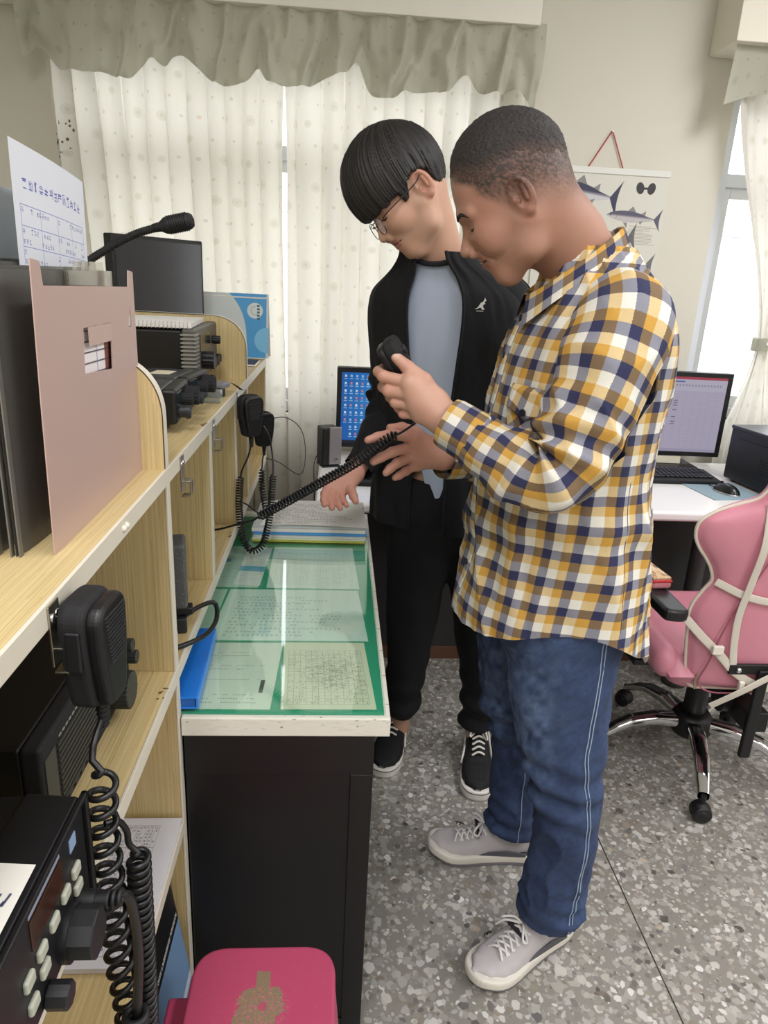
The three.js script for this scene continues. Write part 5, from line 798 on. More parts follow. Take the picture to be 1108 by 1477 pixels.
// surface nets over a box; blocks far from the surface are skipped
function netMesh(f, lo, hi, h) {
  const n = [0, 1, 2].map((i) => Math.ceil((hi[i] - lo[i]) / h) + 1), [nx, ny, nz] = n, B = 6;
  const D = new Float32Array(nx * ny * nz).fill(1), id = (i, j, k) => (k * ny + j) * nx + i;
  const done = new Uint8Array(nx * ny * nz);
  for (let bk = 0; bk < nz; bk += B) for (let bj = 0; bj < ny; bj += B) for (let bi = 0; bi < nx; bi += B) {
    const c = f(lo[0] + (bi + B / 2) * h, lo[1] + (bj + B / 2) * h, lo[2] + (bk + B / 2) * h), R = (B / 2 + 1) * h * 1.75 * 1.5;
    const far = abs(c) > R;
    for (let k = bk; k < min(bk + B, nz); k++) for (let j = bj; j < min(bj + B, ny); j++) for (let i = bi; i < min(bi + B, nx); i++) D[id(i, j, k)] = far ? c : f(lo[0] + i * h, lo[1] + j * h, lo[2] + k * h);
  }
  const vid = new Int32Array(nx * ny * nz).fill(-1), P = [], idx = [];
  const E = [[0, 1], [0, 2], [0, 4], [1, 3], [1, 5], [2, 3], [2, 6], [3, 7], [4, 5], [4, 6], [5, 7], [6, 7]];
  for (let k = 0; k < nz - 1; k++) for (let j = 0; j < ny - 1; j++) for (let i = 0; i < nx - 1; i++) {
    const v = [D[id(i, j, k)], D[id(i + 1, j, k)], D[id(i, j + 1, k)], D[id(i + 1, j + 1, k)], D[id(i, j, k + 1)], D[id(i + 1, j, k + 1)], D[id(i, j + 1, k + 1)], D[id(i + 1, j + 1, k + 1)]];
    let m = 0; for (let q = 0; q < 8; q++) if (v[q] < 0) m++;
    if (m === 0 || m === 8) continue;
    let sx = 0, sy = 0, sz = 0, c = 0;
    for (const [a, b] of E) if ((v[a] < 0) !== (v[b] < 0)) { const t = v[a] / (v[a] - v[b]); sx += (a & 1) + ((b & 1) - (a & 1)) * t; sy += (a >> 1 & 1) + ((b >> 1 & 1) - (a >> 1 & 1)) * t; sz += (a >> 2) + ((b >> 2) - (a >> 2)) * t; c++; }
    vid[id(i, j, k)] = P.length / 3; P.push(lo[0] + (i + sx / c) * h, lo[1] + (j + sy / c) * h, lo[2] + (k + sz / c) * h);
  }
  const quad = (a, b, c, d, flip) => { if (a < 0 || b < 0 || c < 0 || d < 0) return; flip ? idx.push(a, c, b, a, d, c) : idx.push(a, b, c, a, c, d); };
  for (let k = 1; k < nz - 1; k++) for (let j = 1; j < ny - 1; j++) for (let i = 1; i < nx - 1; i++) {
    const d0 = D[id(i, j, k)] < 0;
    if (d0 !== (D[id(i + 1, j, k)] < 0)) quad(vid[id(i, j - 1, k - 1)], vid[id(i, j, k - 1)], vid[id(i, j, k)], vid[id(i, j - 1, k)], !d0);
    if (d0 !== (D[id(i, j + 1, k)] < 0)) quad(vid[id(i - 1, j, k - 1)], vid[id(i - 1, j, k)], vid[id(i, j, k)], vid[id(i, j, k - 1)], !d0);
    if (d0 !== (D[id(i, j, k + 1)] < 0)) quad(vid[id(i - 1, j - 1, k)], vid[id(i, j - 1, k)], vid[id(i, j, k)], vid[id(i - 1, j, k)], !d0);
  }
  const N = new Float32Array(P.length), e = h * 0.35;
  for (let i = 0; i < P.length; i += 3) {
    for (let it = 0; it < 2; it++) {
      const x = P[i], y = P[i + 1], z = P[i + 2], gx = f(x + e, y, z) - f(x - e, y, z), gy = f(x, y + e, z) - f(x, y - e, z), gz = f(x, y, z + e) - f(x, y, z - e), l = hypot(gx, gy, gz) || 1;
      N[i] = gx / l; N[i + 1] = gy / l; N[i + 2] = gz / l;
      if (it === 0) { const d = clamp(f(x, y, z), -h, h) * 0.9; P[i] -= N[i] * d; P[i + 1] -= N[i + 1] * d; P[i + 2] -= N[i + 2] * d; }
    }
  }
  const g = new THREE.BufferGeometry();
  g.setAttribute('position', new THREE.Float32BufferAttribute(P, 3)); g.setAttribute('normal', new THREE.BufferAttribute(N, 3)); g.setAttribute('uv', new THREE.BufferAttribute(new Float32Array(P.length / 3 * 2), 2)); g.setIndex(idx);
  return g;
}
function place(g, m) { g.applyMatrix4(m); if (m.determinant() < 0) { const a = g.index.array; for (let i = 0; i < a.length; i += 3) { const t = a[i + 1]; a[i + 1] = a[i + 2]; a[i + 2] = t; } } return g; }
function paint(g, f) { const p = g.attributes.position, c = new Float32Array(p.count * 3); for (let i = 0; i < p.count; i++) { const q = f(p.getX(i), p.getY(i), p.getZ(i)); c[i * 3] = q[0]; c[i * 3 + 1] = q[1]; c[i * 3 + 2] = q[2]; } g.setAttribute('color', new THREE.BufferAttribute(c, 3)); return g; }
const mixC = (a, b, t) => [lerp(a[0], b[0], t), lerp(a[1], b[1], t), lerp(a[2], b[2], t)];
function merged(gs) { const out = gs.map((g) => { const o = g.clone(); return o; }); return mergeGeometries(out, false); }

// ---- head: own axes (forward f, up u, left l); right half mirrors the left
function headFrame(C, yaw, pitch, sc = 1, roll = 0) {
  const F0 = V(yaw[0], 0, yaw[1]).normalize(), up = V(0, 1, 0), L0 = up.clone().cross(F0), F = F0.clone().multiplyScalar(cos(pitch)).addScaledVector(up, -sin(pitch)), U0 = up.clone().multiplyScalar(cos(pitch)).addScaledVector(F0, sin(pitch));
  const U = U0.clone().multiplyScalar(cos(roll)).addScaledVector(L0, sin(roll)), L = U.clone().cross(F);
  const c = V(...C), m = new THREE.Matrix4().makeBasis(F, U, L).scale(V(sc, sc, sc)).setPosition(c.x, c.y, c.z);
  return { m, inv: m.clone().invert() };
}
function cranium(f, u, l, o) { return ell(f, u, l, [o.cf ?? -0.001, o.cu ?? 0.052, 0], [o.rf ?? 0.093, o.ru ?? 0.094, o.rl ?? 0.077]); }
function headField(o, neckTo) {
  const nose = o.nose, mouthW = 0.024;
  return (f, u, l) => {
    const a = abs(l);
    let d = cranium(f, u, l, o);
    d = smin(d, ell(f, u, l, [0.040, -0.012, 0], [0.058, 0.078, 0.060]), 0.03);
    d = smin(d, cone(f, u, a, [-0.004, -0.030, 0.054], [0.008, -0.066, 0.050], 0.022, 0.020), 0.03);      // jaw angle
    d = smin(d, cone(f, u, a, [0.008, -0.066, 0.048], [0.050, -0.096, 0.016], 0.020, 0.019), 0.025);      // jaw line
    d = smin(d, ell(f, u, l, [o.chin[0] - 0.02, o.chin[1], 0], [0.022, 0.019, 0.026]), 0.022);
    d = smin(d, ell(f, u, a, [0.058, -0.024, 0.040], [0.026, 0.022, 0.022]), 0.02);                       // cheek
    d = smin(d, cone(f, u, a, [0.0930, 0.021, 0.010], [0.079, 0.020, 0.046], 0.0095, 0.008), 0.012);       // brow
    d = smax(d, -ell(f, u, a, [0.104, -0.001, 0.031], [0.021, 0.0115, 0.020]), 0.010);                     // eye socket
    d = smin(d, ball(f, u, a, [0.0735, -0.002, 0.032], 0.0130), 0.003);                                   // lidded eye
    d = smin(d, cone(f, u, l, [0.088, 0.004, 0], [nose[0] - 0.009, nose[1] + 0.002, 0], 0.0075, 0.0112), 0.009);
    d = smin(d, ball(f, u, a, [nose[0] - 0.019, nose[1] - 0.006, 0.0115], 0.0088), 0.006);
    d = smax(d, -ball(f, u, a, [nose[0] - 0.014, nose[1] - 0.0145, 0.007], 0.0035), 0.003);
    d = smin(d, ell(f, u, l, [0.066, -0.060, 0], [0.022, 0.026, 0.030]), 0.015);
    d = smin(d, cone(f, u, a, [o.lip, -0.0575, 0.0], [o.lip - 0.013, -0.0600, mouthW], 0.0062, 0.0030), 0.005);
    d = smin(d, cone(f, u, a, [o.lip - 0.003, -0.0690, 0.0], [o.lip - 0.015, -0.0640, mouthW - 0.003], 0.0068, 0.0030), 0.005);
    d = smax(d, -cone(f, u, a, [o.lip + 0.006, -0.0630, 0], [o.lip - 0.006, -0.0620, mouthW + 0.003], 0.0014, 0.0012), 0.003);
    if (o.smile) { d = smin(d, ell(f, u, a, [0.060, -0.036, 0.043], [0.018, 0.018, 0.014]), 0.012); d = smax(d, -cone(f, u, a, [0.089, -0.036, 0.020], [0.070, -0.064, 0.036], 0.0028, 0.0022), 0.006); d = smax(d, -cone(f, u, a, [0.078, -0.014, 0.020], [0.072, -0.016, 0.046], 0.0012, 0.001), 0.004); }
    // neck
    d = smin(d, cone(f, u, l, [-0.030, -0.010, 0], neckTo, o.neck ?? 0.057, (o.neck ?? 0.057) * 1.08), 0.03);
    // ear
    const E = o.ear, ef = f - E[0], eu = u - E[1], t = 0.2, rf = ef * cos(t) - eu * sin(t), rv = ef * sin(t) + eu * cos(t), el = a - E[2] + (rf) * 0.42;
    let e = ell(rf, rv, el, [0, 0, 0], [0.0195, 0.033, 0.0085]);
    e = smax(e, -ell(rf, rv, el, [0.002, 0.003, 0.0070], [0.0125, 0.0225, 0.0085]), 0.003);
    e = smax(e, -ell(rf, rv, el, [0.005, -0.004, 0.004], [0.006, 0.009, 0.010]), 0.003);
    e = smin(e, cone(rf, rv, el, [-0.006, 0.010, 0.002], [-0.004, -0.010, 0.003], 0.0035, 0.0030), 0.003);
    e = smin(e, ball(rf, rv, el, [0.010, -0.005, 0.002], 0.0045), 0.004);
    e = smin(e, ball(rf, rv, el, [0.002, -0.027, 0.000], 0.0080), 0.006);
    return smin(d, e, 0.007);
  };
}
// where the face is met looking back from the front at height u, side l
function faceAt(field, u, l, from = 0.15) { let f = from; for (let i = 0; i < 60; i++) { const d = field(f, u, l); if (d < 0.0002) break; f -= max(d * 0.7, 0.0003); } return f; }
// ---- hand: joint chains (world points); first chain is the thumb
function handField(wrist, fingers, forearm, R = 1) {
  const rad = [[0.0150, 0.0125, 0.0108, 0.0086], [0.0112, 0.0096, 0.0086, 0.0074], [0.0114, 0.0098, 0.0088, 0.0076], [0.0110, 0.0094, 0.0084, 0.0072], [0.0098, 0.0084, 0.0075, 0.0064]];
  return (x, y, z) => {
    let palm = cone(x, y, z, forearm, wrist, 0.031 * R, 0.0255 * R);
    for (let i = 1; i < 5; i++) palm = smin(palm, cone(x, y, z, wrist, fingers[i][0], 0.019 * R, 0.0125 * R), 0.016);
    palm = smin(palm, cone(x, y, z, fingers[1][0], fingers[4][0], 0.0115 * R, 0.0105 * R), 0.012);
    palm = smin(palm, cone(x, y, z, wrist, fingers[0][0], 0.020 * R, 0.0165 * R), 0.014);
    palm = smin(palm, cone(x, y, z, fingers[0][0], fingers[1][0], 0.0105 * R, 0.0095 * R), 0.016);
    let d = palm;
    for (let i = 0; i < 5; i++) { const c = fingers[i], r = rad[i]; let fd = cone(x, y, z, c[0], c[1], r[0] * R, r[1] * R); fd = smin(fd, cone(x, y, z, c[1], c[2], r[1] * R * 1.03, r[2] * R), 0.004); fd = smin(fd, cone(x, y, z, c[2], c[3], r[2] * R * 1.02, r[3] * R), 0.004); d = smin(d, fd, i ? 0.0035 : 0.008); }
    return d;
  };
}
const boundsOf = (pts, m) => { const lo = [1e9, 1e9, 1e9], hi = [-1e9, -1e9, -1e9]; for (const p of pts) for (let i = 0; i < 3; i++) { lo[i] = min(lo[i], p[i] - m); hi[i] = max(hi[i], p[i] + m); } return [lo, hi]; };
// ---- clothing: rings round a trunk
function trunk(st, F) {   // st rows: y, cx, cz, half width, half depth front, half depth back, squareness
  const Fv = V(F[0], 0, F[1]).normalize(), L = V(0, 1, 0).cross(Fv);
  const at = (y) => { let i = 0; while (i < st.length - 2 && y > st[i + 1][0]) i++; const a = st[max(i - 1, 0)], b = st[i], c = st[i + 1], d = st[min(i + 2, st.length - 1)], t = clamp((y - b[0]) / (c[0] - b[0]), -0.3, 1.3); return b.map((_, k) => { const m0 = (c[k] - a[k]) * (i ? (c[0] - b[0]) / (c[0] - a[0]) : 1), m1 = (d[k] - b[k]) * (i < st.length - 2 ? (c[0] - b[0]) / (d[0] - b[0]) : 1), t2 = t * t, t3 = t2 * t; return (2 * t3 - 3 * t2 + 1) * b[k] + (t3 - 2 * t2 + t) * m0 + (-2 * t3 + 3 * t2) * c[k] + (t3 - t2) * m1; }); };
  const pt = (th, y, off = 0) => { const [, cx, cz, a, bf, bb, q = 2.3] = at(y), c = cos(th), s = sin(th), e = 2 / q, sc = Math.sign(c) * abs(c) ** e, ss = Math.sign(s) * abs(s) ** e, b = c > 0 ? bf : bb; return [cx + Fv.x * sc * (b + off) + L.x * ss * (a + off), y, cz + Fv.z * sc * (b + off) + L.z * ss * (a + off)]; };
  const circ = (y) => { const [, , , a, bf, bb] = at(y), b = (bf + bb) / 2; return PI * (3 * (a + b) - sqrt((3 * a + b) * (a + 3 * b))); };
  return { pt, circ, at, Fv, L };
}
function trunkGeo(T, th0, th1, yB, yT, nu, nv, wr = () => 0, uvScale = 1, uv0 = [0, 0]) {
  const yy = (u, v) => { const th = lerp(th0, th1, u), b = typeof yB === 'function' ? yB(th) : yB, t = typeof yT === 'function' ? yT(th) : yT; return [th, lerp(b, t, v)]; };
  return grid((u, v) => { const [th, y] = yy(u, v); return T.pt(th, y, wr(th, y)); }, nu, nv, (u, v) => { const [th, y] = yy(u, v); return [uv0[0] + th / (2 * PI) * T.circ(max(y, 0)) * uvScale, uv0[1] + y * uvScale]; }, abs(th1 - th0 - 2 * PI) < 1e-6);
}
// ---- sleeve: rings along a path; rows: x, y, z, radius, second radius
function sleeveGeo(rows, n, m, wr = () => 0, uvR = 0.06, ref = V(0, 0, 1), uv0 = [0, 0]) {
  const c = new THREE.CatmullRomCurve3(rows.map((r) => V(r[0], r[1], r[2])), false, 'centripetal'), P = [], Ts = [], Ns = []; let nn = ref.clone();
  const len = c.getLength();
  for (let i = 0; i <= n; i++) { const t = i / n; P.push(c.getPoint(t)); const T = c.getTangent(t); Ts.push(T); nn = nn.clone().addScaledVector(T, -nn.dot(T)).normalize(); Ns.push(nn); }
  const arc = [0]; for (let i = 1; i <= n; i++) arc.push(arc[i - 1] + P[i].distanceTo(P[i - 1]));
  const rad = (t, k) => { const q = t * (rows.length - 1), i = floor(min(q, rows.length - 1.001)), f = q - i, s = f * f * (3 - 2 * f); return lerp(rows[i][k] ?? rows[i][3], rows[i + 1][k] ?? rows[i + 1][3], s); };
  return grid((u, v) => { const i = Math.round(v * n), a = u * 2 * PI, N = Ns[i], B = Ts[i].clone().cross(N), r = rad(v, 3), r2 = rad(v, 4), w = wr(a, arc[i], v); return P[i].clone().addScaledVector(N, cos(a) * (r + w)).addScaledVector(B, sin(a) * (r2 + w)).toArray(); }, m, n, (u, v) => [uv0[0] + u * 2 * PI * uvR, uv0[1] + arc[Math.round(v * n)]], true);
}
// ---- shoe: own axes, toe towards +x, sole on y = 0
function shoeUpper(len, W, Hh, n = 44, m = 28, lift = 0.02) {
  const prof = (arr, t) => { const q = t * (arr.length - 1), i = floor(min(q, arr.length - 1.001)), f = q - i, s = f * f * (3 - 2 * f); return lerp(arr[i], arr[i + 1], s); };
  return grid((u, v) => { const t = v, x = (t - 0.32) * len, w = prof(W, t), hgt = prof(Hh, t), a = u * PI, c = cos(a), s = sin(a); return [x, lift + (hgt - lift) * abs(s) ** 0.62, Math.sign(c) * abs(c) ** 0.75 * w * (1 - 0.22 * abs(s) ** 3 * sstep(0.5, 0.1, t))]; }, m, n, (u, v) => [u * 0.2, v * len]);
}
// ---------------------------------------------------------------- man in the plaid shirt
const skinMat = phys(0xffffff, 0.52, { vertexColors: true, sheen: 0.15 });
const plaidTex = (() => {
  const n = 512, per = 256, c = document.createElement('canvas'); c.width = c.height = n; const x = c.getContext('2d'), im = x.createImageData(n, n);
  const N = [44, 47, 80], Wh = [224, 222, 211], Y = [198, 152, 66], seq = (t) => { const k = ((t % 1) + 1) % 1; return k < 0.335 ? N : k < 0.68 ? Wh : Y; };
  reseed(404);
  for (let j = 0; j < n; j++) for (let i = 0; i < n; i++) {
    const wob = 0.006 * sin(j * 0.31) + 0.006 * noise3(i * 0.2, j * 0.2, 1), a = seq(i / per + wob), b = seq((n - 1 - j) / per + wob), tw = ((i + j) & 3) < 2 ? 0.58 : 0.42, k = 0.93 + rnd() * 0.14, o = (j * n + i) * 4;
    for (let q = 0; q < 3; q++) im.data[o + q] = clamp((a[q] * tw + b[q] * (1 - tw)) * k, 0, 255); im.data[o + 3] = 255;
  }
  x.putImageData(im, 0, 0); const t = new THREE.CanvasTexture(c); t.colorSpace = THREE.SRGBColorSpace; t.wrapS = t.wrapT = THREE.RepeatWrapping; t.magFilter = THREE.LinearFilter; t.repeat.set(1 / 0.104, 1 / 0.104); return t;
})();
const plaid = phys(0xffffff, 0.9, { map: plaidTex, side: THREE.DoubleSide, sheen: 0.3, sheenRoughness: 0.6 });
function skinTone(base, red) { return (x, y, z, extra = 0) => { const n = fbm(x * 60, y * 60, z * 60), b = fbm(x * 14, y * 14, z * 14); return mixC(base, red, clamp(0.18 + 0.22 * b + 0.12 * n + extra, 0, 1)); }; }
function makeHead(o, frame, neckWorld, colour, h = 0.003) {
  const f = o.field = headField(o, V(...neckWorld).applyMatrix4(frame.inv).toArray()), nb = V(...neckWorld).applyMatrix4(frame.inv);
  const g = netMesh(f, [-0.125, min(-0.16, nb.y - 0.02), -0.105], [0.135, 0.16, 0.105], h);
  paint(g, colour); return place(g, frame.m);
}
{
  const BX = 0.47, BZ = -1.31;
  const man = thing('person', 'man in yellow and navy plaid shirt, jeans and grey sneakers holding a microphone', 'person', [BX, 0, BZ]);
  const fr = headFrame([0.293, 1.546, -1.255], [-0.978, -0.21], 26 * PI / 180, 0.98, 5 * PI / 180);
  const base = [0.40, 0.220, 0.150], red = [0.41, 0.165, 0.115], tone = skinTone(base, red), hairC = [0.022, 0.018, 0.017];
  const O = { nose: [0.117, -0.036], chin: [0.074, -0.094], lip: 0.087, ear: [-0.004, 0.013, 0.0785], smile: true, neck: 0.064, rf: 0.097, cf: 0.0 };
  const crop = (f, u) => u - 0.42 * max(0, f - 0.045) + 0.40 * max(0, -f - 0.03);   // how far up into the cropped hair
  const fade = (f, u, l) => { const lim = lerp(0.026, 0.066, sstep(-0.005, 0.05, u)) + 0.03 * sstep(0.05, 0.08, u), front = sstep(lim + 0.004, lim - 0.016, f), w = crop(f, u); return max(front * sstep(-0.035, 0.062, w), sstep(0.055, 0.072, w)); };
  const headG = makeHead(O, fr, [0.43, 1.455, -1.285], (f, u, l) => {
    let c = tone(f, u, l, abs(l) > 0.076 ? 0.35 : 0); const g2 = hash3(floor(f * 420), floor(u * 420), floor(l * 420));
    if (f > 0.064 && u < -0.053 && u > -0.074 && abs(l) < 0.025 && f > O.lip - 0.017) c = mixC(c, [0.33, 0.10, 0.08], 0.6);
    const s = fade(f, u, l); c = mixC(c, hairC, clamp(s * (0.62 + 0.55 * g2), 0, 0.95));
    return c;
  });
  // hands
  const H1 = { wrist: [0.188, 1.197, -1.152], fore: [0.29, 1.155, -1.10], f: [[[0.1685, 1.2312, -1.165], [0.1432, 1.2634, -1.165], [0.1152, 1.2828, -1.172], [0.0956, 1.2979, -1.180]], [[0.1198, 1.259, -1.158], [0.0764, 1.2658, -1.178], [0.0696, 1.27, -1.205], [0.0774, 1.2741, -1.222]], [[0.1217, 1.2425, -1.155], [0.0863, 1.2431, -1.172], [0.079, 1.2448, -1.205], [0.0886, 1.2477, -1.228]], [[0.1288, 1.224, -1.158], [0.0988, 1.2251, -1.172], [0.0916, 1.2288, -1.205], [0.1015, 1.2314, -1.228]], [[0.1398, 1.2072, -1.164], [0.113, 1.2063, -1.176], [0.1067, 1.2106, -1.203], [0.1152, 1.2149, -1.222]]] };
  const H2 = { wrist: [0.2196, 1.0851, -1.385], fore: [0.31, 1.08, -1.43], f: [[[0.1946, 1.1121, -1.37], [0.1654, 1.1385, -1.36], [0.1356, 1.1423, -1.35], [0.1098, 1.1369, -1.345]], [[0.1536, 1.1234, -1.37], [0.1071, 1.1309, -1.36], [0.0824, 1.1263, -1.352], [0.0634, 1.1203, -1.345]], [[0.1498, 1.1024, -1.375], [0.1129, 1.0953, -1.358], [0.0909, 1.0854, -1.35], [0.076, 1.0777, -1.345]], [[0.1544, 1.0814, -1.38], [0.124, 1.0721, -1.362], [0.1102, 1.0621, -1.355], [0.102, 1.0547, -1.35]], [[0.1678, 1.0634, -1.39], [0.1433, 1.0512, -1.378], [0.1304, 1.0443, -1.37], [0.1217, 1.0411, -1.365]]] };
  H2.f[0] = [[0.190, 1.104, -1.395], [0.160, 1.128, -1.398], [0.132, 1.138, -1.388], [0.108, 1.139, -1.376]];
  const handTone = skinTone([0.55, 0.33, 0.235], [0.56, 0.235, 0.18]);
  const hands = [H1, H2].map((h, i) => {
    const [lo, hi] = boundsOf([h.wrist, h.fore, ...h.f.flat()], 0.04), g = netMesh(handField(h.wrist, h.f, h.fore, 1.02), lo, hi, 0.0028);
    return paint(g, (x, y, z) => { let k = i ? 0.35 : 0, nail = 0; for (const c of h.f) { for (const q of [1, 2]) k = max(k, 0.5 * gauss(hypot(x - c[q][0], y - c[q][1], z - c[q][2]), 0.009)); } const t = h.f[0][3], up = hypot(x - t[0] + 0.001, y - t[1] - 0.004, z - t[2] - 0.006); nail = i ? 0 : sstep(0.0085, 0.006, up); return mixC(handTone(x, y, z, k), [0.62, 0.42, 0.34], nail * 0.8); });
  });
  // body hidden by the clothes
  const bodyF = (x, y, z) => {
    let d = cone(x, y, z, [0.44, 1.33, -1.29], [0.455, 0.95, -1.29], 0.12, 0.13);
    d = smin(d, cone(x, y, z, [0.44, 1.36, -1.16], [0.44, 1.36, -1.42], 0.055, 0.055), 0.05);
    d = smin(d, cone(x, y, z, [0.435, 1.40, -1.288], [0.42, 1.47, -1.28], 0.06, 0.058), 0.03);
    for (const [a, b, c] of [[[0.43, 1.36, -1.15], [0.355, 1.15, -1.06], H1.wrist], [[0.44, 1.36, -1.43], [0.40, 1.10, -1.50], H2.wrist]]) { d = smin(d, cone(x, y, z, a, b, 0.044, 0.034), 0.03); d = smin(d, cone(x, y, z, b, c, 0.034, 0.026), 0.015); }
    for (const [a, b, c] of [[[0.45, 0.88, -1.21], [0.47, 0.47, -1.18], [0.50, 0.09, -1.175]], [[0.45, 0.88, -1.39], [0.455, 0.47, -1.42], [0.48, 0.09, -1.445]]]) { d = smin(d, cone(x, y, z, a, b, 0.065, 0.036), 0.03); d = smin(d, cone(x, y, z, b, c, 0.034, 0.03), 0.02); }
    return d;
  };
  const bodyG = paint(netMesh(bodyF, [0.1, 0.03, -1.6], [0.65, 1.52, -0.98], 0.013), (x, y, z) => tone(x, y, z));
  wp(man, 'body', merged([bodyG, headG, ...hands]), skinMat);
  // hair: close crop, longer on top
  const hf = (f, u, l) => O.field(f, u, l) - (lerp(-0.0012, 0.0042, sstep(0.045, 0.12, crop(f, u) + 0.008 * fbm(f * 90, u * 90, l * 90))) + 0.0011 * noise3(f * 380, u * 380, l * 380));
  const hairG = paint(netMesh(hf, [-0.12, 0.02, -0.1], [0.12, 0.165, 0.1], 0.0026), (f, u, l) => { const k = 0.7 + 0.7 * hash3(floor(f * 500), floor(u * 500), floor(l * 500)); return mixC(mixC(base, hairC, clamp(0.80 + 0.3 * (k - 1), 0, 1)), hairC.map((q) => q * k), sstep(0.055, 0.095, crop(f, u))); });
  place(hairG, fr.m); wp(man, 'hair', hairG, std(0xffffff, 0.72, 0, { vertexColors: true }));
  // features laid on the face surface: rows of [u, l]
  const onFace = (rows, out, s) => rows.map(([u, l]) => { const f = faceAt(O.field, u, s * l); return V(f + out, u, s * l).applyMatrix4(fr.m); });
  const line = (rows, out, s, r) => sweep(new THREE.CatmullRomCurve3(onFace(rows, out, s)).getPoints(28), r, 7);
  for (const s of [1, -1]) {
    wp(man, 'eyebrow', line([[0.0175, 0.014], [0.0215, 0.022], [0.0240, 0.033], [0.0215, 0.043], [0.015, 0.052]], 0.0, s, (t) => 0.0029 * sin(PI * clamp(t * 0.82 + 0.16, 0, 1)) + 0.0006), std(0x2a211d, 0.9));
    wp(man, 'eyelashes', line([[-0.0045, 0.0195], [-0.0055, 0.026], [-0.0060, 0.034], [-0.0055, 0.041], [-0.0035, 0.047]], 0.0002, s, (t) => 0.0016 * sin(PI * clamp(t, 0.04, 0.96)) + 0.0004), std(0x1a1412, 0.8));
  }
  wp(man, 'mouth_line', join(line([[-0.0628, 0.0], [-0.0626, 0.010], [-0.0610, 0.020], [-0.0585, 0.0275]], -0.0006, 1, (t) => 0.0019 * (1 - 0.6 * t)), line([[-0.0628, 0.0], [-0.0626, 0.010], [-0.0610, 0.020], [-0.0585, 0.0275]], -0.0006, -1, (t) => 0.0019 * (1 - 0.6 * t))), std(0x3a1613, 0.6));
  wp(man, 'teeth', join(line([[-0.0622, 0.0], [-0.0620, 0.009], [-0.0608, 0.016]], 0.0006, 1, 0.0012), line([[-0.0622, 0.0], [-0.0620, 0.009], [-0.0608, 0.016]], 0.0006, -1, 0.0012)), std(0xcfc6b8, 0.35));

  // shirt
  const ZC = -1.285, T = trunk([
    [0.62, 0.452, ZC, 0.198, 0.195, 0.182, 2.3], [0.74, 0.450, ZC, 0.201, 0.197, 0.178, 2.3], [0.82, 0.448, ZC, 0.202, 0.194, 0.172, 2.3], [0.90, 0.448, ZC, 0.200, 0.184, 0.165, 2.3], [1.00, 0.446, ZC, 0.198, 0.172, 0.152, 2.3], [1.10, 0.441, ZC, 0.200, 0.164, 0.142, 2.25], [1.20, 0.442, ZC, 0.205, 0.158, 0.138, 2.2], [1.28, 0.447, ZC, 0.208, 0.148, 0.134, 2.2], [1.34, 0.450, ZC, 0.208, 0.132, 0.130, 2.2], [1.385, 0.448, ZC, 0.192, 0.108, 0.118, 2.15], [1.42, 0.446, ZC, 0.162, 0.092, 0.112, 2.1], [1.45, 0.436, ZC, 0.118, 0.075, 0.095, 2.0], [1.485, 0.428, ZC + 0.008, 0.078, 0.055, 0.075, 2.0]], [-1, 0]);
  const ridge = (n) => (1 - abs(n)) ** 3 - 0.35;
  const wrT = (th, y) => {
    const low = sstep(1.25, 0.95, y), s = sin(th);
    return 0.011 * low * ridge(noise3(th * 1.9 + y * 4.2, y * 1.6 - th * 1.1, 1.3)) + 0.007 * ridge(noise3(th * 3.1 - y * 5.5, y * 4.0 + th, 6.3)) + 0.010 * low * fbm(th * 2.6 + y * 1.5, y * 2.4, 3.1) + 0.0065 * fbm(th * 4.2 + y * 6, y * 7 - th * 2.0, 7.7) + 0.006 * low * sin(th * 9 + 3 * noise3(th * 2, y * 3, 0)) * (0.5 + 0.5 * noise3(th * 1.5, y * 2, 5)) + 0.004 * sstep(0.95, 0.8, y) * sin(th * 7 + 1)
      + 0.006 * gauss(th - 0.75 - (1.32 - y) * 1.6, 0.10) * sstep(1.05, 1.2, y) - 0.005 * gauss(th - 1.0 - (1.30 - y) * 1.5, 0.08) * sstep(1.0, 1.2, y) + 0.005 * gauss(y - 0.985 - 0.05 * s, 0.02) - 0.004 * gauss(y - 0.945 - 0.06 * s, 0.018);
  };
  const hem = (th) => { const b = abs(((th + PI) % (2 * PI) + 2 * PI) % (2 * PI) - PI); return b < PI / 2 ? lerp(0.792, 0.834, sstep(0.3, PI / 2, b)) : lerp(0.834, 0.765, sstep(PI / 2, 2.5, b)); };
  const shirt = wp(man, 'shirt', trunkGeo(T, -PI, PI, hem, 1.488, 220, 150, wrT, 1, [0.012, 0.012]), plaid);
  const wrS = (el) => (a, s, v) => { const e = gauss(s - el, 0.055), up = sstep(el - 0.05, el - 0.2, s); return 0.013 * e * sin(s * 135 + 2.6 * sin(a + 0.4)) * (0.55 + 0.45 * cos(a - 2.4)) + 0.011 * ridge(noise3(a * 0.9 + s * 12, s * 8 - a * 0.7, 4.4)) * (0.4 + 0.6 * sstep(0.05, 0.2, s)) + 0.006 * fbm(a * 1.3 + s * 9, s * 13, 2.2) + 0.004 * sin(s * 85 + a * 2.2) * gauss(s - el - 0.10, 0.06) + 0.005 * up * sin(s * 34 + a * 1.4); };
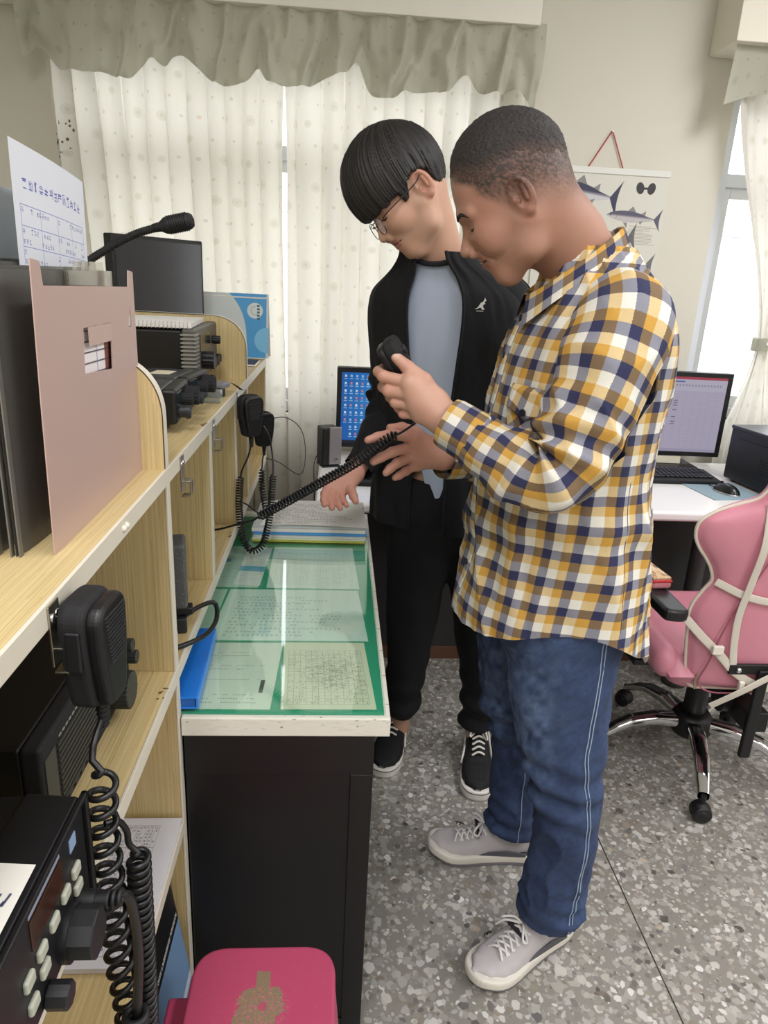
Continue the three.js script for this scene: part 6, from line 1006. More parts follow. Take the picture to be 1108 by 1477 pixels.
  wp(man, 'sleeve', sleeveGeo([[0.448, 1.392, -1.165, 0.066, 0.064], [0.440, 1.365, -1.122, 0.075, 0.070], [0.418, 1.30, -1.085, 0.074, 0.067], [0.388, 1.225, -1.064, 0.069, 0.064], [0.357, 1.150, -1.050, 0.062, 0.060], [0.325, 1.132, -1.056, 0.055, 0.057], [0.290, 1.146, -1.078, 0.052, 0.053], [0.252, 1.164, -1.108, 0.047, 0.047], [0.230, 1.176, -1.124, 0.043, 0.043]], 150, 72, wrS(0.285), 0.066, V(1, 0, 0.3), [0.03, 0.02]), plaid);
  wp(man, 'sleeve', sleeveGeo([[0.452, 1.392, -1.405, 0.068, 0.066], [0.447, 1.35, -1.445, 0.076, 0.070], [0.43, 1.25, -1.485, 0.072, 0.066], [0.405, 1.125, -1.505, 0.066, 0.062], [0.36, 1.075, -1.475, 0.056, 0.058], [0.30, 1.075, -1.43, 0.050, 0.050], [0.262, 1.08, -1.408, 0.045, 0.045]], 110, 60, wrS(0.30), 0.064, V(1, 0, -0.3), [0.01, 0.04]), plaid);
  const cuff = (a, b, r, uv) => sleeveGeo([[...a, r, r * 1.02], [lerp(a[0], b[0], 0.1), lerp(a[1], b[1], 0.1), lerp(a[2], b[2], 0.1), r * 1.06, r * 1.08], [lerp(a[0], b[0], 0.85), lerp(a[1], b[1], 0.85), lerp(a[2], b[2], 0.85), r * 1.03, r * 1.1], [...b, r * 0.98, r * 1.05]], 24, 56, (q, s) => 0.0012 * sin(q * 5) , 0.05, V(1, 0, 0.3), uv);
  wp(man, 'cuff', cuff([0.238, 1.174, -1.121], [0.184, 1.200, -1.150], 0.0425, [0, 0.03]), plaid);
  wp(man, 'cuff', cuff([0.268, 1.079, -1.411], [0.218, 1.083, -1.387], 0.0435, [0.02, 0.0]), plaid);
  const navyB = std(0x171b2b, 0.35);
  wp(man, 'button', tr(cyl(0.0058, 0.0058, 0.003, 16), 0, 0, 0, PI / 2).applyQuaternion(new THREE.Quaternion().setFromUnitVectors(V(0, 0, 1), V(-0.15, -0.75, 0.65).normalize())).translate(0.212, 1.148, -1.101), navyB);
  // collar
  const cc = V(0.414, 1.448, -1.276), ax = V(-0.072, -0.060, 0.003), az = V(-0.010, 0, 0.080), nn = V(-0.60, 0.80, 0).normalize();
  wp(man, 'collar', grid((u, v) => {
    const ph = lerp(0.16, 2 * PI - 0.16, u), p = cc.clone().addScaledVector(ax, cos(ph)).addScaledVector(az, sin(ph)), out = V(p.x - cc.x, 0, p.z - cc.z).normalize(), tip = 1 + 0.35 * (gauss(u, 0.07) + gauss(1 - u, 0.07));
    if (v < 0.4) return p.addScaledVector(nn, lerp(-0.016, 0.016, v / 0.4)).addScaledVector(out, 0.002 * v).toArray();
    const k = (v - 0.4) / 0.6, a = min(1, k / 0.18) * PI * 0.5, L = max(0, k - 0.18) / 0.82 * 0.040 * tip;
    p.addScaledVector(nn, 0.016 + 0.004 * sin(a)).addScaledVector(out, 0.001 + 0.007 * (1 - cos(a)));
    const fw = sstep(-0.2, 0.8, cos(ph)); return p.addScaledVector(out, L * lerp(0.46, 0.16, fw)).add(V(0, -L * 0.92, 0)).add(V(0, 0, (p.z > cc.z ? 1 : -1) * L * 0.35 * fw)).toArray();
  }, 100, 30, (u, v) => [u * 0.50, v * 0.085]), plaid);
  // yoke seam, placket with buttons, chest pocket
  const patch = (t0, t1, y0, y1, off, rot = 0, yLow) => grid((u, v) => { const th = lerp(t0, t1, u), y = lerp(yLow ? yLow(u) : y0, y1, v); return T.pt(th, y, wrT(th, y) + off * (0.3 + 0.7 * min(1, 8 * min(u, 1 - u, v, 1 - v)))); }, 24, 24, (u, v) => { const a = u * (t1 - t0) * 0.2, b = lerp(y0, y1, v); return [a * cos(rot) - b * sin(rot), a * sin(rot) + b * cos(rot)]; });
  wp(man, 'placket', patch(-0.085, 0.085, 0.80, 1.40, 0.004), plaid);
  for (const y of [1.365, 1.30, 1.20, 1.10, 1.00, 0.90]) { const p = T.pt(0.03, y, wrT(0.03, y) + 0.006); wp(man, 'button', tr(cyl(0.006, 0.006, 0.0035, 16), 0, 0, 0, 0, 0, PI / 2).translate(...p), navyB); }
  const pocket = wp(man, 'chest_pocket', patch(0.42, 0.98, 1.115, 1.255, 0.006, 0.785, (u) => 1.125 - 0.02 * (1 - abs(u * 2 - 1))), plaid);
  wp(pocket, 'pocket_flap', patch(0.40, 1.0, 1.215, 1.262, 0.013, 0.2, (u) => 1.222 - 0.018 * (1 - abs(u * 2 - 1))), plaid);
  { const p = T.pt(0.70, 1.222, 0.022); wp(pocket, 'button', tr(cyl(0.006, 0.006, 0.0035, 16), 0, 0, 0, PI / 2).applyQuaternion(new THREE.Quaternion().setFromUnitVectors(V(0, 0, 1), V(-0.8, 0, 0.6))).translate(p[0], p[1], p[2]), navyB); }
  wp(man, 'side_seam', tube(Array.from({ length: 14 }, (_, i) => { const y = lerp(0.85, 1.12, i / 13), th = 1.85; return T.pt(th, y, wrT(th, y) - 0.0002); }), 0.0008, 40, 5), std(0x3c3e50, 0.9));

  // jeans
  const legN = [[0.03, 0.500, -1.172, 0.068, 0.066], [0.09, 0.499, -1.172, 0.069, 0.066], [0.15, 0.496, -1.172, 0.068, 0.066], [0.24, 0.500, -1.174, 0.068, 0.068], [0.355, 0.502, -1.176, 0.066, 0.072], [0.443, 0.493, -1.178, 0.074, 0.076], [0.511, 0.477, -1.182, 0.082, 0.080], [0.577, 0.464, -1.186, 0.092, 0.086], [0.72, 0.452, -1.195, 0.106, 0.094], [0.82, 0.440, -1.205, 0.128, 0.098], [0.92, 0.45, -1.22, 0.13, 0.09]];
  const legF = [[0.03, 0.480, -1.445, 0.066, 0.064], [0.09, 0.480, -1.445, 0.067, 0.065], [0.15, 0.480, -1.445, 0.066, 0.066], [0.30, 0.474, -1.440, 0.064, 0.068], [0.38, 0.468, -1.436, 0.070, 0.072], [0.50, 0.448, -1.43, 0.088, 0.080], [0.67, 0.441, -1.415, 0.102, 0.090], [0.82, 0.440, -1.385, 0.125, 0.096], [0.92, 0.45, -1.37, 0.13, 0.09]];
  const legAt = (st, y) => { let i = 0; while (i < st.length - 2 && y > st[i + 1][0]) i++; const a = st[i], b = st[i + 1], t = clamp((y - a[0]) / (b[0] - a[0]), 0, 1), s = t * t * (3 - 2 * t) * 0.5 + t * 0.5; return a.map((q, k) => lerp(q, b[k], s)); };
  const legD = (st, x, y, z, ph) => {
    const hemY = st === legN ? 0.112 : 0.104, [, cx, cz, rx, rz] = legAt(st, y), a = atan2(z - cz, x - cx);
    const ankle = sstep(0.30, 0.10, y), knee = gauss(y - 0.455, 0.055);
    const wr = 0.006 * ((1 - abs(noise3(a * 1.2 + y * 9 + ph, y * 7 - a, ph))) ** 3 - 0.35) + 0.0085 * ankle * sin(y * 130 + 2 * sin(a + ph)) * (0.6 + 0.4 * sin(a * 2 + ph)) + 0.009 * knee * sin(y * 95 + 1.6 * cos(a + ph)) * (0.5 - 0.5 * cos(a + 0.6)) + 0.006 * fbm(x * 9 + ph, y * 11, z * 9) + 0.003 * fbm(x * 26, y * 30, z * 26 + ph);
    const e = (hypot((x - cx) / (rx + wr), (z - cz) / (rz + wr)) - 1) * min(rx, rz);
    return max(e, hemY - y, y - 0.93);
  };
  const jeansF = (x, y, z) => { let d = smin(legD(legN, x, y, z, 0.3), legD(legF, x, y, z, 2.1), 0.02); d = smin(d, ell(x, y, z, [0.462, 0.86, -1.295], [0.150, 0.13, 0.185]) - 0.004 * fbm(x * 20, y * 20, z * 20), 0.05); return max(d, y - 0.935); };
  const jeansG = netMesh(jeansF, [0.26, 0.055, -1.53], [0.66, 0.96, -1.05], 0.0065);
  const dk = [0.017, 0.031, 0.080], md = [0.042, 0.074, 0.165], lt = [0.15, 0.22, 0.36];
  paint(jeansG, (x, y, z) => { const n = fbm(x * 40, y * 22, z * 40), w = fbm(x * 11, y * 11, z * 11), grain = hash3(floor(x * 900), floor(y * 300), floor(z * 900)) - 0.5; let c = mixC(dk, md, clamp(0.45 + 0.5 * w + 0.4 * n, 0, 1)); const worn = (gauss(y - 0.52, 0.10) * sstep(0.46, 0.38, x) + 0.8 * gauss(y - 0.70, 0.10) * sstep(0.47, 0.36, x)) * (0.55 + 0.8 * noise3(x * 90, y * 60, z * 90)); c = mixC(c, lt, clamp(worn * 0.5, 0, 0.6)); return c.map((q) => max(0.005, q * (1 + 0.35 * grain))); });
  const jeans = wp(man, 'jeans', jeansG, std(0xffffff, 0.85, 0, { vertexColors: true }));
  const stitch = std(0x9fb0c4, 0.8);
  for (const [dx, st, s, y0, y1] of [[0.020, legN, 1, 0.116, 0.86], [0.027, legN, 1, 0.116, 0.86], [-0.004, legF, 1, 0.108, 0.5]]) {
    const pts = []; for (let i = 0; i <= 40; i++) { const y = lerp(y0, y1, i / 40), [, cx, cz, rx] = legAt(st, y), x = cx + dx + (y > 0.5 ? 0.03 * sstep(0.5, 0.8, y) : 0); let z = cz + 0.13; for (let k = 0; k < 24; k++) z -= jeansF(x, y, z) * 0.7; pts.push(V(x, y, z + 0.0006)); }
    wp(jeans, 'seam_stitching', sweep(pts, 0.0011, 5), stitch);
  }
  // sneakers
  const knit = std(0xb9b4b4, 0.85), mids = std(0xd9d5c9, 0.55), dkg = std(0x55545a, 0.6), laceM = std(0xdedcd8, 0.8);
  const sneaker = (pos, dir) => {
    const s = new THREE.Group(); s.name = 'sneaker'; man.add(s); s.position.set(pos[0] - BX, 0, pos[1] - BZ); s.rotation.y = Math.atan2(-dir[1], dir[0]);
    const len = 0.285, out = (k, n = 48) => { const o = [[-0.092, 0], [-0.085, 0.026], [-0.06, 0.036], [0, 0.037], [0.06, 0.043], [0.115, 0.050], [0.155, 0.044], [0.182, 0.026], [0.190, 0]]; return blobShape([...o, ...o.slice(1, -1).reverse().map((p) => [p[0], -p[1]])].map((p) => [p[0] * (p[0] > 0 ? 1 + k * 0.7 : 1 + k), p[1] * (1 + k)]), n); };
    const wave = (g) => { const p = g.attributes.position; for (let i = 0; i < p.count; i++) { const x = p.getX(i), t = sstep(0.11, 0.19, x); p.setY(i, p.getY(i) + 0.012 * t * t + 0.006 * sstep(-0.05, -0.095, x)); } g.computeVertexNormals(); return g; };
    lp(s, 'outsole', wave(ext(out(0.0), 0.012, 0.004, 2).rotateX(-PI / 2).translate(0, 0.006, 0)), std(0x77747a, 0.7));
    lp(s, 'midsole', wave(ext(out(0.075), 0.026, 0.008, 3).rotateX(-PI / 2).translate(0, 0.0215, 0)), mids);
    const W = [0.012, 0.030, 0.034, 0.035, 0.0365, 0.0385, 0.042, 0.0450, 0.0435, 0.033, 0.006], Hh = [0.075, 0.093, 0.100, 0.104, 0.100, 0.086, 0.072, 0.062, 0.056, 0.050, 0.038];
    lp(s, 'upper', wave(shoeUpper(len, W, Hh, 60, 36, 0.026)), knit);
    lp(s, 'tongue', grid((u, v) => { const x = lerp(0.085, -0.012, v), a = (u - 0.5) * 1.7; return [x, lerp(0.074, 0.122, v ** 1.1) + 0.004 - 0.012 * a * a, a * 0.022]; }, 10, 12), std(0xa9a4a6, 0.85, 0, { side: THREE.DoubleSide }));
    lp(s, 'heel_counter', grid((u, v) => { const a = lerp(-2.1, 2.1, u), x = -0.062 - 0.031 * cos(a), z = 0.0365 * sin(a); return [x + 0.03 * (abs(a) > 1.57 ? (abs(a) - 1.57) * 1.2 : 0), lerp(0.032, lerp(0.078, 0.040, min(1, abs(a) / 2.1)), v), z]; }, 24, 6), dkg);
    for (const q of [-1, 1]) { lp(s, 'side_panel', ext([[-0.05, 0.030], [0.07, 0.031], [0.045, 0.042], [0.0, 0.048], [-0.05, 0.040]], 0.003, 0.001, 1).translate(0, 0.003, q * 0.0405), dkg); }
    const topY = (x) => { const q = clamp(x / len + 0.32, 0, 1) * 10, i = floor(min(q, 9.999)); return lerp(Hh[i], Hh[i + 1], sstep(0, 1, q - i)); };
    const laces = []; for (let i = 0; i < 5; i++) { const x = 0.122 - i * 0.0145, y = topY(x) + 0.002, w = 0.020; for (const q of [-1, 1]) laces.push(tube([[x - 0.011, y - 0.001, -w * q], [x - 0.004, y + 0.005, -w * 0.4 * q], [x + 0.004, y + 0.006, w * 0.4 * q], [x + 0.009, y - 0.004, w * q]], 0.0030, 16, 6)); }
    laces.push(tube([[0.058, 0.096, 0], [0.066, 0.106, 0.016], [0.085, 0.098, 0.036], [0.078, 0.088, 0.040], [0.062, 0.096, 0.010]], 0.0028, 24, 6), tube([[0.058, 0.096, 0], [0.07, 0.107, -0.014], [0.088, 0.096, -0.034], [0.078, 0.090, -0.036], [0.062, 0.096, -0.008]], 0.0028, 24, 6), tube([[0.06, 0.096, 0.004], [0.08, 0.092, 0.03], [0.09, 0.07, 0.046]], 0.0026, 16, 6));
    lp(s, 'laces', join(laces), laceM);
    lp(s, 'lace_grip', bx(0.066, 0.078, 0.083, 0.089, -0.026, 0.026, 0.002), std(0x2a2930, 0.5));
    lp(s, 'leaping_emblem', join(...[1].map((q) => tube([[0.10, 0.050, 0.0475], [0.108, 0.056, 0.047], [0.118, 0.058, 0.0465], [0.124, 0.062, 0.0440]], 0.0016, 16, 5)), tube([[0.108, 0.056, 0.0474], [0.112, 0.047, 0.049]], 0.0013, 6, 5), tube([[0.117, 0.058, 0.0468], [0.121, 0.050, 0.0485]], 0.0013, 6, 5)), std(0x1c1b20, 0.6));
    return s;
  };
  sneaker([0.486, -1.190], [-0.868, 0.497]); sneaker([0.466, -1.455], [-0.992, -0.06]);

  // the held microphone and its cord
  const mic = thing('hand_microphone', 'black hand microphone gripped by the man in plaid', 'microphone', [0.103, 1.281, -1.207], 0, 'radio hand microphones');
  micParts(mic, { s: 0.92 });
  mic.quaternion.setFromRotationMatrix(new THREE.Matrix4().makeBasis(V(0, 0, 0), V(0, 0, 0), V(0, 0, 0)));
  { const Y = V(-0.56, 0.82, 0.08).normalize(), Z = V(-0.80, -0.55, -0.25); Z.addScaledVector(Y, -Z.dot(Y)).normalize(); const X = Y.clone().cross(Z); mic.quaternion.setFromRotationMatrix(new THREE.Matrix4().makeBasis(X, Y, Z)); }
  const cord = thing('coiled_cord', 'stretched black coiled cord running from the held microphone to the shelf', 'cord', [0, 0.95, -1.36], 0, 'black coiled cords');
  wp(cord, 'cord', coil([[0.118, 1.139, -1.322], [0.10, 1.1296, -1.322], [0.0499, 1.0853, -1.33], [-0.0169, 1.0368, -1.35], [-0.0857, 0.9883, -1.37], [-0.1537, 0.9431, -1.385]], 0.0082, 0.0023, 46, [[0.138, 1.232, -1.213], [0.150, 1.205, -1.24], [0.148, 1.17, -1.29], [0.13, 1.148, -1.315]], [[-0.1648, 0.934, -1.39], [-0.2016, 0.9197, -1.40], [-0.2435, 0.9027, -1.415], [-0.32, 0.886, -1.44], [-0.38, 0.875, -1.46]], 7, 14), M.cord);
}
// ---------------------------------------------------------------- young man in the black jacket
{
  const BX = 0.34, BZ = -1.86;
  const man = thing('person', 'young man with glasses in black jacket, pale tee and black trousers looking down', 'person', [BX, 0, BZ]);
  const fr = headFrame([0.155, 1.595, -1.731], [-0.970, 0.242], 36 * PI / 180, 1.0, -8 * PI / 180);
  const base = [0.57, 0.35, 0.24], red = [0.55, 0.235, 0.165], tone = skinTone(base, red);
  const O = { nose: [0.110, -0.038], chin: [0.074, -0.094], lip: 0.085, ear: [-0.012, 0.008, 0.0785], neck: 0.054 };
  const headG = makeHead(O, fr, [0.238, 1.468, -1.782], (f, u, l) => { let c = tone(f, u, l, abs(l) > 0.077 ? 0.5 : 0); if (u < -0.053 && u > -0.074 && abs(l) < 0.024 && f > O.lip - 0.016) c = mixC(c, [0.42, 0.13, 0.11], 0.65); return c; });
  const H3 = { wrist: [0.0473, 0.9574, -1.70], fore: [0.10, 1.02, -1.78], f: [[[0.0423, 0.9436, -1.685], [0.0407, 0.9275, -1.655], [0.0474, 0.9171, -1.632], [0.0524, 0.9094, -1.618]], [[-0.0136, 0.9344, -1.668], [-0.0228, 0.9214, -1.634], [-0.0238, 0.9125, -1.612], [-0.0217, 0.9049, -1.598]], [[-0.0032, 0.9276, -1.662], [-0.0092, 0.9149, -1.628], [-0.0071, 0.9063, -1.606], [-0.0036, 0.9, -1.59]], [[0.0088, 0.9235, -1.66], [0.0075, 0.9119, -1.628], [0.011, 0.9045, -1.607], [0.016, 0.8992, -1.593]], [[0.0207, 0.9209, -1.664], [0.0209, 0.9103, -1.64], [0.026, 0.9039, -1.624], [0.0309, 0.9, -1.612]]] };
  const H4 = { wrist: [0.462, 0.90, -1.73], fore: [0.465, 0.99, -1.75], f: [[[0.438, 0.878, -1.715], [0.425, 0.848, -1.70], [0.42, 0.82, -1.695], [0.42, 0.797, -1.695]], [[0.442, 0.818, -1.70], [0.438, 0.778, -1.69], [0.44, 0.755, -1.695], [0.444, 0.738, -1.702]], [[0.455, 0.812, -1.705], [0.453, 0.768, -1.695], [0.455, 0.742, -1.70], [0.459, 0.724, -1.707]], [[0.468, 0.816, -1.712], [0.468, 0.775, -1.702], [0.47, 0.75, -1.707], [0.473, 0.732, -1.714]], [[0.48, 0.826, -1.72], [0.481, 0.792, -1.713], [0.482, 0.772, -1.717], [0.484, 0.757, -1.723]]] };
  const handTone = skinTone([0.56, 0.31, 0.225], [0.56, 0.21, 0.16]);
  const hands = [H3, H4].map((h) => { const [lo, hi] = boundsOf([h.wrist, h.fore, ...h.f.flat()], 0.04); return paint(netMesh(handField(h.wrist, h.f, h.fore, 0.94), lo, hi, 0.003), (x, y, z) => { let k = 0.1; for (const c of h.f) for (const q of [1, 2, 3]) k = max(k, 0.5 * gauss(hypot(x - c[q][0], y - c[q][1], z - c[q][2]), 0.009)); return handTone(x, y, z, k); }); });
  const bodyF = (x, y, z) => {
    let d = cone(x, y, z, [0.265, 1.33, -1.80], [0.29, 0.93, -1.82], 0.095, 0.10);
    d = smin(d, cone(x, y, z, [0.18, 1.385, -1.845], [0.37, 1.385, -1.757], 0.05, 0.05), 0.05);
    d = smin(d, cone(x, y, z, [0.25, 1.40, -1.79], [0.236, 1.475, -1.782], 0.052, 0.05), 0.03);
    for (const [a, b, c] of [[[0.175, 1.37, -1.85], [0.15, 1.10, -1.87], H3.wrist], [[0.385, 1.37, -1.755], [0.45, 1.12, -1.77], H4.wrist]]) { d = smin(d, cone(x, y, z, a, b, 0.04, 0.03), 0.03); d = smin(d, cone(x, y, z, b, c, 0.03, 0.023), 0.015); }
    for (const [a, b, c] of [[[0.25, 0.86, -1.83], [0.237, 0.48, -1.86], [0.229, 0.06, -1.915]], [[0.36, 0.86, -1.82], [0.44, 0.48, -1.85], [0.467, 0.06, -1.865]]]) { d = smin(d, cone(x, y, z, a, b, 0.068, 0.043), 0.04); d = smin(d, cone(x, y, z, b, c, 0.041, 0.029), 0.02); }
    return d;
  };
  wp(man, 'body', merged([paint(netMesh(bodyF, [-0.02, 0.01, -2.0], [0.56, 1.52, -1.62], 0.013), (x, y, z) => tone(x, y, z)), headG, ...hands]), skinMat);
  // bowl-cut hair
  const crown = [-0.045, 0.165], line = [[-0.12, -0.032], [-0.071, -0.030], [-0.045, 0.0], [-0.034, 0.030], [-0.006, 0.037], [0.018, 0.032], [0.026, 0.002], [0.037, -0.004], [0.045, 0.020], [0.063, 0.015], [0.10, 0.008], [0.125, 0.012], [0.14, 0.022]];
  const hairF = (f, u, l) => {
    let hl = line[line.length - 1][1]; for (let i = 0; i < line.length - 1; i++) if (f < line[i + 1][0]) { hl = lerp(line[i][1], line[i + 1][1], clamp((f - line[i][0]) / (line[i + 1][0] - line[i][0]), 0, 1)); break; }
    const ph = atan2(l, f - crown[0]), rr = hypot(f - crown[0], u - crown[1], l), strand = noise3(ph * 17 + 2 * noise3(ph * 3, rr * 8, 1), rr * 9, 2.2) * 0.0017 + noise3(ph * 52, rr * 14, 5.1) * 0.0014;
    const d = ell(f, u, l, [0.010, 0.057, 0], [0.120, 0.113, 0.092]) - strand * sstep(0.01, 0.05, rr), tip = 0.006 * noise3(ph * 30, 1.5, 2) ;
    return smax(d, (hl + tip * 0.7) - u, 0.007);
  };
  const hairG = paint(netMesh(hairF, [-0.135, -0.055, -0.115], [0.15, 0.185, 0.115], 0.0027), (f, u, l) => { const ph = atan2(l, f - crown[0]), rr = hypot(f - crown[0], u - crown[1], l), k = 0.75 + 0.45 * noise3(ph * 30, rr * 8, 3) + 0.3 * noise3(ph * 70, rr * 12, 8); return [0.014 * k, 0.0115 * k, 0.0105 * k]; });
  place(hairG, fr.m); wp(man, 'hair', hairG, std(0xffffff, 0.58, 0, { vertexColors: true }));
  // glasses
  const toW = (p) => V(...p).applyMatrix4(fr.m), metal = std(0x6b6460, 0.25, 1), rims = [];
  const gl = new THREE.Group(); gl.name = 'glasses'; man.add(gl);
  for (const s of [1, -1]) {
    const ring = []; for (let i = 0; i <= 40; i++) { const a = i / 40 * 2 * PI; ring.push(toW([0.103 - 0.006 * abs(sin(a)) * 0 - 0.10 * (0.0225 * (1 + cos(a)) ** 1) * 0.35, -0.014 + 0.0185 * Math.sign(sin(a)) * abs(sin(a)) ** 0.8, s * (0.033 + 0.0225 * Math.sign(cos(a)) * abs(cos(a)) ** 0.8)])); }
    wp(gl, 'rim', sweep(ring, 0.0010, 6), metal);
    const lens = grid((u, v) => { const a = u * 2 * PI, r = v; return toW([0.103 - 0.10 * (0.0225 * (1 + cos(a) * r)) * 0.35, -0.014 + r * 0.0185 * Math.sign(sin(a)) * abs(sin(a)) ** 0.8, s * (0.033 + r * 0.0225 * Math.sign(cos(a)) * abs(cos(a)) ** 0.8)]).toArray(); }, 30, 4);
    wp(gl, 'lens', lens, phys(0xffffff, 0.03, { transmission: 1, thickness: 0, ior: 1.5, side: THREE.DoubleSide }));
    wp(gl, 'temple_arm', sweep(new THREE.CatmullRomCurve3([[0.1005, -0.006, 0.056], [0.092, 0.0, 0.071], [0.05, 0.008, 0.081], [0.0, 0.018, 0.0835], [-0.028, 0.034, 0.081], [-0.046, 0.022, 0.078]].map((p) => toW([p[0], p[1], s * p[2]]))).getPoints(40), 0.0013, 6), std(0x1a1716, 0.4));
  }
  wp(gl, 'bridge', sweep(new THREE.CatmullRomCurve3([[0.1035, -0.010, 0.0105], [0.110, -0.006, 0.004], [0.110, -0.006, -0.004], [0.1035, -0.010, -0.0105]].map(toW)).getPoints(12), 0.0011, 6), metal);
  const faceLine = (rows, out, s, r) => sweep(new THREE.CatmullRomCurve3(rows.map(([u, l]) => toW([faceAt(O.field, u, s * l) + out, u, s * l]))).getPoints(24), r, 7);
  for (const s of [1, -1]) {
    wp(man, 'eyebrow', faceLine([[0.0185, 0.010], [0.0225, 0.020], [0.0240, 0.032], [0.0205, 0.045]], 0.0003, s, (t) => 0.0030 * sin(PI * clamp(t * 0.82 + 0.16, 0, 1)) + 0.0006), std(0x1c1614, 0.9));
    wp(man, 'eyelashes', faceLine([[-0.0055, 0.0195], [-0.0070, 0.028], [-0.0070, 0.038], [-0.0045, 0.046]], 0.0002, s, (t) => 0.0014 * sin(PI * clamp(t, 0.04, 0.96)) + 0.0004), std(0x16110f, 0.8));
  }
  wp(man, 'mouth_line', join(faceLine([[-0.0628, 0.0], [-0.0628, 0.010], [-0.0625, 0.022]], -0.0006, 1, 0.0011), faceLine([[-0.0628, 0.0], [-0.0628, 0.010], [-0.0625, 0.022]], -0.0006, -1, 0.0011)), std(0x5a211c, 0.6));
  // tee, jacket, sleeves
  const F = [-0.42, 0.91], st = [[0.70, 0.292, -1.822, 0.178, 0.118, 0.122], [0.86, 0.290, -1.82, 0.180, 0.116, 0.120], [1.0, 0.286, -1.815, 0.178, 0.114, 0.116], [1.12, 0.282, -1.81, 0.182, 0.114, 0.116], [1.24, 0.276, -1.804, 0.190, 0.115, 0.116], [1.33, 0.270, -1.80, 0.192, 0.108, 0.112], [1.39, 0.264, -1.797, 0.176, 0.095, 0.102], [1.43, 0.256, -1.792, 0.132, 0.078, 0.088], [1.465, 0.244, -1.785, 0.090, 0.076, 0.076], [1.50, 0.238, -1.783, 0.078, 0.070, 0.068]].map((r) => [...r, 2.2]);
  const T = trunk(st, F), teeM = phys(0xa9b4c6, 0.9, { side: THREE.DoubleSide, sheen: 0.2 }), jackM = phys(0x08090e, 0.88, { side: THREE.DoubleSide, sheen: 0.2, sheenRoughness: 0.6, sheenColor: new THREE.Color(0.04, 0.04, 0.06) });
  const wT = (th, y) => 0.004 * fbm(th * 5, y * 5, 4) + 0.0035 * sin(th * 24 + 2 * sin(y * 7)) * sstep(1.3, 1.0, y);
  wp(man, 'tee_shirt', trunkGeo(T, -1.2, 1.2, (th) => 0.962 - 0.066 * sstep(-0.10, -0.02, th) * sstep(0.24, 0.12, th) - 0.010 * th, (th) => 1.454 + 0.034 * sstep(0.0, 1.3, abs(th)), 70, 60, wT), teeM);
  wp(man, 'tee_neckband', sweep(Array.from({ length: 41 }, (_, i) => { const th = lerp(-PI, PI, i / 40), b = abs(th), y = 1.452 + 0.034 * sstep(0.0, 1.3, b); return V(...T.pt(th, y + 0.004, 0.004)); }), 0.0065, 8), std(0x15161b, 0.85));
  const wJ = (th, y) => 0.014 + 0.007 * fbm(th * 3, y * 4, 9) + 0.004 * sin(th * 11 + y * 12) * sstep(1.25, 0.95, y) + 0.004 * fbm(th * 9, y * 11, 2) + 0.010 * gauss(abs(th) - 0.26, 0.10) * sstep(1.0, 1.4, y);
  const gap = (y) => [lerp(0.19, 0.26, sstep(1.0, 1.45, y)), lerp(0.20, 0.34, sstep(1.0, 1.47, y))];
  wp(man, 'jacket', grid((u, v) => { const y = lerp(0.80, 1.485, v), [g0, g1] = gap(y), th = lerp(g1, 2 * PI - g0 - 0.02, u); return T.pt(th, y, wJ(th > PI ? th - 2 * PI : th, y) - 0.006 * sstep(0.03, 0, min(u, 1 - u))); }, 160, 110), jackM);
  for (const s of [0, 1]) wp(man, 'jacket_front_edge', sweep(Array.from({ length: 40 }, (_, i) => { const y = lerp(0.80, 1.485, i / 39), [g0, g1] = gap(y), th = s ? g1 : -g0 - 0.02; return V(...T.pt(th, y, wJ(th, y) - 0.003)); }), 0.0038, 7), jackM);
  const wS = (el) => (a, s) => 0.009 * gauss(s - el, 0.06) * sin(s * 110 + 2 * sin(a)) + 0.006 * fbm(a * 1.4 + s * 7, s * 11, 5) + 0.004 * sin(s * 40 + a);
  wp(man, 'jacket_sleeve', sleeveGeo([[0.185, 1.405, -1.842, 0.062], [0.163, 1.372, -1.855, 0.070], [0.152, 1.30, -1.864, 0.068], [0.150, 1.21, -1.868, 0.064], [0.150, 1.12, -1.862, 0.062], [0.128, 1.062, -1.82, 0.056], [0.098, 1.015, -1.768, 0.047], [0.068, 0.980, -1.726, 0.040], [0.058, 0.969, -1.713, 0.037]], 90, 48, wS(0.30), 0.06, V(1, 0, 0.3)), jackM);
  wp(man, 'jacket_sleeve', sleeveGeo([[0.365, 1.405, -1.76, 0.062], [0.395, 1.37, -1.752, 0.070], [0.42, 1.28, -1.752, 0.066], [0.445, 1.15, -1.762, 0.062], [0.458, 1.04, -1.758, 0.055], [0.463, 0.92, -1.735, 0.045]], 70, 40, wS(0.28), 0.06, V(1, 0, 0.3)), jackM);
  // embroidered kangaroo and its caption on the chest
  { const p = V(...T.pt(0.53, 1.372, wJ(0.53, 1.372) + 0.0035)), e = 0.02, a = V(...T.pt(0.53 + e, 1.372, 0.014)), b = V(...T.pt(0.53 - e, 1.372, 0.014)), X = a.clone().sub(b).normalize(), Y = V(0, 1, 0), Z = X.clone().cross(Y).normalize(); Y.copy(Z.clone().cross(X));
    const roo = ext(blobShape([[0.0075, 0.0125], [0.0095, 0.0165], [0.0108, 0.0125], [0.0128, 0.0100], [0.0102, 0.0088], [0.0088, 0.0062], [0.0112, 0.0030], [0.0090, 0.0026], [0.0072, 0.0020], [0.0064, -0.0040], [0.0100, -0.0088], [0.0030, -0.0088], [0.0028, -0.0064], [-0.0010, -0.0056], [-0.0060, -0.0084], [-0.0125, -0.0086], [-0.0070, -0.0060], [-0.0032, -0.0010], [0.0008, 0.0052], [0.0052, 0.0078], [0.0066, 0.0100]], 120), 0.0012, 0.0003, 1);
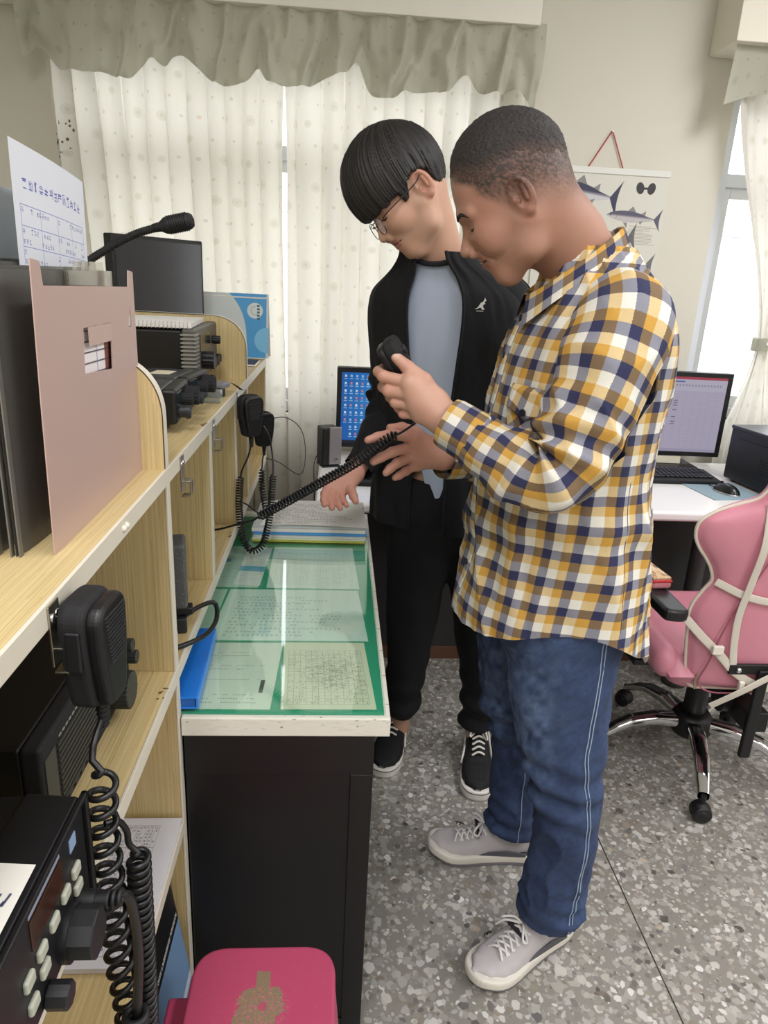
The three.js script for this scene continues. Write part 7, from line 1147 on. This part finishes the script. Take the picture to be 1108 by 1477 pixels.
    const m = new THREE.Matrix4().makeBasis(X, Y, Z).setPosition(p); roo.applyMatrix4(m);
    wp(man, 'kangaroo_emblem', roo, std(0xd9d9d4, 0.8));
    const cap = canvasTex(128, 24, (x, w, h) => { x.fillStyle = rgb(17, 18, 23); x.fillRect(0, 0, w, h); x.fillStyle = rgb(214, 214, 210); x.font = 'bold 20px sans-serif'; x.textAlign = 'center'; x.fillText('KANGOL', w / 2, 19); }, { clamp: true });
    wp(man, 'emblem_caption', new THREE.PlaneGeometry(0.026, 0.0046).translate(0, -0.0128, 0.0004).applyMatrix4(m), std(0xffffff, 0.85, 0, { map: cap })); }
  // trousers
  const legR = [[0.10, 0.229, -1.90, 0.050, 0.054], [0.145, 0.229, -1.897, 0.052, 0.056], [0.22, 0.230, -1.888, 0.054, 0.060], [0.35, 0.236, -1.872, 0.064, 0.070], [0.57, 0.238, -1.85, 0.080, 0.086], [0.75, 0.246, -1.835, 0.094, 0.10], [0.92, 0.265, -1.825, 0.095, 0.105]];
  const legL = [[0.10, 0.466, -1.872, 0.054, 0.056], [0.145, 0.466, -1.87, 0.056, 0.058], [0.22, 0.463, -1.868, 0.058, 0.062], [0.35, 0.454, -1.86, 0.068, 0.072], [0.57, 0.425, -1.85, 0.082, 0.088], [0.75, 0.385, -1.835, 0.095, 0.10], [0.92, 0.345, -1.825, 0.095, 0.105]];
  const legAt = (s, y) => { let i = 0; while (i < s.length - 2 && y > s[i + 1][0]) i++; const a = s[i], b = s[i + 1], t = clamp((y - a[0]) / (b[0] - a[0]), 0, 1); return a.map((q, k) => lerp(q, b[k], t)); };
  const legD = (s, y0, x, y, z, ph) => { const [, cx, cz, rx, rz] = legAt(s, y), a = atan2(z - cz, x - cx), wr = 0.008 * sstep(0.38, 0.14, y) * sin(y * 75 + 1.7 * sin(a + ph)) + 0.006 * fbm(x * 10 + ph, y * 12, z * 10); return max((hypot((x - cx) / (rx + wr), (z - cz) / (rz + wr)) - 1) * min(rx, rz), y0 - y, y - 0.93); };
  const tf = (x, y, z) => max(smin(smin(legD(legR, 0.135, x, y, z, 0), legD(legL, 0.115, x, y, z, 2), 0.02), ell(x, y, z, [0.30, 0.86, -1.822], [0.165, 0.12, 0.115]), 0.05), y - 0.93);
  wp(man, 'trousers', netMesh(tf, [0.08, 0.09, -2.0], [0.58, 0.95, -1.68], 0.008), std(0x07080c, 0.9));
  // black canvas shoes with a white side wave
  const can = std(0x101012, 0.8), white = std(0xdedbd2, 0.6);
  const shoe = (pos, dir) => {
    const s = new THREE.Group(); s.name = 'canvas_shoe'; man.add(s); s.position.set(pos[0] - BX, 0, pos[1] - BZ); s.rotation.y = Math.atan2(-dir[1], dir[0]);
    const o = [[-0.090, 0], [-0.083, 0.027], [-0.055, 0.036], [0.03, 0.038], [0.10, 0.048], [0.15, 0.045], [0.18, 0.027], [0.188, 0]], out = (k) => blobShape([...o, ...o.slice(1, -1).reverse().map((p) => [p[0], -p[1]])].map((p) => [p[0] * (1 + k), p[1] * (1 + k)]), 48);
    lp(s, 'sole', ext(out(0.055), 0.030, 0.006, 2).rotateX(-PI / 2).translate(0, 0.015, 0), white);
    lp(s, 'sole_line', ext(out(0.061), 0.002, 0.0006, 1).rotateX(-PI / 2).translate(0, 0.024, 0), can);
    lp(s, 'upper', shoeUpper(0.28, [0.012, 0.030, 0.034, 0.0355, 0.037, 0.040, 0.0445, 0.0475, 0.0455, 0.037, 0.008], [0.070, 0.080, 0.084, 0.090, 0.088, 0.080, 0.070, 0.062, 0.057, 0.050, 0.038], 50, 32, 0.028), can);
    lp(s, 'tongue', grid((u, v) => { const a = (u - 0.5) * 1.7; return [lerp(0.08, -0.01, v), lerp(0.074, 0.118, v) - 0.012 * a * a, a * 0.024]; }, 10, 10), std(0x17171a, 0.85, 0, { side: THREE.DoubleSide }));
    for (const q of [-1, 1]) lp(s, 'side_wave', tube([[-0.06, 0.058, q * 0.0355], [-0.01, 0.052, q * 0.039], [0.03, 0.058, q * 0.0405], [0.06, 0.050, q * 0.0445], [0.075, 0.036, q * 0.048]], 0.0036, 30, 7), white);
    const laces = []; for (let i = 0; i < 6; i++) { const x = 0.08 - i * 0.0165, y = 0.077 + i * 0.0072, w = 0.017; laces.push(tube([[x - 0.004, y - 0.004, -w], [x, y + 0.005, 0], [x + 0.004, y - 0.004, w]], 0.0034, 12, 6)); }
    laces.push(tube([[-0.005, 0.118, 0], [0.01, 0.124, 0.014], [0.04, 0.104, 0.028], [0.02, 0.108, 0.012], [-0.005, 0.118, 0.002]], 0.003, 22, 6), tube([[-0.005, 0.118, 0], [0.012, 0.126, -0.012], [0.045, 0.10, -0.026], [0.02, 0.108, -0.01], [-0.005, 0.118, -0.002]], 0.003, 22, 6));
    lp(s, 'laces', join(laces), white);
  };
  shoe([0.468, -1.847], [-0.17, 0.985]); shoe([0.218, -1.942], [-0.29, 0.957]);
}
renderer.render(scene, camera);
